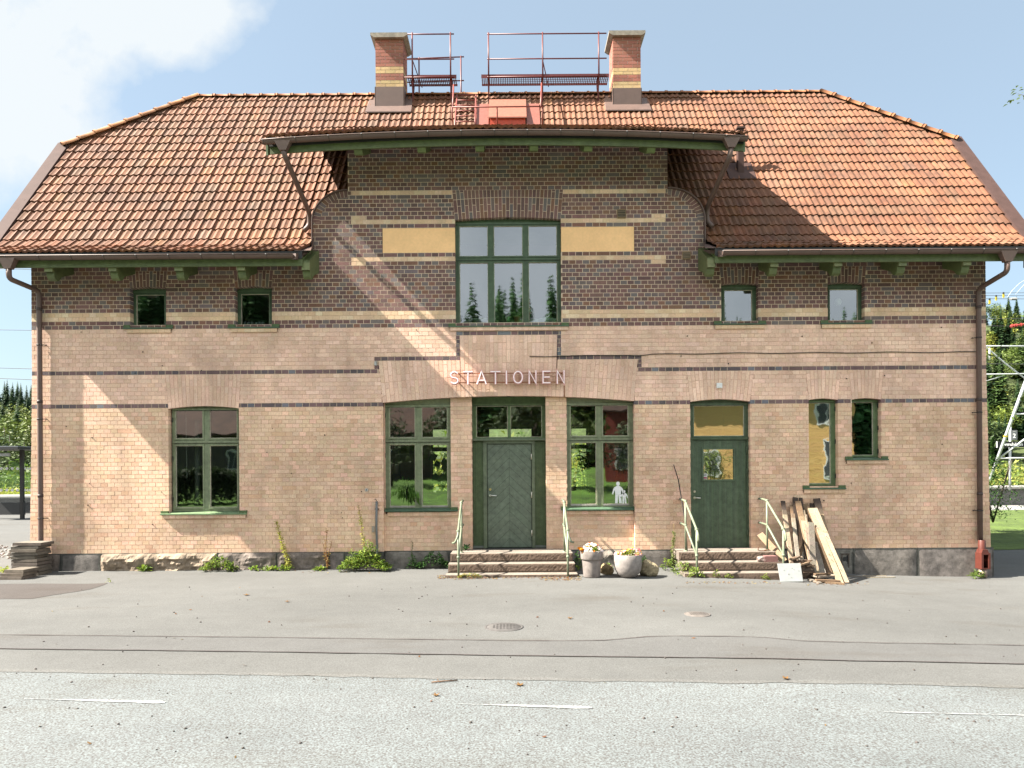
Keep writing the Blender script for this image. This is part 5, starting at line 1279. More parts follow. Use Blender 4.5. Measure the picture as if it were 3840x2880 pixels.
def stalk(b, x0, y0, x1, h, n, ls, cs, sc, top=0):
    z = g(x0); P_ = [Vector((lerp(x0, x1, t ** 1.4) + .01 * math.sin(t * 9), y0 + .02 * t, z + h * t)) for t in [i / 12 for i in range(13)]]
    b.tube(P_, [.009 * (1 - .6 * i / 12) for i in range(13)], 6, sc)
    for i in range(n):
        t = R.uniform(.08, 1); k = min(11, int(t * 12)); p = P_[k].lerp(P_[k + 1], t * 12 - k); d = rdir(-.2, .7); LL = ls * R.uniform(.5, 1.1) * (1.15 - .5 * t); leafquad(b, p + d * .008, d, (0, 0, 1), LL, LL * .38, vary(R.choice(cs), .15))
YG = [(.50, .50, .10), (.40, .44, .08), (.62, .58, .18)]
def plant(name, lab, cat, X, Y, fn, group=None):
    b = MB(); fn(b, X, Y); o = b.build(name, M['leaf'], None, off=(X, Y, g(X))); tag(o, lab, cat, group); return o
def wx(px, y=-.12): return pt(px, 2140, y)[0]
plant('weed', 'low dandelion-like weed alone at the left part of the plinth', 'weed', wx(540), -.16, lambda b, X, Y: (rosette(b, X, Y, 26, .22), rosette(b, X + .05, Y, 10, .14)))
plant('weed', 'wide leafy green weed under the tall left window', 'weed', wx(825), -.2, lambda b, X, Y: (bushy(b, X, Y, .62, .34, 360, .07, dy=.16), rosette(b, X + .28, Y - .02, 22, .2), rosette(b, X - .25, Y, 12, .14)))
plant('weed', 'low spreading weeds at the foot of the first tall yellow stalk', 'weed', wx(1010), -.17, lambda b, X, Y: [rosette(b, X + dx_, Y + R.uniform(-.04, .04), 13, l_) for dx_, l_ in ((-.36, .15), (-.26, .17), (-.12, .13), (0, .2), (.1, .18), (.2, .17), (.33, .16), (.36, .2), (.42, .15))])
plant('weed_stalk', 'tallest leaning yellow-green weed stalk between the tall left window and the dry stalk', 'weed stalk', wx(1082), -.14, lambda b, X, Y: stalk(b, X, Y, X - .26, .98, 230, .085, YG, (.30, .24, .08)))
plant('weed_stalk', 'dry brown weed stalk with withered leaves against the plinth', 'weed stalk', wx(1226), -.13, lambda b, X, Y: (stalk(b, X, Y, X - .02, .84, 60, .075, [(.42, .28, .10), (.34, .18, .07), (.45, .34, .15)], (.30, .13, .05)), stalk(b, X, Y, X + .1, .60, 26, .07, [(.45, .34, .12)], (.3, .15, .06)), stalk(b, X, Y, X - .09, .55, 16, .06, [(.45, .34, .12)], (.3, .15, .06))))
plant('weed', 'small rosette weed at the foot of the dry brown stalk', 'weed', wx(1205), -.19, lambda b, X, Y: (rosette(b, X, Y, 26, .19), rosette(b, X - .06, Y, 12, .14), rosette(b, X + .06, Y, 10, .15)))
plant('shrub', 'large bushy green shrub against the wall left of the entrance bay', 'shrub', wx(1375), -.28, lambda b, X, Y: (bushy(b, X, Y, .98, .44, 950, .075, dy=.22), bushy(b, X + .08, Y, .5, .68, 420, .07, dy=.15), bushy(b, X - .28, Y, .28, .55, 160, .06)))
plant('weed_stalk', 'tall yellow-green stalk rising out of the large shrub', 'weed stalk', wx(1378), -.2, lambda b, X, Y: stalk(b, X, Y, X - .17, 1.30, 220, .07, YG + [(.2, .26, .06)], (.28, .16, .07)))
plant('weed', 'shaded dark green weeds below the four-pane window left of the steps', 'weed', wx(1625), -.02, lambda b, X, Y: bushy(b, X, Y - .02, .66, .36, 380, .075, [(.05, .12, .04), (.06, .14, .035)], dy=.08))
plant('weed', 'thin shaded weed with a wispy tip left of the shaded weeds', 'weed', wx(1545), -.02, lambda b, X, Y: (bushy(b, X, Y - .02, .2, .34, 90, .07, [(.06, .14, .04)], dy=.07), stalk(b, X, Y, X - .02, .56, 50, .04, [(.10, .17, .05)], (.1, .14, .05))))
plant('weed', 'small dark dandelion on the landing beside the front door', 'weed', wx(1748, -.1), -.06, lambda b, X, Y: rosette(b, X, Y, 16, .19, (.06, .13, .05), .48))
plant('weed', 'weed growing between the front steps and the tall grey pot', 'weed', wx(2160), -.35, lambda b, X, Y: (bushy(b, X, Y, .12, .36, 70, .08, [(.07, .17, .04), (.16, .24, .06)]), rosette(b, X + .02, Y - .1, 8, .16)))
plant('weed', 'small dark leafy weed behind the larger rock', 'weed', wx(2418), -.06, lambda b, X, Y: (bushy(b, X, Y, .14, .28, 50, .08, [(.06, .15, .035)]), rosette(b, X, Y, 8, .15, (.07, .16, .04))))
plant('weed', 'low tuft of grass between the pot and the wall', 'weed', wx(2285), -.1, lambda b, X, Y: rosette(b, X, Y, 14, .16, (.16, .24, .05)))
plant('weed_stalk', 'leafy green stalk standing left of the side steps', 'weed stalk', wx(2524, -.4), -.4, lambda b, X, Y: (stalk(b, X, Y, X + .02, .76, 330, .062, [(.20, .28, .08), (.30, .36, .12), (.13, .20, .06)], (.2, .25, .1)), stalk(b, X, Y, X + .02, .92, 14, .03, [(.5, .45, .35)], (.35, .25, .12)), bushy(b, X - .1, Y, .2, .28, 80, .08)))
plant('weed', 'bright green weed at the left corner of the side steps', 'weed', wx(2560, -.9), -.95, lambda b, X, Y: (bushy(b, X, Y, .34, .30, 260, .06, [(.20, .28, .06), (.28, .34, .09), (.13, .2, .05)], dy=.3), bushy(b, X + .14, Y - .38, .26, .22, 130, .055, [(.24, .32, .07)], dy=.05)))
for px, lab, h in ((2685, 'left tuft of weed at the foot of the side steps', .17), (2733, 'middle tuft of weed at the foot of the side steps', .10), (2868, 'right tuft of weed at the foot of the side steps', .11)):
    plant('weed', lab, 'weed', wx(px, -1.33), -1.33, lambda b, X, Y, h=h: bushy(b, X, Y, .14, h, 45, .045, [(.28, .34, .07), (.2, .26, .05)], dy=.03))
plant('weed', 'weeds and dead leaves at the left foot of the front steps', 'weed', wx(1760, -1.36), -1.36, lambda b, X, Y: (bushy(b, X, Y, .42, .12, 180, .045, [(.30, .34, .07), (.2, .26, .05), (.4, .25, .08)], dy=.04)))
plant('weed', 'leafy weed at the foot of the right corner downpipe', 'weed', wx(3660, -.25), -.28, lambda b, X, Y: (bushy(b, X, Y, .24, .2, 110, .07, [(.22, .32, .06), (.12, .2, .04)], dy=.08)))
plant('flowering_weed', 'small yellow flower beside the left downpipe', 'flower', wx(168), -.12, lambda b, X, Y: (rosette(b, X, Y, 8, .12), b.tube([(X, Y, g(X)), (X + .02, Y, g(X) + .2)], .004, 5, (.1, .15, .03)), b.blob((X + .02, Y, g(X) + .21), .022, .022, .018, (.8, .55, .02), amp=.1, n=8)))
plant('weed', 'tiny weed in the joint of the dark asphalt patch', 'weed', *gp(408, 2186), lambda b, X, Y: bushy(b, X, Y, .08, .09, 20, .035, [(.25, .3, .06)], dy=.03))
# leaf litter
b = MB()
def litter(px0, px1, py0, py1, n, cs=((.20, .09, .04), (.26, .16, .08), (.14, .06, .035), (.28, .22, .11))):
    for i in range(n):
        X, Y = gp(R.uniform(px0, px1), R.uniform(py0, py1)); z = gl_(X) + .006; t = R.uniform(0, 6.28); L = R.uniform(.012, .03)
        d, s_ = Vector((math.cos(t), math.sin(t), 0)) * L, Vector((-math.sin(t), math.cos(t), 0)) * L * .5
        c_ = Vector((X, Y, z)); b.idx([c_ - d, c_ + s_ + Vector((0, 0, .008)), c_ + d + Vector((0, 0, .01)), c_ - s_], [(0, 3, 2, 1)], vary(R.choice(cs), .2))
litter(1640, 1700, 2158, 2172, 90); litter(1700, 2140, 2166, 2174, 130); litter(2030, 2180, 2163, 2178, 140); litter(2560, 2930, 2182, 2190, 70); litter(60, 3800, 2190, 2850, 28); litter(3010, 3260, 2180, 2196, 70); litter(1100, 1400, 2140, 2150, 30)
b.build('leaf_litter', M['leaf'])['kind'] = 'stuff'
bpy.data.objects['leaf_litter']['label'] = 'scattered brown leaf bits and grit on the asphalt'; bpy.data.objects['leaf_litter']['category'] = 'leaf litter'
b = MB()
for i in range(150):
    X, Y = gp(R.uniform(0, 3840), 2200 + 640 * R.random() ** 1.3); r_ = R.uniform(.006, .014); b.blob((X, Y, gl_(X) + .006), r_, r_, r_ * .7, vary((.13, .11, .1), .3), amp=.1, n=6, seed=i)
o = b.build('grit', M['concrete']); tag(o, 'small dark pebbles scattered over the road and yard', 'pebbles', kind='stuff')
b = MB(); X0, Y0 = gp(1618, 2563); X1, Y1 = gp(1716, 2555); b.tube([(0, 0, .012), ((X1 - X0) * .5, .02, .016), (X1 - X0, Y1 - Y0, .012)], [.005, .007, .005], 6, (.22, .12, .06)); b.tube([((X1 - X0) * .3, .01, .014), ((X1 - X0) * .2, .08, .02)], .003, 5, (.22, .12, .06)); o = b.build('twig', M['wood']); o.location = (X0, Y0, g(X0)); tag(o, 'thin brown twig lying on the road below the front steps', 'twig')
LF = 0
for (px, py, s_, lab) in ((924, 2233, .06, 'dry brown maple leaf on the yard below the tall left window'), (1077, 2258, .045, 'small dry leaf right of the brown maple leaf'), (1948, 2572, .05, 'yellowish leaf on the road beyond the twig'), (1634, 2611, .04, 'curled brown leaf on the road under the twig'), (2946, 2547, .045, 'brown leaf on the road right of the middle'), (2137, 2321, .045, 'ochre leaf lying in front of the flower pots')):
    X, Y = gp(px, py); b = MB(); k = 10
    for i in range(k):
        t0, t1 = 2 * math.pi * i / k, 2 * math.pi * (i + 1) / k; r0, r1 = s_ * (1 if i % 2 else .5), s_ * (.5 if i % 2 else 1); b.idx([(0, 0, .008), (r0 * math.cos(t0), r0 * math.sin(t0), .012 + .012 * (i % 2)), (r1 * math.cos(t1), r1 * math.sin(t1), .012 + .012 * ((i + 1) % 2))], [(0, 1, 2)], vary((.22, .12, .05), .2))
    o = b.build('fallen_leaf', M['leaf']); o.location = (X, Y, g(X)); tag(o, lab, 'leaf')
# ================================================================ WOOD PILE
WD = {'l': (.58, .47, .34), 'm': (.46, .34, .22), 'd': (.09, .06, .045), 'g': (.34, .30, .25), 'b': (.30, .20, .12)}
CZ = (2480, 1840, 2.765)
def cz(x, y, yy): return pt(CZ[0] + x / CZ[2], CZ[1] + y / CZ[2], yy)
def plank(lab, top, bot, yt, yb, w, t, cl, cend=None, ragged=False, name='plank', nails=0):
    """top/bot: crop pixel of the plank's ends; yt, yb: their depths"""
    a, b_ = cz(top[0], top[1], yt), cz(bot[0], bot[1], yb); A_, B_ = Vector((a[0], yt, a[1])), Vector((b_[0], yb, b_[1])); d = (B_ - A_); L = d.length; d.normalize()
    nrm = Vector((0, -1, 0)); nrm = (nrm - d * nrm.dot(d)).normalized(); s_ = d.cross(nrm).normalized(); m = MB(); n = 14; pts = []
    org = B_
    for i in range(n + 1):
        p = A_ + d * (L * i / n) - org; wl = w / 2; wr = w / 2
        if ragged and i > 2: wl *= 1 - .35 * abs(noise.noise(Vector((i * .7, w * 9, 0)))) * 1.6
        pts += [p - s_ * wl, p + s_ * wr, p + s_ * wr + nrm * t, p - s_ * wl + nrm * t]
    for i in range(n):
        o = i * 4; f_ = [(o + 3, o + 2, o + 6, o + 7), (o, o + 4, o + 5, o + 1), (o, o + 3, o + 7, o + 4), (o + 1, o + 5, o + 6, o + 2)]
        cc = cl
        if cend:
            tt = i / n; cc = tuple(lerp(cend[k], cl[k], sstep((tt - .10) / .16)) for k in range(3))
        m.idx([pts[o + k] for k in range(8)], [tuple(v - o for v in f) for f in f_], vary(cc, .05))
    m.idx(pts[:4], [(0, 1, 2, 3)], cend or cl); m.idx(pts[-4:], [(3, 2, 1, 0)], cl)
    for i in range(nails):
        p = A_ + d * L * R.uniform(.25, .9) - org + s_ * R.uniform(-.3, .3) * w + nrm * (t + .001); m.tube([p - nrm * .01, p + nrm * .035 + s_ * .03], .004, 5, (.12, .05, .03))
    o = m.build(name, M['wood']); o.location = org; tag(o, lab, 'plank', 'planks leaning against the wall'); return o
plank('single dark-topped plank leaning farthest left of the upright planks', (1258, 112), (1355, 800), -.06, -.75, .085, .03, WD['l'], WD['d'], nails=2)
plank('black charred board at the left of the plank group, standing nearly upright', (1385, 75), (1395, 740), -.04, -.50, .10, .035, WD['d'])
plank('second black charred board touching the top of the pale board', (1440, 78), (1500, 740), -.05, -.48, .07, .035, WD['d'])
plank('light brown board with a dark top leaning in the middle', (1412, 112), (1580, 860), -.10, -.72, .11, .025, WD['m'], WD['b'], nails=2)
plank('pale split board in front of the light brown one', (1448, 205), (1625, 930), -.16, -.90, .125, .022, WD['l'], nails=3)
plank('narrow pale batten slanting the other way behind the grey stake', (1520, 420), (1385, 800), -.14, -.62, .055, .03, WD['m'])
plank('brown rough board behind the long pale planks', (1488, 140), (1740, 860), -.05, -.62, .11, .03, WD['b'], nails=1)
plank('thick black-ended plank leaning at the right of the group', (1605, 85), (1800, 870), -.05, -.60, .13, .035, WD['m'], WD['d'], ragged=True)
plank('short black board end between the leaning planks', (1558, 135), (1590, 500), -.04, -.30, .09, .03, WD['d'])
plank('white-painted board half hidden behind the long planks', (1560, 470), (1680, 900), -.30, -.78, .13, .02, (.62, .58, .52))
plank('narrow grey weathered stake in front of the pale boards', (1548, 332), (1576, 900), -.52, -.98, .11, .03, WD['g'], nails=1)
plank('long pale plank in front with nails in it', (1588, 190), (1922, 962), -.22, -1.40, .088, .035, WD['l'], ragged=True, nails=4)
plank('outermost long pale plank with a ragged left edge beside the nailed plank', (1545, 190), (1862, 965), -.20, -1.44, .10, .03, (.54, .45, .31), nails=3, ragged=True)
plank('pale grey plank between the black boards and the single plank', (1350, 150), (1425, 820), -.07, -.78, .075, .025, (.50, .44, .36), WD['b'])
plank('pinkish pale thin board right of the second black board', (1490, 250), (1560, 930), -.2, -.95, .06, .02, (.60, .46, .36))
plank('pale plank with its foot under the nailed planks', (1640, 300), (1830, 930), -.10, -1.1, .08, .025, (.56, .47, .35), nails=1)
plank('brown plank leaning left behind the handrail of the side steps', (1022, 455), (1275, 740), -.08, -.62, .13, .035, (.42, .29, .18))
def lying(lab, p0, p1, w, t, z, cl, lift=0):
    (X0, Y0), (X1, Y1) = gp(CZ[0] + p0[0] / CZ[2], CZ[1] + p0[1] / CZ[2]), gp(CZ[0] + p1[0] / CZ[2], CZ[1] + p1[1] / CZ[2]); m = MB(); g0 = g(X0)
    m.bar((0, 0, z + t / 2), (X1 - X0, Y1 - Y0, g(X1) - g0 + z + t / 2 + lift), w, t, cl); o = m.build('board', M['wood']); o.location = (X0, Y0, g0); tag(o, lab, 'board', 'boards lying at the foot of the planks')
lying('pale wide board lying flat behind the brown boards', (1600, 930), (1830, 920), .16, .03, .06, (.58, .48, .38)); lying('upper dark brown board lying at the planks foot', (1590, 930), (1745, 925), .06, .03, .10, WD['b'])
lying('middle brown board lying under the long planks', (1600, 955), (1850, 965), .07, .035, .03, (.36, .24, .15)); lying('lowest brown board lying nearest the road', (1650, 955), (1900, 978), .06, .035, .0, WD['b']); lying('short grey board end pointing left of the lying boards', (1540, 930), (1650, 970), .07, .03, .0, WD['g'])
lying('thin pale lath lying far right along the plinth', (2090, 885), (2330, 885), .03, .012, .0, (.62, .52, .38)); lying('thin grey lath running from the planks along the plinth', (1945, 888), (2160, 898), .03, .012, .0, WD['g']); lying('short pale lath lying at the right end of the laths', (2130, 905), (2420, 900), .04, .014, .0, (.66, .58, .44))
# heap of broken sticks
for i in range(34):
    t = R.random(); xx = R.uniform(1310, 1545) if i < 24 else R.uniform(1470, 1560); yb_ = R.uniform(-1.12, -.85); hgt = R.uniform(.0, .40) if i < 24 else R.uniform(0, .24)
    X = pt(CZ[0] + xx / CZ[2], 2150, yb_)[0]; L = R.uniform(.09, .22); a = R.uniform(-.5, .6); e = R.uniform(-.35, .45); m = MB(); w_ = R.uniform(.025, .05)
    m.bar((-L / 2 * math.cos(e), -L / 2 * math.sin(a), -L / 2 * math.sin(e)), (L / 2 * math.cos(e), L / 2 * math.sin(a), L / 2 * math.sin(e)), w_, w_ * .6, vary(R.choice([(.36, .24, .16), (.26, .16, .10), (.5, .4, .3), (.2, .14, .1)]), .15))
    o = m.build('wood_scrap', M['wood']); o.location = (X, yb_, g(X) + .03 + hgt); tag(o, 'splintered wood scrap in the heap behind the white panel', 'wood scrap', 'heap of splintered wood scraps')
m = MB(); m.blob((0, 0, .12), .26, .16, .22, (.16, .11, .08), amp=.25, n=16, freq=2.5); o = m.build('rubble_heap', M['wood']); X = pt(CZ[0] + 1430 / CZ[2], 2150, -.9)[0]; o.location = (X, -.92, g(X)); tag(o, 'mound of bark and splinters under the wood scraps', 'debris heap', kind='stuff')
m = MB(); X0, Z0_ = cz(1230, 958, -1.46); X1 = cz(1460, 955, -1.46)[0]; zt = cz(1340, 756, -1.40)[1]; zg = g(X0)
m.hexa([(X0 - .005, -1.50, zg), (X1, -1.50, zg), (X1, -1.485, zg), (X0 - .005, -1.485, zg), (X0 - .02, -1.40, zt), (X1 - .005, -1.40, zt + .004), (X1 - .005, -1.385, zt + .004), (X0 - .02, -1.385, zt)], (.46, .48, .47))
for i in range(7): xx, zz = R.uniform(X0 + .05, X1 - .05), R.uniform(.15, .8); m.box(xx, xx + .012, -1.5 + .1 * zz - .0045, -1.5 + .1 * zz - .001, lerp(zg, zt, zz), lerp(zg, zt, zz) + .008, (.4, .36, .3))
o = m.build('leaning_board', M['plain'], None, off=((X0 + X1) / 2, -1.45, zg)); tag(o, 'square white board leaning at the end of the side steps', 'board')
# stick leaning by the side door
m = MB(); pts = [pt(2526, 1742, -.04), pt(2544, 1800, -.1), pt(2556, 1875, -.2), pt(2568, 1950, -.3), pt(2576, 2064, -.42)]; ys_ = [-.04, -.1, -.2, -.3, -.42]
P_ = [Vector((p[0], y, p[1])) for p, y in zip(pts, ys_)]; o_ = P_[-1].copy(); m.tube([p - o_ for p in P_], [.009, .011, .013, .014, .016], 7, (.07, .055, .05)); m.tube([P_[1] - o_, P_[1] - o_ + Vector((.03, -.02, .05))], .004, 5, (.07, .055, .05)); o = m.build('stick', M['wood']); o.location = o_; tag(o, 'thin dark branch leaning on the wall left of the side door', 'branch')
# ================================================================ STACK OF SLABS AT THE LEFT CORNER
S3 = lambda x, y: (x / 1.929, 1360 + y / 1.929)
lv_ = [(88, 300, 1305, 1340), (75, 282, 1340, 1366), (78, 280, 1366, 1388), (72, 282, 1384, 1410), (76, 262, 1408, 1432), (82, 285, 1432, 1456), (84, 287, 1453, 1477), (90, 286, 1477, 1500), (92, 290, 1497, 1522), (100, 295, 1520, 1545)]
names = ['topmost', 'second from top', 'third from top', 'fourth from top', 'fifth from top', 'sixth from top', 'seventh from top', 'eighth from top', 'second from bottom', 'bottom']
for i, (a, b_, ya, yb) in enumerate(lv_):
    y = -.52 - .0 * i; X0 = pt(*S3(a, ya + 20), -.6)[0]; X1 = pt(*S3(b_, ya + 20), -.6)[0]; zt = .11 + .064 * (10 - i); m = MB(); rz = R.uniform(-.06, .06); w_ = (X1 - X0)
    m.box(-w_ / 2 + .02, w_ / 2 - .02, -.22, .22, 0, .052, vary((.24, .20, .165), .12)); m.box(-w_ / 2 + .03, w_ / 2 - .03, -.21, .21, .0525, .0555, vary((.30, .26, .21), .1))
    o = m.build('paving_slab', M['concrete']); o.location = ((X0 + X1) / 2, -.42 + R.uniform(-.02, .02), zt - .06); o.rotation_euler = (R.uniform(-.012, .012), R.uniform(-.03, .015), rz); tag(o, f'weathered grey slab, {names[i]} in the tall stack at the left corner', 'paving slab', 'stack of slabs by the left downpipe')
for i, (a, b_, lab) in enumerate(((50, 213, 'top'), (28, 210, 'middle'), (5, 208, 'bottom'))):
    X0 = pt(*S3(a, 1520), -1.0)[0]; X1 = pt(*S3(b_, 1520), -1.0)[0]; w_ = X1 - X0; m = MB(); m.box(-w_ / 2 + .02, w_ / 2 - .02, -.2, .2, 0, .056, vary((.24, .19, .15), .1)); o = m.build('paving_slab', M['concrete']); o.location = ((X0 + X1) / 2, -.90 - .03 * i, .11 + .062 * (2 - i)); o.rotation_euler = (0, R.uniform(-.02, .02), R.uniform(-.1, .02)); tag(o, f'weathered slab, {lab} one of the low front stack by the road', 'paving slab', 'low stack of three slabs in front of the tall stack')
SKYPALE, PALEV, CLOUDV, BACKV, SKYS, SUNE, EXPO = .6, 3.15, 3.85, 11.0, .05, 5.0, 2.38
# ================================================================ THINGS SEEN THROUGH THE WINDOWS
def inside(name, lab, cat, X, Y, Z, fn, mt='leaf'):
    b = MB(); fn(b); o = b.build(name, M[mt]); o.location = (X, Y, Z); tag(o, lab, cat); return o
def w6p(px, py, y=.45): X, Z = pt(px, py, y); return X, y, Z
zs6 = OP['W6']['zb'] + .09
def potplant(b, r_=.07, h=.12, n=70, L=.25, c=(.10, .22, .04), pc=(.40, .16, .08), droop=.3):
    b.lathe([(.001, 0), (r_ * .75, 0), (r_, h), (r_ * .9, h), (.001, h * .9)], (0, 0, 0), 14, pc)
    for i in range(n):
        d = rdir(.1, 1); LL = L * R.uniform(.5, 1); s_ = d.cross(Vector((0, 0, 1))).normalized() * LL * .05; p = Vector((0, 0, h)); p1 = p + d * LL * .6; p2 = p + d * LL - Vector((0, 0, LL * droop)); b.idx([p - s_, p1 - s_ * 1.6, p2, p1 + s_ * 1.6, p + s_], [(0, 4, 3, 2, 1)], vary(c, .25))
X, Y, Z = w6p(1941, 1205, .35); inside('potted_plant', 'terracotta pot with a sprig behind the large upper window', 'potted plant', X, Y, zs6, lambda b: potplant(b, .09, .15, 14, .3, (.10, .20, .05)))
X, Y, Z = w6p(1908, 1205, .35); inside('green_bottle', 'small bright green bottle on the large upper window ledge', 'bottle', X, Y, zs6, lambda b: b.lathe([(.001, 0), (.035, 0), (.035, .10), (.015, .13), (.015, .16), (.001, .16)], (0, 0, 0), 12, (.03, .50, .10)), 'plain')
X, Y, Z = w6p(1808, 1205, .35); inside('white_bowl', 'shallow white bowl at the left of the large upper window', 'bowl', X, Y, zs6, lambda b: b.lathe([(.001, 0), (.12, .01), (.22, .07), (.22, .08), (.1, .03), (.001, .02)], (0, 0, 0), 20, (.7, .75, .78)), 'plain')
for px, r_, h, lab in ((1995, .06, .09, 'left pale cup at the right of the large upper window'), (2012, .055, .09, 'right pale cup beside the first cup on the upper window ledge'), (2047, .17, .09, 'wide pale dish at the right of the large upper window'), (2081, .05, .1, 'white mug in the right corner of the large upper window')):
    X, Y, Z = w6p(px, 1205, .35); inside('cup' if r_ < .1 else 'dish', lab, 'cup' if r_ < .1 else 'dish', X, Y, zs6, lambda b, r_=r_, h=h: b.lathe([(.001, 0), (r_ * .8, 0), (r_, h), (r_ * .92, h), (.001, .02)], (0, 0, 0), 16, (.62, .72, .70)), 'plain')
X, Y, Z = w6p(1989, 1205, .35); inside('pink_flower', 'thin stem with pink blooms behind the right upper panes', 'flower', X, Y, zs6, lambda b: (b.tube([(0, 0, 0), (.01, 0, .4)], .006, 5, (.1, .2, .05)), [b.blob((R.uniform(-.03, .03), 0, .22 + .1 * i), .035, .03, .03, (.75, .38, .32), n=8) for i in range(3)]))
zc_ = CW1['zb'] + .12
X, Z = pt(1530, 1885, .42); inside('spider_plant', 'spider plant hanging over its pot in the window left of the front door', 'potted plant', X, .45, zc_ + .10, lambda b: (potplant(b, .10, .16, 150, .55, (.16, .30, .07), (.10, .18, .08), .75), potplant(b, .10, .16, 60, .42, (.2, .34, .1), (.10, .18, .08), .2)))
def monst(b):
    b.lathe([(.001, 0), (.09, 0), (.13, .2), (.12, .2), (.001, .18)], (0, 0, 0), 16, (.05, .09, .04))
    for i in range(9):
        t = R.uniform(-1, 1); p = Vector((t * .2, R.uniform(-.1, .1), R.uniform(.4, .95))); b.tube([(0, 0, .18), (p.x * .5, p.y, p.z * .7), p], .008, 5, (.06, .14, .03)); k = 9; nn = Vector((R.uniform(-.3, .3), -1, .3)).normalized(); a = nn.cross(Vector((0, 0, 1))).normalized(); d_ = nn.cross(a); rr_ = R.uniform(.09, .15)
        b.idx([p] + [p + (a * math.cos(6.28 * j / k) + d_ * math.sin(6.28 * j / k)) * rr_ * (1 if j % 2 else .72) for j in range(k)], [(0, j + 1, (j + 1) % k + 1) for j in range(k)], vary((.06, .16, .03), .2))
X, Z = pt(1656, 1840, .9); inside('monstera', 'broad-leaved plant before the bright far window', 'potted plant', X, 1.0, 1.45, monst)
b = MB(); b.box(X - .5, X + .5, .85, 1.3, 1.38, 1.44, (.16, .12, .08)); 
for xx in (-.45, .45): b.box(X + xx - .03, X + xx + .03, .9, .96, .47, 1.38, (.1, .08, .06))
o = b.build('plant_table', M['wood'], None, off=(X, 1.05, .47)); tag(o, 'brown table under the broad-leaved plant inside the waiting room', 'table')
b = MB(); X2, _ = pt(2255, 1880, .5); b.box(X2 - .42, X2 + .42, .36, .7, CW2['zb'] - .05, CW2['zb'] + .02, (.3, .25, .2)); b.box(X2 - .4, X2 - .36, .4, .65, .47, CW2['zb'] - .051, (.2, .16, .12)); b.box(X2 + .36, X2 + .4, .4, .65, .47, CW2['zb'] - .051, (.2, .16, .12)); o = b.build('window_bench', M['wood'], None, off=(X2, .5, .47)); tag(o, 'low bench behind the window right of the front door', 'bench')
X, Z = pt(2195, 1880, .5); inside('vase_plant', 'leafy plant in a dark vase in the window right of the front door', 'potted plant', X, .5, CW2['zb'] + .02, lambda b: (b.lathe([(.001, 0), (.06, 0), (.09, .25), (.05, .4), (.06, .42)], (0, 0, 0), 14, (.03, .05, .05)), [leafquad(b, Vector((R.uniform(-.16, .12), R.uniform(-.08, .08), R.uniform(.4, 1.15))), rdir(-.5, .8), (0, 0, 1), R.uniform(.07, .14), .07, vary((.12, .20, .03), .3)) for _ in range(110)], b.tube([(0, 0, .35), (-.06, 0, .8), (-.12, 0, 1.15)], .008, 5, (.1, .1, .04))))
def paperman(b, h, s_=1):
    f_ = h / 1.0
    def pz(poly): b.prism([(x * f_, z * f_) for x, z in poly], -.002, .002, (1.15, 1.17, 1.17))
    k = [(.085 * math.cos(6.28 * i / 14), .90 + .10 * math.sin(6.28 * i / 14)) for i in range(14)]
    pz(k); pz([(-.13, .42), (.13, .42), (.16, .74), (.06, .80), (-.06, .80), (-.16, .74)]); pz([(-.13, .415), (.0, .415), (-.02, .0), (-.14, .0)]); pz([(.01, .415), (.13, .415), (.17, .0), (.05, .0)])
    pz([(-.165, .74), (-.15, .62), (-.23, .40), (-.28, .43), (-.22, .66)]); pz([(.165, .74), (.22, .66), (.29, .42), (.25, .38), (.15, .62)])
yg = yc + .014
for (px, py, py1, lab) in ((2318, 1887, 1806, 'tall white paper cut-out figure taped on the window by the front door'), (2341, 1888, 1838, 'small white paper cut-out child figure beside the tall paper figure')):
    X, Z = pt(px, py, yg); Z1 = pt(px, py1, yg)[1]; inside('paper_cutout', lab, 'paper figure', X, yg, Z, lambda b, h=Z1 - Z: paperman(b, h), 'plain')
b = MB(); X, Z = pt(2322, 1730, .8); 
for dx_ in (-.16, .2): b.tube([(X, .8, Z), (X + dx_, .75, Z - .75)], .018, 6, (.42, .20, .10))
o = b.build('easel', M['wood'], None, off=(X, .8, .47)); tag(o, 'brown wooden easel legs behind the paper figures', 'easel')
X, Z = pt(1478, 1760, .7); inside('wall_basket', 'pale wicker basket hanging at the left of the waiting room window', 'basket', X, .7, Z - .1, lambda b: b.lathe([(.001, 0), (.07, 0), (.12, .24), (.11, .24), (.001, .03)], (0, 0, 0), 14, (.42, .38, .27)), 'concrete')
X, Z = pt(3135, 1150, .3); X, Z = pt(3143, 1150, .4); inside('globe_lamp', 'white round lamp behind the rightmost small upper window', 'lamp', X, .4, zk(55.5), lambda b: (b.blob((0, 0, .42), .07, .07, .08, (.8, .8, .78), amp=0, n=12), b.tube([(0, 0, 0), (.02, 0, .35)], .008, 6, (.1, .1, .1)), b.tube([(-.05, 0, 0), (-.02, 0, .35)], .006, 6, (.1, .1, .1))), 'plain')
for i, px in enumerate((918, 932, 946, 962, 975, 986)):
    X, Z = pt(px, 1200, .3); inside('small_cup', 'pale tumbler in the row behind the second small upper window', 'tumbler', X, .3, zk(55.0), lambda b: b.lathe([(.001, 0), (.026, 0), (.032, .11), (.001, .11)], (0, 0, 0), 10, (.42, .50, .50)), 'plain')['group'] = 'tumblers on the small upper window ledge'
b = MB(); X, Z = pt(748, 1700, .6); b.tube([(X, .5, .5), (X, .5, 3.2)], .055, 10, (.22, .24, .22)); o = b.build('heating_pipe', M['plain'], None, off=(X, .5, .47)); tag(o, 'grey vertical pipe behind the tall left window', 'pipe')
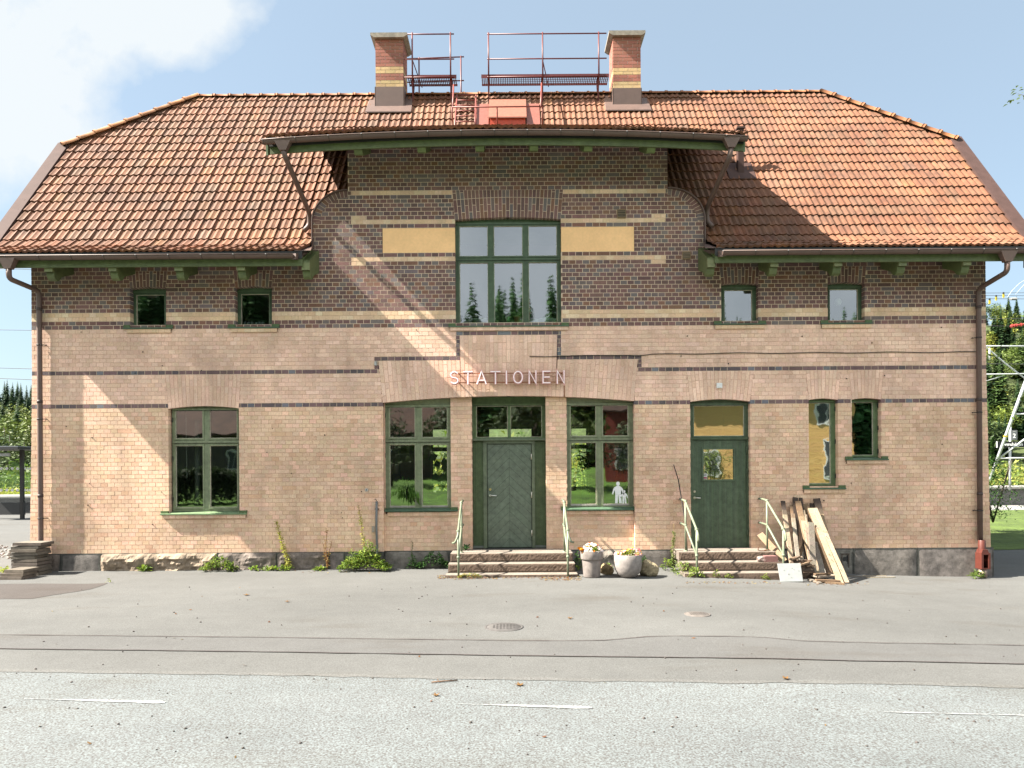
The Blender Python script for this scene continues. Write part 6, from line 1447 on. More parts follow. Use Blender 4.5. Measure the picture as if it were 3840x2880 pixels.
b = MB(); X, Z = pt(699, 1800, .3); b.tube([(X, .3, 3.5), (X + .01, .3, Z + .1), (X + .02, .3, Z), (X, .3, Z + .1)], .008, 5, (.6, .6, .58)); o = b.build('blind_cord', M['plain'], None, off=(X, .3, 3.5)); tag(o, 'white blind cord hanging behind the tall left window', 'cord')
# ================================================================ TREES
def conifer_arr(seed, h=10, nb=46):
    r_ = random.Random(seed); tv, tc = [], []
    for i in range(nb):
        t = i / (nb - 1); z = h * (.10 + .90 * t); rad_ = h * .20 * (1 - t) ** .85 * (1 + .25 * r_.uniform(-1, 1)) + .06; k = max(4, int(13 * (1 - t) + 4))
        for j in range(k):
            a = 2 * math.pi * (j + r_.random() * .8) / k; rr_ = rad_ * r_.uniform(.6, 1.15); w_ = h * .034 * (1.2 - t); cs, sn = math.cos(a), math.sin(a)
            tip = (cs * rr_, sn * rr_, z - rr_ * r_.uniform(.15, .45)); c = (.035, .075, .028); f_ = r_.uniform(.6, 1.5); cc = (c[0] * f_, c[1] * f_, c[2] * f_)
            tv += [(0, 0, z + .12 * h / 10), (cs * rr_ * .55 - sn * w_ * 1.4, sn * rr_ * .55 + cs * w_ * 1.4, z - rr_ * .10), tip]; tv += [(0, 0, z + .12 * h / 10), tip, (cs * rr_ * .55 + sn * w_ * 1.4, sn * rr_ * .55 - cs * w_ * 1.4, z - rr_ * .16)]; tc += [cc, tuple(v * .85 for v in cc)]
    return np.array(tv, dtype=np.float32), np.array(tc, dtype=np.float32)
def decid_arr(seed, h=8, n=1500, c=(.09, .15, .035), ls=.32, w=.38):
    r_ = random.Random(seed); tv, tc = [], []; bl = [(r_.uniform(-1, 1) * h * w * .6, r_.uniform(-1, 1) * h * w * .6, h * r_.uniform(.35, .85), h * r_.uniform(.12, .24)) for _ in range(13)] + [(0, 0, h * .78, h * .2), (0, 0, h * .5, h * .26)]
    for i in range(n):
        b_ = r_.choice(bl); t = r_.uniform(0, 6.283); z = r_.uniform(-1, 1); q_ = math.sqrt(1 - z * z); s_ = b_[3] * r_.uniform(.65, 1.08); p = Vector((b_[0] + q_ * math.cos(t) * s_, b_[1] + q_ * math.sin(t) * s_, b_[2] + z * s_ * .8))
        d = Vector((r_.uniform(-1, 1), r_.uniform(-1, 1), r_.uniform(-.6, .6))).normalized(); e_ = d.cross(Vector((r_.uniform(-1, 1), r_.uniform(-1, 1), 1))).normalized(); L = ls * r_.uniform(.5, 1.2); f_ = r_.uniform(.65, 1.4)
        tv += [tuple(p - d * L), tuple(p + e_ * L * .7), tuple(p + d * L)]; tc.append((c[0] * f_, c[1] * f_, c[2] * f_))
    return np.array(tv, dtype=np.float32), np.array(tc, dtype=np.float32)
def arr_mesh(name, V_, Cc, m):
    n = len(V_) // 3; me = bpy.data.meshes.new(name); me.vertices.add(len(V_)); me.vertices.foreach_set('co', V_.astype(np.float32).ravel()); me.loops.add(len(V_)); me.loops.foreach_set('vertex_index', np.arange(len(V_), dtype=np.int32)); me.polygons.add(n); me.polygons.foreach_set('loop_start', np.arange(0, len(V_), 3, dtype=np.int32))
    me.materials.append(m); at = me.attributes.new('col', 'FLOAT_COLOR', 'CORNER'); cc = np.ones((len(V_), 4), dtype=np.float32); cc[:, :3] = np.repeat(Cc, 3, axis=0); at.data.foreach_set('color', cc.ravel()); me.update(calc_edges=True); return me
CON = [conifer_arr(i) for i in range(4)]
DEC = [decid_arr(10 + i, 8, 900, c_, .34) for i, c_ in enumerate(((.11, .17, .04), (.15, .21, .045), (.08, .12, .05), (.20, .25, .06)))]
def mass(name, lab, cat, items):
    """items: (kind, index, x, y, z, scale, tint)"""
    Vs, Cs = [], []
    for (kd, i, x, y, z, s_, t_) in items:
        V_, Cc = (CON if kd == 'c' else DEC)[i % 4]; a = R.uniform(0, 6.28); ca, sa = math.cos(a), math.sin(a); V2 = V_.copy(); V2[:, 0] = (V_[:, 0] * ca - V_[:, 1] * sa) * s_ + x; V2[:, 1] = (V_[:, 0] * sa + V_[:, 1] * ca) * s_ + y; V2[:, 2] = V_[:, 2] * s_ + z; Vs.append(V2); Cs.append(Cc * np.array(t_, dtype=np.float32))
    o = bpy.data.objects.new(name, arr_mesh(name, np.concatenate(Vs), np.concatenate(Cs), M['needle'])); C.objects.link(o); tag(o, lab, cat, kind='stuff'); return o
def tree(name, lab, x, y, z, h, V_, Cc, hh, s_=1, tr=None, group=None, bare=.12):
    r = empty(name, (x, y, z)); tag(r, lab, 'tree', group)
    o = bpy.data.objects.new('crown', arr_mesh('crown', V_ * (h / hh), Cc, M['needle'])); C.objects.link(o); o.parent = r
    b = MB(); b.tube([(0, 0, -.3), (.03 * h, 0, h * .4), (.01 * h, 0, h * .85)], [h * .022, h * .015, h * .004], 7, (.10, .075, .055))
    for i in range(5): a = R.uniform(0, 6.28); zz = h * R.uniform(.3, .7); b.tube([(.02 * h, 0, zz), (math.cos(a) * h * .16, math.sin(a) * h * .16, zz + h * .1)], [h * .007, h * .003], 5, (.10, .075, .055))
    t_ = b.build('trunk', M['wood'], None); t_.parent = r; return r
def ghill(x, y):
    d = sstep((y - 52) / 150.0); return g(x) + d * (46 if x > 0 else 15) * (1 + .1 * math.sin(x * .03))
# ---- hillside terrain behind the station
M['meadow'] = mat('meadow', (.055, .076, .02), .95, False, .3, .8, .25, .08, bump=.5, bs=6, dist=.1)
M['grass'] = mat('lawn_grass', (.07, .108, .017), .95, False, .25, 3, .2, .5, bump=.8, bs=60, dist=.03)
b = MB(); xs_ = [i * 8 for i in range(-34, 35)]; ys_ = [46, 52, 60, 70, 80, 95, 110, 130, 150, 175, 200, 240]
b.idx([(x, y, ghill(x, y) + (.004 if y > 47 else -.02)) for x in xs_ for y in ys_], [(i * len(ys_) + j, (i + 1) * len(ys_) + j, (i + 1) * len(ys_) + j + 1, i * len(ys_) + j + 1) for i in range(len(xs_) - 1) for j in range(len(ys_) - 1)], (1, 1, 1), 0, True)
b.build('hillside', M['meadow'])['kind'] = 'structure'
def dirx(px, y): return (px - 1920) * (D + y) / F
items = []
for i in range(190):      # left wooded hill
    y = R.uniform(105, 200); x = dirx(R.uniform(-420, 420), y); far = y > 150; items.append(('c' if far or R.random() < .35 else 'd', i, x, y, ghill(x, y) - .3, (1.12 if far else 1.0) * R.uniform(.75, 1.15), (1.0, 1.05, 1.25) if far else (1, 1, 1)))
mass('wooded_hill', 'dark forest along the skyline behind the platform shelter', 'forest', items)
items = []
for i in range(230):     # right wooded hillside
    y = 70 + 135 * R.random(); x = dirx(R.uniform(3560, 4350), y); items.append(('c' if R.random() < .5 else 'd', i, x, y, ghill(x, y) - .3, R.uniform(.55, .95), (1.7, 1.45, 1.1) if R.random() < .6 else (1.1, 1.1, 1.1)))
for i in range(300):
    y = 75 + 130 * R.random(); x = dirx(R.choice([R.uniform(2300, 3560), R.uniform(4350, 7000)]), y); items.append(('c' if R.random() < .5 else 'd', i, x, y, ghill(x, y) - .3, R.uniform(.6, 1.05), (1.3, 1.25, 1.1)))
mass('wooded_hillside', 'sunlit forest covering the steep hillside behind the mast', 'forest', items)
# individual trees at left
for k, (px, y, h, kd, i, lab, tint) in enumerate(((66, 62, 9.6, 'c', 0, 'pointed dark spruce left of the station above the shelter', (1.2, 1.2, 1.2)), (14, 58, 8.0, 'd', 1, 'bright green broadleaf tree at the left edge of the photo', (1, 1, 1)), (112, 60, 8.4, 'd', 3, 'light green birch touching the station corner', (.9, .95, .9)), (34, 50, 6.4, 'd', 2, 'grey-green round tree above the shelter roof', (1.1, 1.1, 1.2)), (88, 47, 5.6, 'd', 2, 'grey-green tree right of the round one', (1.5, 1.4, 1.2)))):
    V_, Cc = (CON if kd == 'c' else DEC)[i]; hh = 10 if kd == 'c' else 8; x = dirx(px, y); tree('spruce_tree' if kd == 'c' else 'broadleaf_tree', lab, x, y, ghill(x, y) - .1, h * 1.0, V_, Cc * np.array(tint, dtype=np.float32), hh)
# shrubs and yellow meadow band beyond the left platform
def shrubband(name, lab, px0, px1, y0, y1, h0, h1, n, cs, ls=.16):
    tv, tc = [], []
    for i in range(n):
        y = R.uniform(y0, y1); x = dirx(R.uniform(px0, px1), y); hh = lerp(h0, h1, R.random()) * (.75 + .5 * abs(noise.noise(Vector((x * .6, y * .4, 2))))); z = g(x) + hh * R.random() ** .6; d = rdir(-.3, 1); e_ = d.cross(Vector((R.uniform(-1, 1), R.uniform(-1, 1), R.uniform(-1, 1)))).normalized(); p = Vector((x, y, z)); L = ls * R.uniform(.5, 1.3); c = vary(R.choice(cs), .2); tv += [tuple(p - d * L), tuple(p + e_ * L * .8), tuple(p + d * L)]; tc.append(c)
    o = bpy.data.objects.new(name, arr_mesh(name, np.array(tv), np.array(tc), M['leaf'])); C.objects.link(o); tag(o, lab, 'undergrowth', kind='stuff')
shrubband('bushes', 'thick green bushes behind the shelter glass', -300, 220, 36, 44, 1.4, 3.3, 5200, [(.10, .17, .035), (.16, .22, .05), (.06, .11, .03)], .22)
shrubband('meadow_flowers', 'yellow-green meadow weeds behind the left platform', -300, 220, 27, 35, .6, 1.3, 4200, [(.34, .36, .05), (.24, .30, .05), (.42, .38, .05)], .13)
shrubband('trackside_growth', 'yellow-green growth behind the right platform', 3560, 4300, 38, 46, .8, 3.2, 6500, [(.30, .34, .07), (.20, .26, .05), (.12, .18, .04), (.36, .38, .10)], .2)
shrubband('rear_growth', 'bright growth seen through the far windows of the waiting room', 1250, 2600, 30, 42, 1.0, 5.5, 7000, [(.28, .34, .06), (.16, .24, .04), (.10, .16, .04), (.4, .4, .08)], .25)
# ---- platforms
M['pebble'] = asphalt('pale_gravel', (.10, .095, .09), (.30, .295, .29), 18, .10, .1)
b = MB(); b.box(-60, -9.2, 20.6, 21.0, -.1, .86, (.10, .105, .11)); b.box(-60, -9.0, 20.5, 24, .87, .95, (.42, .40, .38)); o = b.build('platform', M['concrete']); o['kind'] = 'structure'
b = MB(); b.box(17, 70, 26.2, 30, -.3, .80, (.26, .25, .24)); b.box(16.9, 70, 26.0, 30, .801, .90, (.40, .38, .36)); o = b.build('platform', M['concrete']); o['kind'] = 'structure'
sheet('gravel_path', M['pebble'], lambda x: 21.6, lambda x: 26, .008, x0=13, x1=70, n=20)
sheet('lawn', M['grass'], lambda x: 4.4 + .12 * (x - 12), lambda x: 21.5, .010, x0=11.2, x1=70, n=120, soft=.08)
b = MB()
for i in range(900):
    X, Y = R.uniform(-14.5, -9.9), R.uniform(2.0, 5.2); 
    if R.random() < (Y - 2) / 6: continue
    r_ = R.uniform(.02, .05); b.blob((X, Y, g(X) + r_ * .3), r_, r_, r_ * .6, vary((.48, .46, .44), .25), amp=.12, n=5, seed=i)
o = b.build('gravel', M['concrete']); tag(o, 'patch of pale gravel behind the stacked slabs', 'gravel', kind='stuff')
shrubband('edge_grass', 'grass tuft at the left photo edge by the slabs', -60, 30, -.4, .2, .04, .14, 260, [(.3, .34, .05), (.22, .28, .05)], .03)
# ---- shelter
YS = 16.4
sh = empty('platform_shelter', (dirx(20, YS), YS, .11)); tag(sh, 'dark steel and glass shelter with dotted panes left of the station', 'shelter')
b = MB(); xa, za = pt(-260, 1690, YS - 1.0); xb, _ = pt(133, 1685, YS); _, zt2 = pt(60, 1676, YS)
b.box(xa, xb, YS - 1.1, YS + 1.1, zt2 - .13, zt2 - .02, (.03, .032, .035)); b.box(xa + .02, xb - .02, YS - 1.08, YS + 1.08, zt2 - .0195, zt2, (.42, .46, .52)); b.build('shelter_roof', M['plain'], sh)
for px in (83, -190):
    b = MB(); x = pt(px, 1800, YS)[0]; b.box(x - .065, x + .065, YS - .065, YS + .065, .1, zt2 - .13, (.035, .033, .032)); b.build('shelter_post', M['plain'], sh)
b = MB(); zlo, zhi = pt(60, 1930, YS)[1], pt(60, 1884, YS)[1]; b.box(xa, pt(76, 1800, YS)[0], YS - .05, YS + .05, zlo, zhi, (.045, .047, .05)); b.box(pt(92, 1800, YS)[0], pt(140, 1800, YS + 1)[0] , YS - .05, YS + .05, zlo, zhi, (.045, .047, .05)); b.build('lower_panel', M['plain'], sh)
b = MB(); b.face([(xa, YS, zhi), (pt(76, 1800, YS)[0], YS, zhi), (pt(76, 1800, YS)[0], YS, zt2 - .5), (xa, YS, zt2 - .5)]); b.face([(pt(92, 1800, YS)[0], YS, zhi), (pt(140, 1800, YS)[0], YS, zhi), (pt(140, 1800, YS)[0], YS, zt2 - .5), (pt(92, 1800, YS)[0], YS, zt2 - .5)]); gp_ = b.build('pane', M['glass_clear'], sh)
b = MB()
for row in (1757, 1838):
    for px in (-56, -36, -15, 5, 26, 46, 66, 95, 104, 113):
        x, z = pt(px, row, YS); r_ = .062; sx = 1 if px < 80 else .6; b.prism([(x + r_ * sx * math.cos(6.283 * k / 14), z + r_ * math.sin(6.283 * k / 14)) for k in range(14)], YS - .006, YS - .002, (.85, .87, .88))
b.build('pane_dots', M['plain'], gp_)
b = MB(); x0_, z0_ = pt(-200, 1712, YS - .6); x1_, z1_ = pt(36, 1700, YS - .6); b.box(x0_, x1_, YS - .65, YS - .55, z0_, z1_, (.6, .63, .66)); b.build('light_strip', M['plain'], sh)
# ---- bush beside the right corner
def bushtree(x, y, z, lab):
    r = empty('shrub', (x, y, z)); tag(r, lab, 'shrub'); rr_ = random.Random(4); tv, tc = [], []
    for i in range(2600):
        t = rr_.random(); hz_ = .15 + 2.6 * t; w_ = .95 * math.sin(min(1, t * 1.15 + .12) * math.pi) ** .7; p = Vector((rr_.gauss(0, .42) * w_, rr_.gauss(0, .45) * w_, hz_ + rr_.uniform(-.15, .15))); d = Vector((rr_.uniform(-1, 1), rr_.uniform(-1, 1), rr_.uniform(-.5, .5))).normalized(); e_ = d.cross(Vector((0, 0, 1))).normalized(); L = .07 * rr_.uniform(.6, 1.2); f_ = rr_.uniform(.6, 1.5)
        tv += [tuple(p - d * L), tuple(p + e_ * L * .7), tuple(p + d * L)]; tc.append((.05 * f_, .11 * f_, .028 * f_))
    o = bpy.data.objects.new('foliage', arr_mesh('foliage', np.array(tv), np.array(tc), M['leaf'])); C.objects.link(o); o.parent = r
    b = MB()
    for i in range(7): a = rr_.uniform(0, 6.28); b.tube([(0, 0, 0), (math.cos(a) * .3, math.sin(a) * .3, 1.1), (math.cos(a) * .6, math.sin(a) * .5, 2.1)], [.03, .018, .006], 5, (.09, .065, .045))
    s_ = b.build('stem', M['wood'], None); s_.parent = r
yb__ = 9.5; bushtree(dirx(3722, yb__), yb__, g(12) + .7 - .35, 'dark leafy bush just behind the right corner of the station')
# a tree outside the right edge whose branch tip shows against the sky
V_, Cc = decid_arr(77, 8, 6000, (.11, .17, .035), .07); 
x = 18.8; tree('broadleaf_tree', 'tree whose leafy twig reaches into the sky at the upper right edge', x + 1.55, 5.0, g(x), 12.2, V_, Cc, 8)
b = MB(); tp = Vector((13.86, 5.0, 12.25)); b.tube([(x + 1.6, 5, 9.2), (16.5, 5, 11.2), (14.8, 5, 12.0), tp], [.05, .03, .015, .005], 6, (.1, .08, .05)); lf_ = MB()
for i in range(60): leafquad(lf_, tp + Vector((R.uniform(-.12, 1.2), R.uniform(-.3, .3), R.uniform(-.22, .16))), rdir(-.6, .5), (0, 0, 1), .13, .07, vary((.14, .20, .04), .3))
tr_ = [o for o in C.objects if o.get('label', '').startswith('tree whose leafy twig')][0]; tl_ = b.build('limb', M['wood'], tr_); lf_.build('leaves', M['leaf'], tr_)
# ---- overhead line mast, signs and wires at right
YM = 21.5
mst = empty('catenary_mast', (dirx(3800, YM), YM, .9)); tag(mst, 'slanted galvanised lattice mast of the railway line at the right', 'mast')
b = MB(); GS = (.5, .52, .54)
def pm(px, py, y=YM): X, Z = pt(px, py, y); return (X, y, Z)
b.tube([pm(3712, 1800), pm(3845, 1432), pm(3990, 1030)], .075, 8, GS); b.tube([pm(3960, 1800, YM + .6), pm(3990, 1030, YM + .6)], .075, 8, GS)
for a, c_ in (((3806, 1552), (3970, 1552)), ((3747, 1718), (3965, 1717)), ((3860, 1400), (3975, 1400)), ((3747, 1718), (3970, 1552))): b.tube([pm(*a), pm(*c_)], .045, 6, GS)
b.build('leg', M['steel'], mst)
b = MB(); b.tube([pm(3600, 1298), pm(3990, 1298)], .04, 6, GS); b.tube([pm(3600, 1405), pm(3822, 1402), pm(3990, 1400)], .035, 6, GS); b.tube([pm(3640, 1255), pm(3698, 1302), pm(3770, 1363), pm(3990, 1530)], .035, 6, GS); b.tube([pm(3640, 1450), pm(3700, 1428), pm(3760, 1410)], .02, 6, GS); b.tube([pm(3710, 1305), pm(3712, 1350)], .05, 6, GS); b.build('bracket_arm', M['steel'], mst)
b = MB(); b.tube([pm(3786, 1224), pm(3850, 1214), pm(3920, 1208)], .03, 6, (.3, .05, .04))
for i in range(9): x_ = 3792 + i * 9; p = pm(x_, 1223 - i * 1.3); p2 = pm(x_ + 4, 1222.5 - i * 1.3); b.tube([p, p2], .085 if i % 2 == 0 or i < 3 else .05, 8, (.50, .055, .045))
b.build('insulator', M['red'], mst)
b = MB(); p = pm(3770, 1636, YM - .12); b.box(p[0] - .09, p[0] + .09, p[1] - .03, p[1] + .03, p[2] - .04, p[2] + .04, (.7, .55, .05)); b.build('mast_tag', M['plain'], mst)
YW = 22.5
def wire(lab, pts, r_=.012, y=YW, name='overhead_wire', c=(.07, .07, .08)):
    b = MB(); P_ = []
    for (a, c_) in zip(pts[:-1], pts[1:]):
        for i in range(8): P_.append(pm(lerp(a[0], c_[0], i / 8), lerp(a[1], c_[1], i / 8), y))
    P_.append(pm(*pts[-1], y)); o = Vector(P_[0]); b.tube([Vector(p) - o for p in P_], r_, 5, c); o2 = b.build(name, M['plain']); o2.location = o; tag(o2, lab, 'wire')
wire('upper of the three wires carrying yellow tags', [(3500, 1100), (3840, 1098), (4100, 1097)]); wire('middle of the three wires carrying yellow tags', [(3500, 1107), (3840, 1109), (4100, 1110)], y=YW + .8); wire('lowest of the three wires carrying yellow tags', [(3500, 1119), (3840, 1121), (4100, 1122)], y=YW - .8)
wire('wire level with the top of the hillside forest', [(3500, 1199), (3840, 1194), (4100, 1190)], y=YW + 2); wire('wire ending at the red insulator', [(3500, 1220), (3790, 1223)], y=YM)
wire('thin wire crossing in front of the hillside below the arm', [(3500, 1370), (3760, 1362), (4100, 1369)], .01, YW + 1); wire('thin wire just above the one below the arm', [(3500, 1362), (3800, 1366), (4100, 1378)], .008, YW + 2)
for k, (px, py, lab, y) in enumerate(((3711, 1121, 'leftmost yellow tag hanging on the lowest wire', YW - .8), (3735.5, 1109, 'middle yellow tag hanging on the middle wire', YW + .8), (3763, 1098, 'rightmost yellow tag hanging on the upper wire', YW))):
    b = MB(); X, Z = pt(px, py, y); b.box(-.03, .03, -.03, .03, -.06, .03, (.03, .03, .03)); b.box(-.045, .045, -.02, .02, -.25, -.0605, (.75, .60, .03)); o = b.build('wire_tag', M['plain']); o.location = (X, y, Z); tag(o, lab, 'wire tag')
b = MB(); Xa, Za = pt(3790, 1121, YW - .8)
for i in range(6): b.tube([(i * .055, 0, 0), (i * .055 + .02, 0, 0)], .07, 8, (.35, .36, .36))
b.tube([(-.1, 0, 0), (.4, 0, 0)], .02, 6, (.3, .3, .3)); o = b.build('wire_insulator', M['plain']); o.location = (Xa, YW - .8, Za); tag(o, 'grey ribbed insulator on the lowest wire', 'insulator')
wire('pale curved jumper cable rising right of the yellow tags', [(3778, 1115), (3795, 1090), (3820, 1065), (3845, 1048)], .012, YW - .8, 'jumper_cable', (.6, .62, .64)); wire('second pale jumper cable nearer the photo edge', [(3808, 1104), (3822, 1088), (3845, 1062)], .012, YW + .4, 'jumper_cable', (.6, .62, .64))
for pts, lab in (([(-200, 984), (0, 991), (220, 1002)], 'uppermost wire left of the station under the eave'), ([(-200, 1000), (0, 1007), (220, 1014)], 'second wire left of the station under the eave'), ([(-200, 1235), (0, 1237), (220, 1240)], 'third wire left of the station'), ([(-200, 1377), (0, 1380), (220, 1386)], 'fourth wire left of the station'), ([(-200, 1415), (0, 1419), (220, 1428)], 'lowest wire left of the station above the hill')): wire(lab, pts, .013, 19.5)
YN = 24.5
sgn = empty('platform_sign', (dirx(3787, YN), YN, .9)); tag(sgn, 'black station name sign with white letters on a grey post at the right', 'sign')
b = MB(); p0, p1 = pm(3738, 1678, YN), pm(3990, 1654, YN); b.box(p0[0], p1[0], YN - .04, YN + .04, p0[2], p1[2], (.018, .02, .022)); b.box(pm(3727, 0, YN)[0], p0[0] - .001, YN - .05, YN + .05, p0[2] - .01, p1[2] + .01, (.5, .52, .54)); b.build('name_board', M['plain'], sgn)
tcu = bpy.data.curves.new('station_name', 'FONT'); tcu.body = 'Svenshögen'; tcu.size = .26; tcu.extrude = .003; tcu.offset = .004; tcu.align_y = 'CENTER'
to = bpy.data.objects.new('station_name', tcu); C.objects.link(to); tcu.materials.append(mat('white_letter_paint', (.8, .8, .8), .5, var=.03)); to.rotation_euler = (rad(90), 0, 0)
zc2 = (p0[2] + p1[2]) / 2; to.location = (0, 0, 0); bpy.context.view_layer.update(); wS = to.dimensions.x; xt0 = pt(3757, 1666, YN)[0]; xt1 = pt(3832, 1666, YN)[0]
k_ = (xt1 - xt0) / max(.1, wS); to.scale = (k_, k_ * 1.05, 1); to.parent = sgn; to.location = Vector((xt0, YN - .05, zc2)) - Vector(sgn.location)
b = MB(); b.tube([pm(3787, 1838, YN + .1), pm(3788, 1600, YN + .1)], .06, 8, (.42, .44, .46)); b.build('post', M['steel'], sgn)
sg2 = empty('platform_number', (dirx(3801, YN), YN, 2.9)); tag(sg2, 'small grey sign with the number 2 above the station name', 'sign')
b = MB(); p0, p1 = pm(3790, 1650, YN - .1), pm(3813, 1613, YN - .1); b.box(p0[0], p1[0], YN - .14, YN - .1, p0[2], p1[2], (.22, .23, .25)); b.box(p0[0] + .1, p1[0] - .1, YN - .146, YN - .1405, p1[2] - .1, p1[2] - .07, (.7, .7, .7)); b.build('number_board', M['plain'], sg2)
tcu = bpy.data.curves.new('number_two', 'FONT'); tcu.body = '2'; tcu.size = .34; tcu.extrude = .003; tcu.offset = .004; tcu.align_x = 'CENTER'; tcu.align_y = 'CENTER'; tcu.materials.append(bpy.data.materials['white_letter_paint'])
to = bpy.data.objects.new('number_two', tcu); C.objects.link(to); to.rotation_euler = (rad(90), 0, 0); to.parent = sg2; to.location = Vector(((p0[0] + p1[0]) / 2, YN - .15, lerp(p0[2], p1[2], .40))) - Vector(sg2.location)
for o_ in list(C.objects):
    if o_.type == 'FONT':
        me_ = bpy.data.meshes.new_from_object(o_); n_ = bpy.data.objects.new(o_.name + '_lettering', me_); C.objects.link(n_); n_.parent = o_.parent; n_.location = o_.location; n_.rotation_euler = o_.rotation_euler; n_.scale = o_.scale; bpy.data.objects.remove(o_)
# ================================================================ ACROSS THE ROAD (mirrored in the window panes)
M['grass_far'] = mat('far_lawn_grass', (.08, .17, .016), .95, False, .35, 1.2, .3, .25, bump=.5, bs=20, dist=.05)  # one even saturated green for the lawn across the road
def zb_(y): return .1 + max(0, -y - 20) * .055
b = MB(); ys_ = [-150, -90, -60, -45, -30, -20, -19]; xs_ = [-120, -60, -30, 0, 30, 60, 120]
b.idx([(x, y, zb_(y) + .02 - (.13 if x > 20 else 0)) for x in xs_ for y in ys_], [(i * 7 + j, (i + 1) * 7 + j, (i + 1) * 7 + j + 1, i * 7 + j + 1) for i in range(6) for j in range(6)]); b.build('lawn', M['grass_far'])['kind'] = 'structure'
def hedgeband(n, x0, x1, y0, y1, h):
    tv, tc = [], []
    for i in range(n):
        x = R.uniform(x0, x1); y = R.uniform(y0, y1); z = zb_(y) + h * (.75 + .35 * noise.noise(Vector((x * .5, 3, 1)))) * R.random() ** .5; d = rdir(-1, 1); e_ = d.cross(Vector((R.uniform(-1, 1), R.uniform(-1, 1), 1))).normalized(); p = Vector((x, y, z)); L = .16 * R.uniform(.6, 1.2); tv += [tuple(p - d * L), tuple(p + e_ * L * .8), tuple(p + d * L)]; tc.append(vary((.035, .06, .022), .3))
    o = bpy.data.objects.new('hedge', arr_mesh('hedge', np.array(tv), np.array(tc), M['leaf'])); C.objects.link(o); tag(o, 'made-up dark hedge across the road, added to darken the tall left window', 'hedge')
hedgeband(9000, -21, -13.2, -25, -23.6, 2.5)  # invented foliage band, put in so the tall left panes mirror something dark
def farhouse(name, lab, x0, x1, y, d, h, rh, cw, cr, wins, roofax='x'):
    z = zb_(y); r = empty(name, ((x0 + x1) / 2, y, z)); tag(r, lab, 'house')
    b = MB(); b.box(x0, x1, y - d, y, z - .5, z + h, cw)
    for i in range(int(h / .16)): b.box(x0 - .01, x1 + .01, y + .001, y + .018, z + i * .16 + .01, z + i * .16 + .145, vary(cw, .05))
    b.prism([(y, z + h), (y - d, z + h), (y - d / 2, z + h + rh)], x0 + .01, x1 - .01, cw, 0, axis='x'); b.build('wall', M['plain'], r)
    b = MB()
    for s0, s1 in (((y + .5, z + h - .3), (y - d / 2, z + h + rh + .12)), ((y - d - .5, z + h - .3), (y - d / 2, z + h + rh + .12))): b.hexa([(x0 - .5, s0[0], s0[1]), (x1 + .5, s0[0], s0[1]), (x1 + .5, s1[0], s1[1]), (x0 - .5, s1[0], s1[1]), (x0 - .5, s0[0], s0[1] + .12), (x1 + .5, s0[0], s0[1] + .12), (x1 + .5, s1[0], s1[1] + .12), (x0 - .5, s1[0], s1[1] + .12)], cr)
    b.build('roof', M['tile'], r)
    for (wx_, wz_, ww, wh) in wins:
        b = MB(); b.box(wx_ - ww / 2 - .12, wx_ + ww / 2 + .12, y + .02, y + .06, z + wz_ - .12, z + wz_ + wh + .12, (.8, .8, .78)); f_ = b.build('window', M['plain'], r); b = MB(); b.box(wx_ - ww / 2, wx_ - .03, y + .061, y + .07, z + wz_, z + wz_ + wh, (.05, .06, .07)); b.box(wx_ + .03, wx_ + ww / 2, y + .061, y + .07, z + wz_, z + wz_ + wh, (.05, .06, .07)); b.build('pane', M['plain'], f_)
farhouse('yellow_house', 'yellow wooden house mirrored in the side door panes', 11.2, 22.2, -33, 9, 6.2, 3.5, (.80, .50, .19), (.3, .14, .08), [(13.4, .9, 1.0, 1.6), (15.8, .9, 1.0, 1.6), (18, 3.4, 1.0, 1.5), (21.2, .6, 1.0, 2.4), (20.6, 4.2, .9, 1.2)])
farhouse('red_house', 'red wooden house mirrored in the window right of the front door', 7.0, 10.0, -39, 8, 5.6, 3, (.32, .055, .035), (.10, .07, .06), [(8.5, 1, 1, 1.4)])
farhouse('brown_roofed_house', 'dark house with a brown tiled roof mirrored in the tall left window', -30, -6, -42, 9, 3.9, 3.2, (.10, .09, .08), (.16, .11, .09), [(-22, 1, 1, 1.3), (-10, 1, 1, 1.3)])
items = []
for i in range(560):
    y = -R.uniform(60, 90); x = R.uniform(-75, 55); hs = 3.0 if x < -18 else (2.12 if x < 12 else 1.72)
    if i >= 190: y = -R.uniform(57, 66); hs *= .8
    kd_ = 'c'
    items.append((kd_, i, x, y, zb_(y) - .3, (hs * R.uniform(1.0, 1.13) if kd_ == 'c' else hs * R.uniform(1.22, 1.33)) * (-y + 14) / 89, (1.0, 1.1, 1.0) if kd_ == 'c' else (.42, .48, .55)))
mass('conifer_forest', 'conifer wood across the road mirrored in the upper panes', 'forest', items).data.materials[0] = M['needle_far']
for (x, y, h, i, lab) in ((-4.2, -36, 7.0, 2, 'leafy tree across the road left of the red house'), (1.2, -34, 7.6, 2, 'leafy tree across the road facing the front door'), (3.9, -31, 5.8, 0, 'small leafy tree across the road facing the window by the door'), (-8.6, -36, 5.8, 2, 'leafy tree across the road near the brown roof'), (-14, -35, 4.4, 2, 'low leafy tree across the road before the brown roof'), (12.5, -30.5, 3.0, 1, 'low bush across the road before the yellow house'), (8.0, -33, 5.0, 2, 'dark bush across the road hiding the lower red house'), (9.6, -32, 3.6, 2, 'second dark bush across the road before the red house'), (16.4, -31, 2.6, 1, 'second low bush before the yellow house')):
    V_, Cc = DEC[i]; tree('broadleaf_tree', lab, x, y, zb_(y) - .1, h, V_, Cc * 1.0, 8, group=None)
bpy.data.objects['yellow_house'].rotation_euler = (0, 0, rad(24)); bpy.data.objects['red_house'].rotation_euler = (0, 0, rad(20))
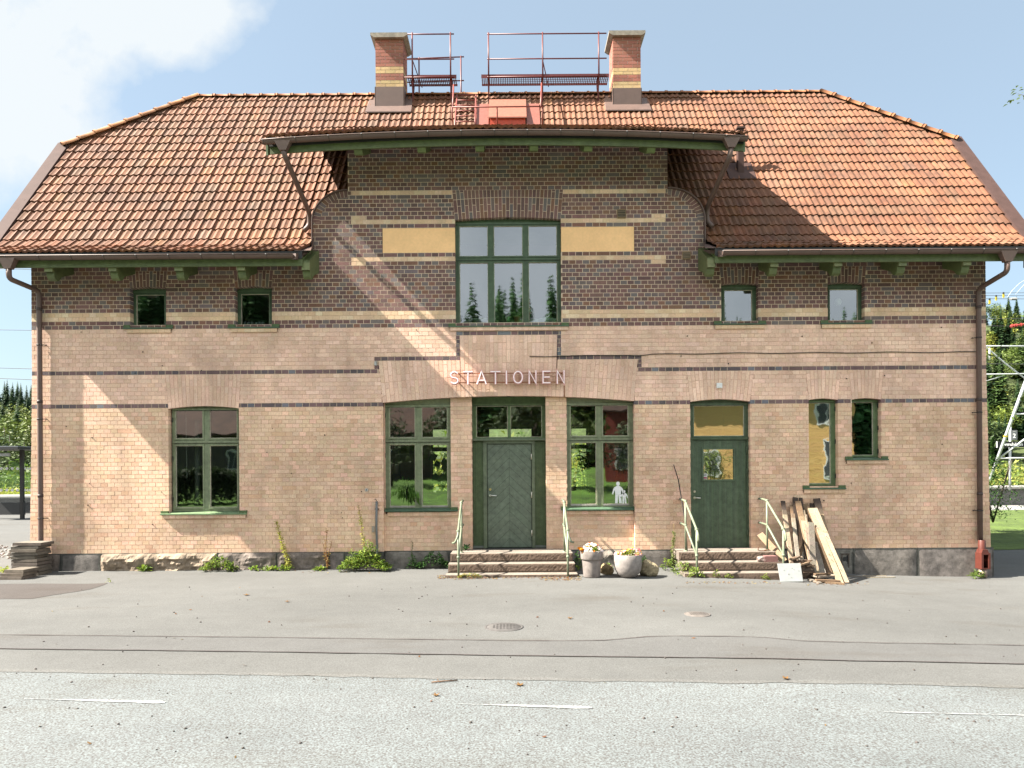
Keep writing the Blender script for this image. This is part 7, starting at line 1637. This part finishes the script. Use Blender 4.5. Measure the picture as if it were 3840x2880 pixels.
# ================================================================ SKY, SUN, CAMERA
sc = bpy.context.scene
wd = bpy.data.worlds.new('World'); sc.world = wd; wd.use_nodes = True; nt = wd.node_tree; nt.nodes.clear()
SLX, SLY = .975, .143
SUN_EL = math.atan2(1, math.hypot(SLX, SLY)); SUN_ROT = math.atan2(-SLX, -SLY)
out = nt.nodes.new('ShaderNodeOutputWorld'); bg = nt.nodes.new('ShaderNodeBackground'); sky = nt.nodes.new('ShaderNodeTexSky'); sky.sky_type = 'NISHITA'; sky.sun_disc = False; sky.sun_elevation = SUN_EL; sky.sun_rotation = SUN_ROT; sky.air_density = 1.0; sky.dust_density = 1.6; sky.ozone_density = 1.2
tc = nt.nodes.new('ShaderNodeTexCoord'); sep = nt.nodes.new('ShaderNodeSeparateXYZ'); nt.links.new(tc.outputs['Generated'], sep.inputs[0])
def math_(op, a, b_=None):
    n = nt.nodes.new('ShaderNodeMath'); n.operation = op
    for i, v in enumerate((a, b_)):
        if v is None: continue
        if hasattr(v, 'links'): nt.links.new(v, n.inputs[i])
        else: n.inputs[i].default_value = v
    return n.outputs[0]
ny = math_('MAXIMUM', math_('ABSOLUTE', sep.outputs[1]), .05)
hx_ = math_('DIVIDE', sep.outputs[0], ny); hz_ = math_('DIVIDE', sep.outputs[2], ny)
cv = nt.nodes.new('ShaderNodeCombineXYZ'); nt.links.new(hx_, cv.inputs[0]); nt.links.new(hz_, cv.inputs[1]); nt.links.new(math_('SIGN', sep.outputs[1]), cv.inputs[2])
nz1 = nt.nodes.new('ShaderNodeTexNoise'); nz1.inputs['Scale'].default_value = 4.2; nz1.inputs['Detail'].default_value = 9; nz1.inputs['Roughness'].default_value = .56; nt.links.new(cv.outputs[0], nz1.inputs['Vector'])
# the big cloud stands in the upper left of the sky (west), small wisps beneath it
def blobf(cx_, cz_, rx_, rz_):
    a = math_('DIVIDE', math_('SUBTRACT', hx_, cx_), rx_); c_ = math_('DIVIDE', math_('SUBTRACT', hz_, cz_), rz_); return math_('SUBTRACT', 1.0, math_('ADD', math_('MULTIPLY', a, a), math_('MULTIPLY', c_, c_)))
m_ = math_('MAXIMUM', blobf(-.70, .66, .30, .15), blobf(-.78, .50, .24, .19)); m_ = math_('MAXIMUM', m_, blobf(-.47, .64, .15, .085)); m_ = math_('MAXIMUM', m_, blobf(-1.2, .5, .3, .3)); m_ = math_('MAXIMUM', m_, blobf(-.72, .30, .055, .02))
m_ = math_('MAXIMUM', m_, -1.6)
dens = math_('ADD', math_('MULTIPLY', m_, .75), math_('MULTIPLY', math_('SUBTRACT', nz1.outputs['Fac'], .5), 2.6))
cl = nt.nodes.new('ShaderNodeValToRGB'); cl.color_ramp.elements[0].position = -.0; cl.color_ramp.elements[0].color = (0, 0, 0, 1); cl.color_ramp.elements[1].position = .50; cl.color_ramp.elements[1].color = (1, 1, 1, 1); nt.links.new(dens, cl.inputs[0])
front = math_('GREATER_THAN', sep.outputs[1], 0.0); fac = math_('MULTIPLY', math_('MULTIPLY', cl.outputs[0], front), .88)
back = math_('MULTIPLY', math_('LESS_THAN', sep.outputs[1], 0.0), math_('ADD', .50, math_('MULTIPLY', math_('SUBTRACT', nz1.outputs['Fac'], .5), .8)))   # unseen bright cloud veil, added behind the camera to fill the front wall
fac = math_('MAXIMUM', fac, back)
SKYK = 1.0
tint = nt.nodes.new('ShaderNodeMix'); tint.data_type = 'RGBA'; tint.blend_type = 'MULTIPLY'; tint.inputs[0].default_value = 1; nt.links.new(sky.outputs[0], tint.inputs[6]); tint.inputs[7].default_value = (.95, 1.03, 1.0, 1)
pale = nt.nodes.new('ShaderNodeMix'); pale.data_type = 'RGBA'; pale.inputs[0].default_value = SKYPALE; nt.links.new(tint.outputs[2], pale.inputs[6]); pale.inputs[7].default_value = tuple(v * PALEV for v in (.73, .88, 1.0)) + (1,)
mx = nt.nodes.new('ShaderNodeMix'); mx.data_type = 'RGBA'; nt.links.new(fac, mx.inputs[0]); nt.links.new(pale.outputs[2], mx.inputs[6]); cc_ = nt.nodes.new('ShaderNodeMix'); cc_.data_type = 'RGBA'; nt.links.new(front, cc_.inputs[0]); cc_.inputs[6].default_value = tuple(v * BACKV for v in (.95, .985, 1.0)) + (1,); cc_.inputs[7].default_value = tuple(v * CLOUDV for v in (.94, .985, 1.0)) + (1,); nt.links.new(cc_.outputs[2], mx.inputs[7])
nt.links.new(mx.outputs[2], bg.inputs[0]); bg.inputs[1].default_value = SKYS; nt.links.new(bg.outputs[0], out.inputs[0])
sl = bpy.data.lights.new('sun', 'SUN'); sl.energy = SUNE; sl.angle = rad(.53); sl.color = (1.0, .93, .82); so = bpy.data.objects.new('sun', sl); C.objects.link(so)
so.rotation_euler = Vector((SLX, SLY, -1)).to_track_quat('-Z', 'Y').to_euler(); so.location = (-10, -5, 20)
cd = bpy.data.cameras.new('camera'); cam = bpy.data.objects.new('camera', cd); C.objects.link(cam); sc.camera = cam
cd.sensor_width = 36; cd.sensor_fit = 'HORIZONTAL'; cd.lens = 36 * F / 3840; cd.shift_x = 0; cd.shift_y = (HY - 1440) / 3840; cd.clip_start = .1; cd.clip_end = 2000
cam.location = (0, -D, ZC); cam.matrix_world = Matrix.Translation((0, -D, ZC)) @ Matrix.Rotation(rad(90), 4, 'X') @ Matrix.Rotation(-ROLL, 4, 'Z')
vs = sc.view_settings; vs.view_transform = 'Standard'; vs.look = 'None'; vs.gamma = 1; vs.use_curve_mapping = False; vs.exposure = EXPO
sc.cycles.max_bounces = 8; sc.cycles.transparent_max_bounces = 12; sc.cycles.sample_clamp_indirect = 6
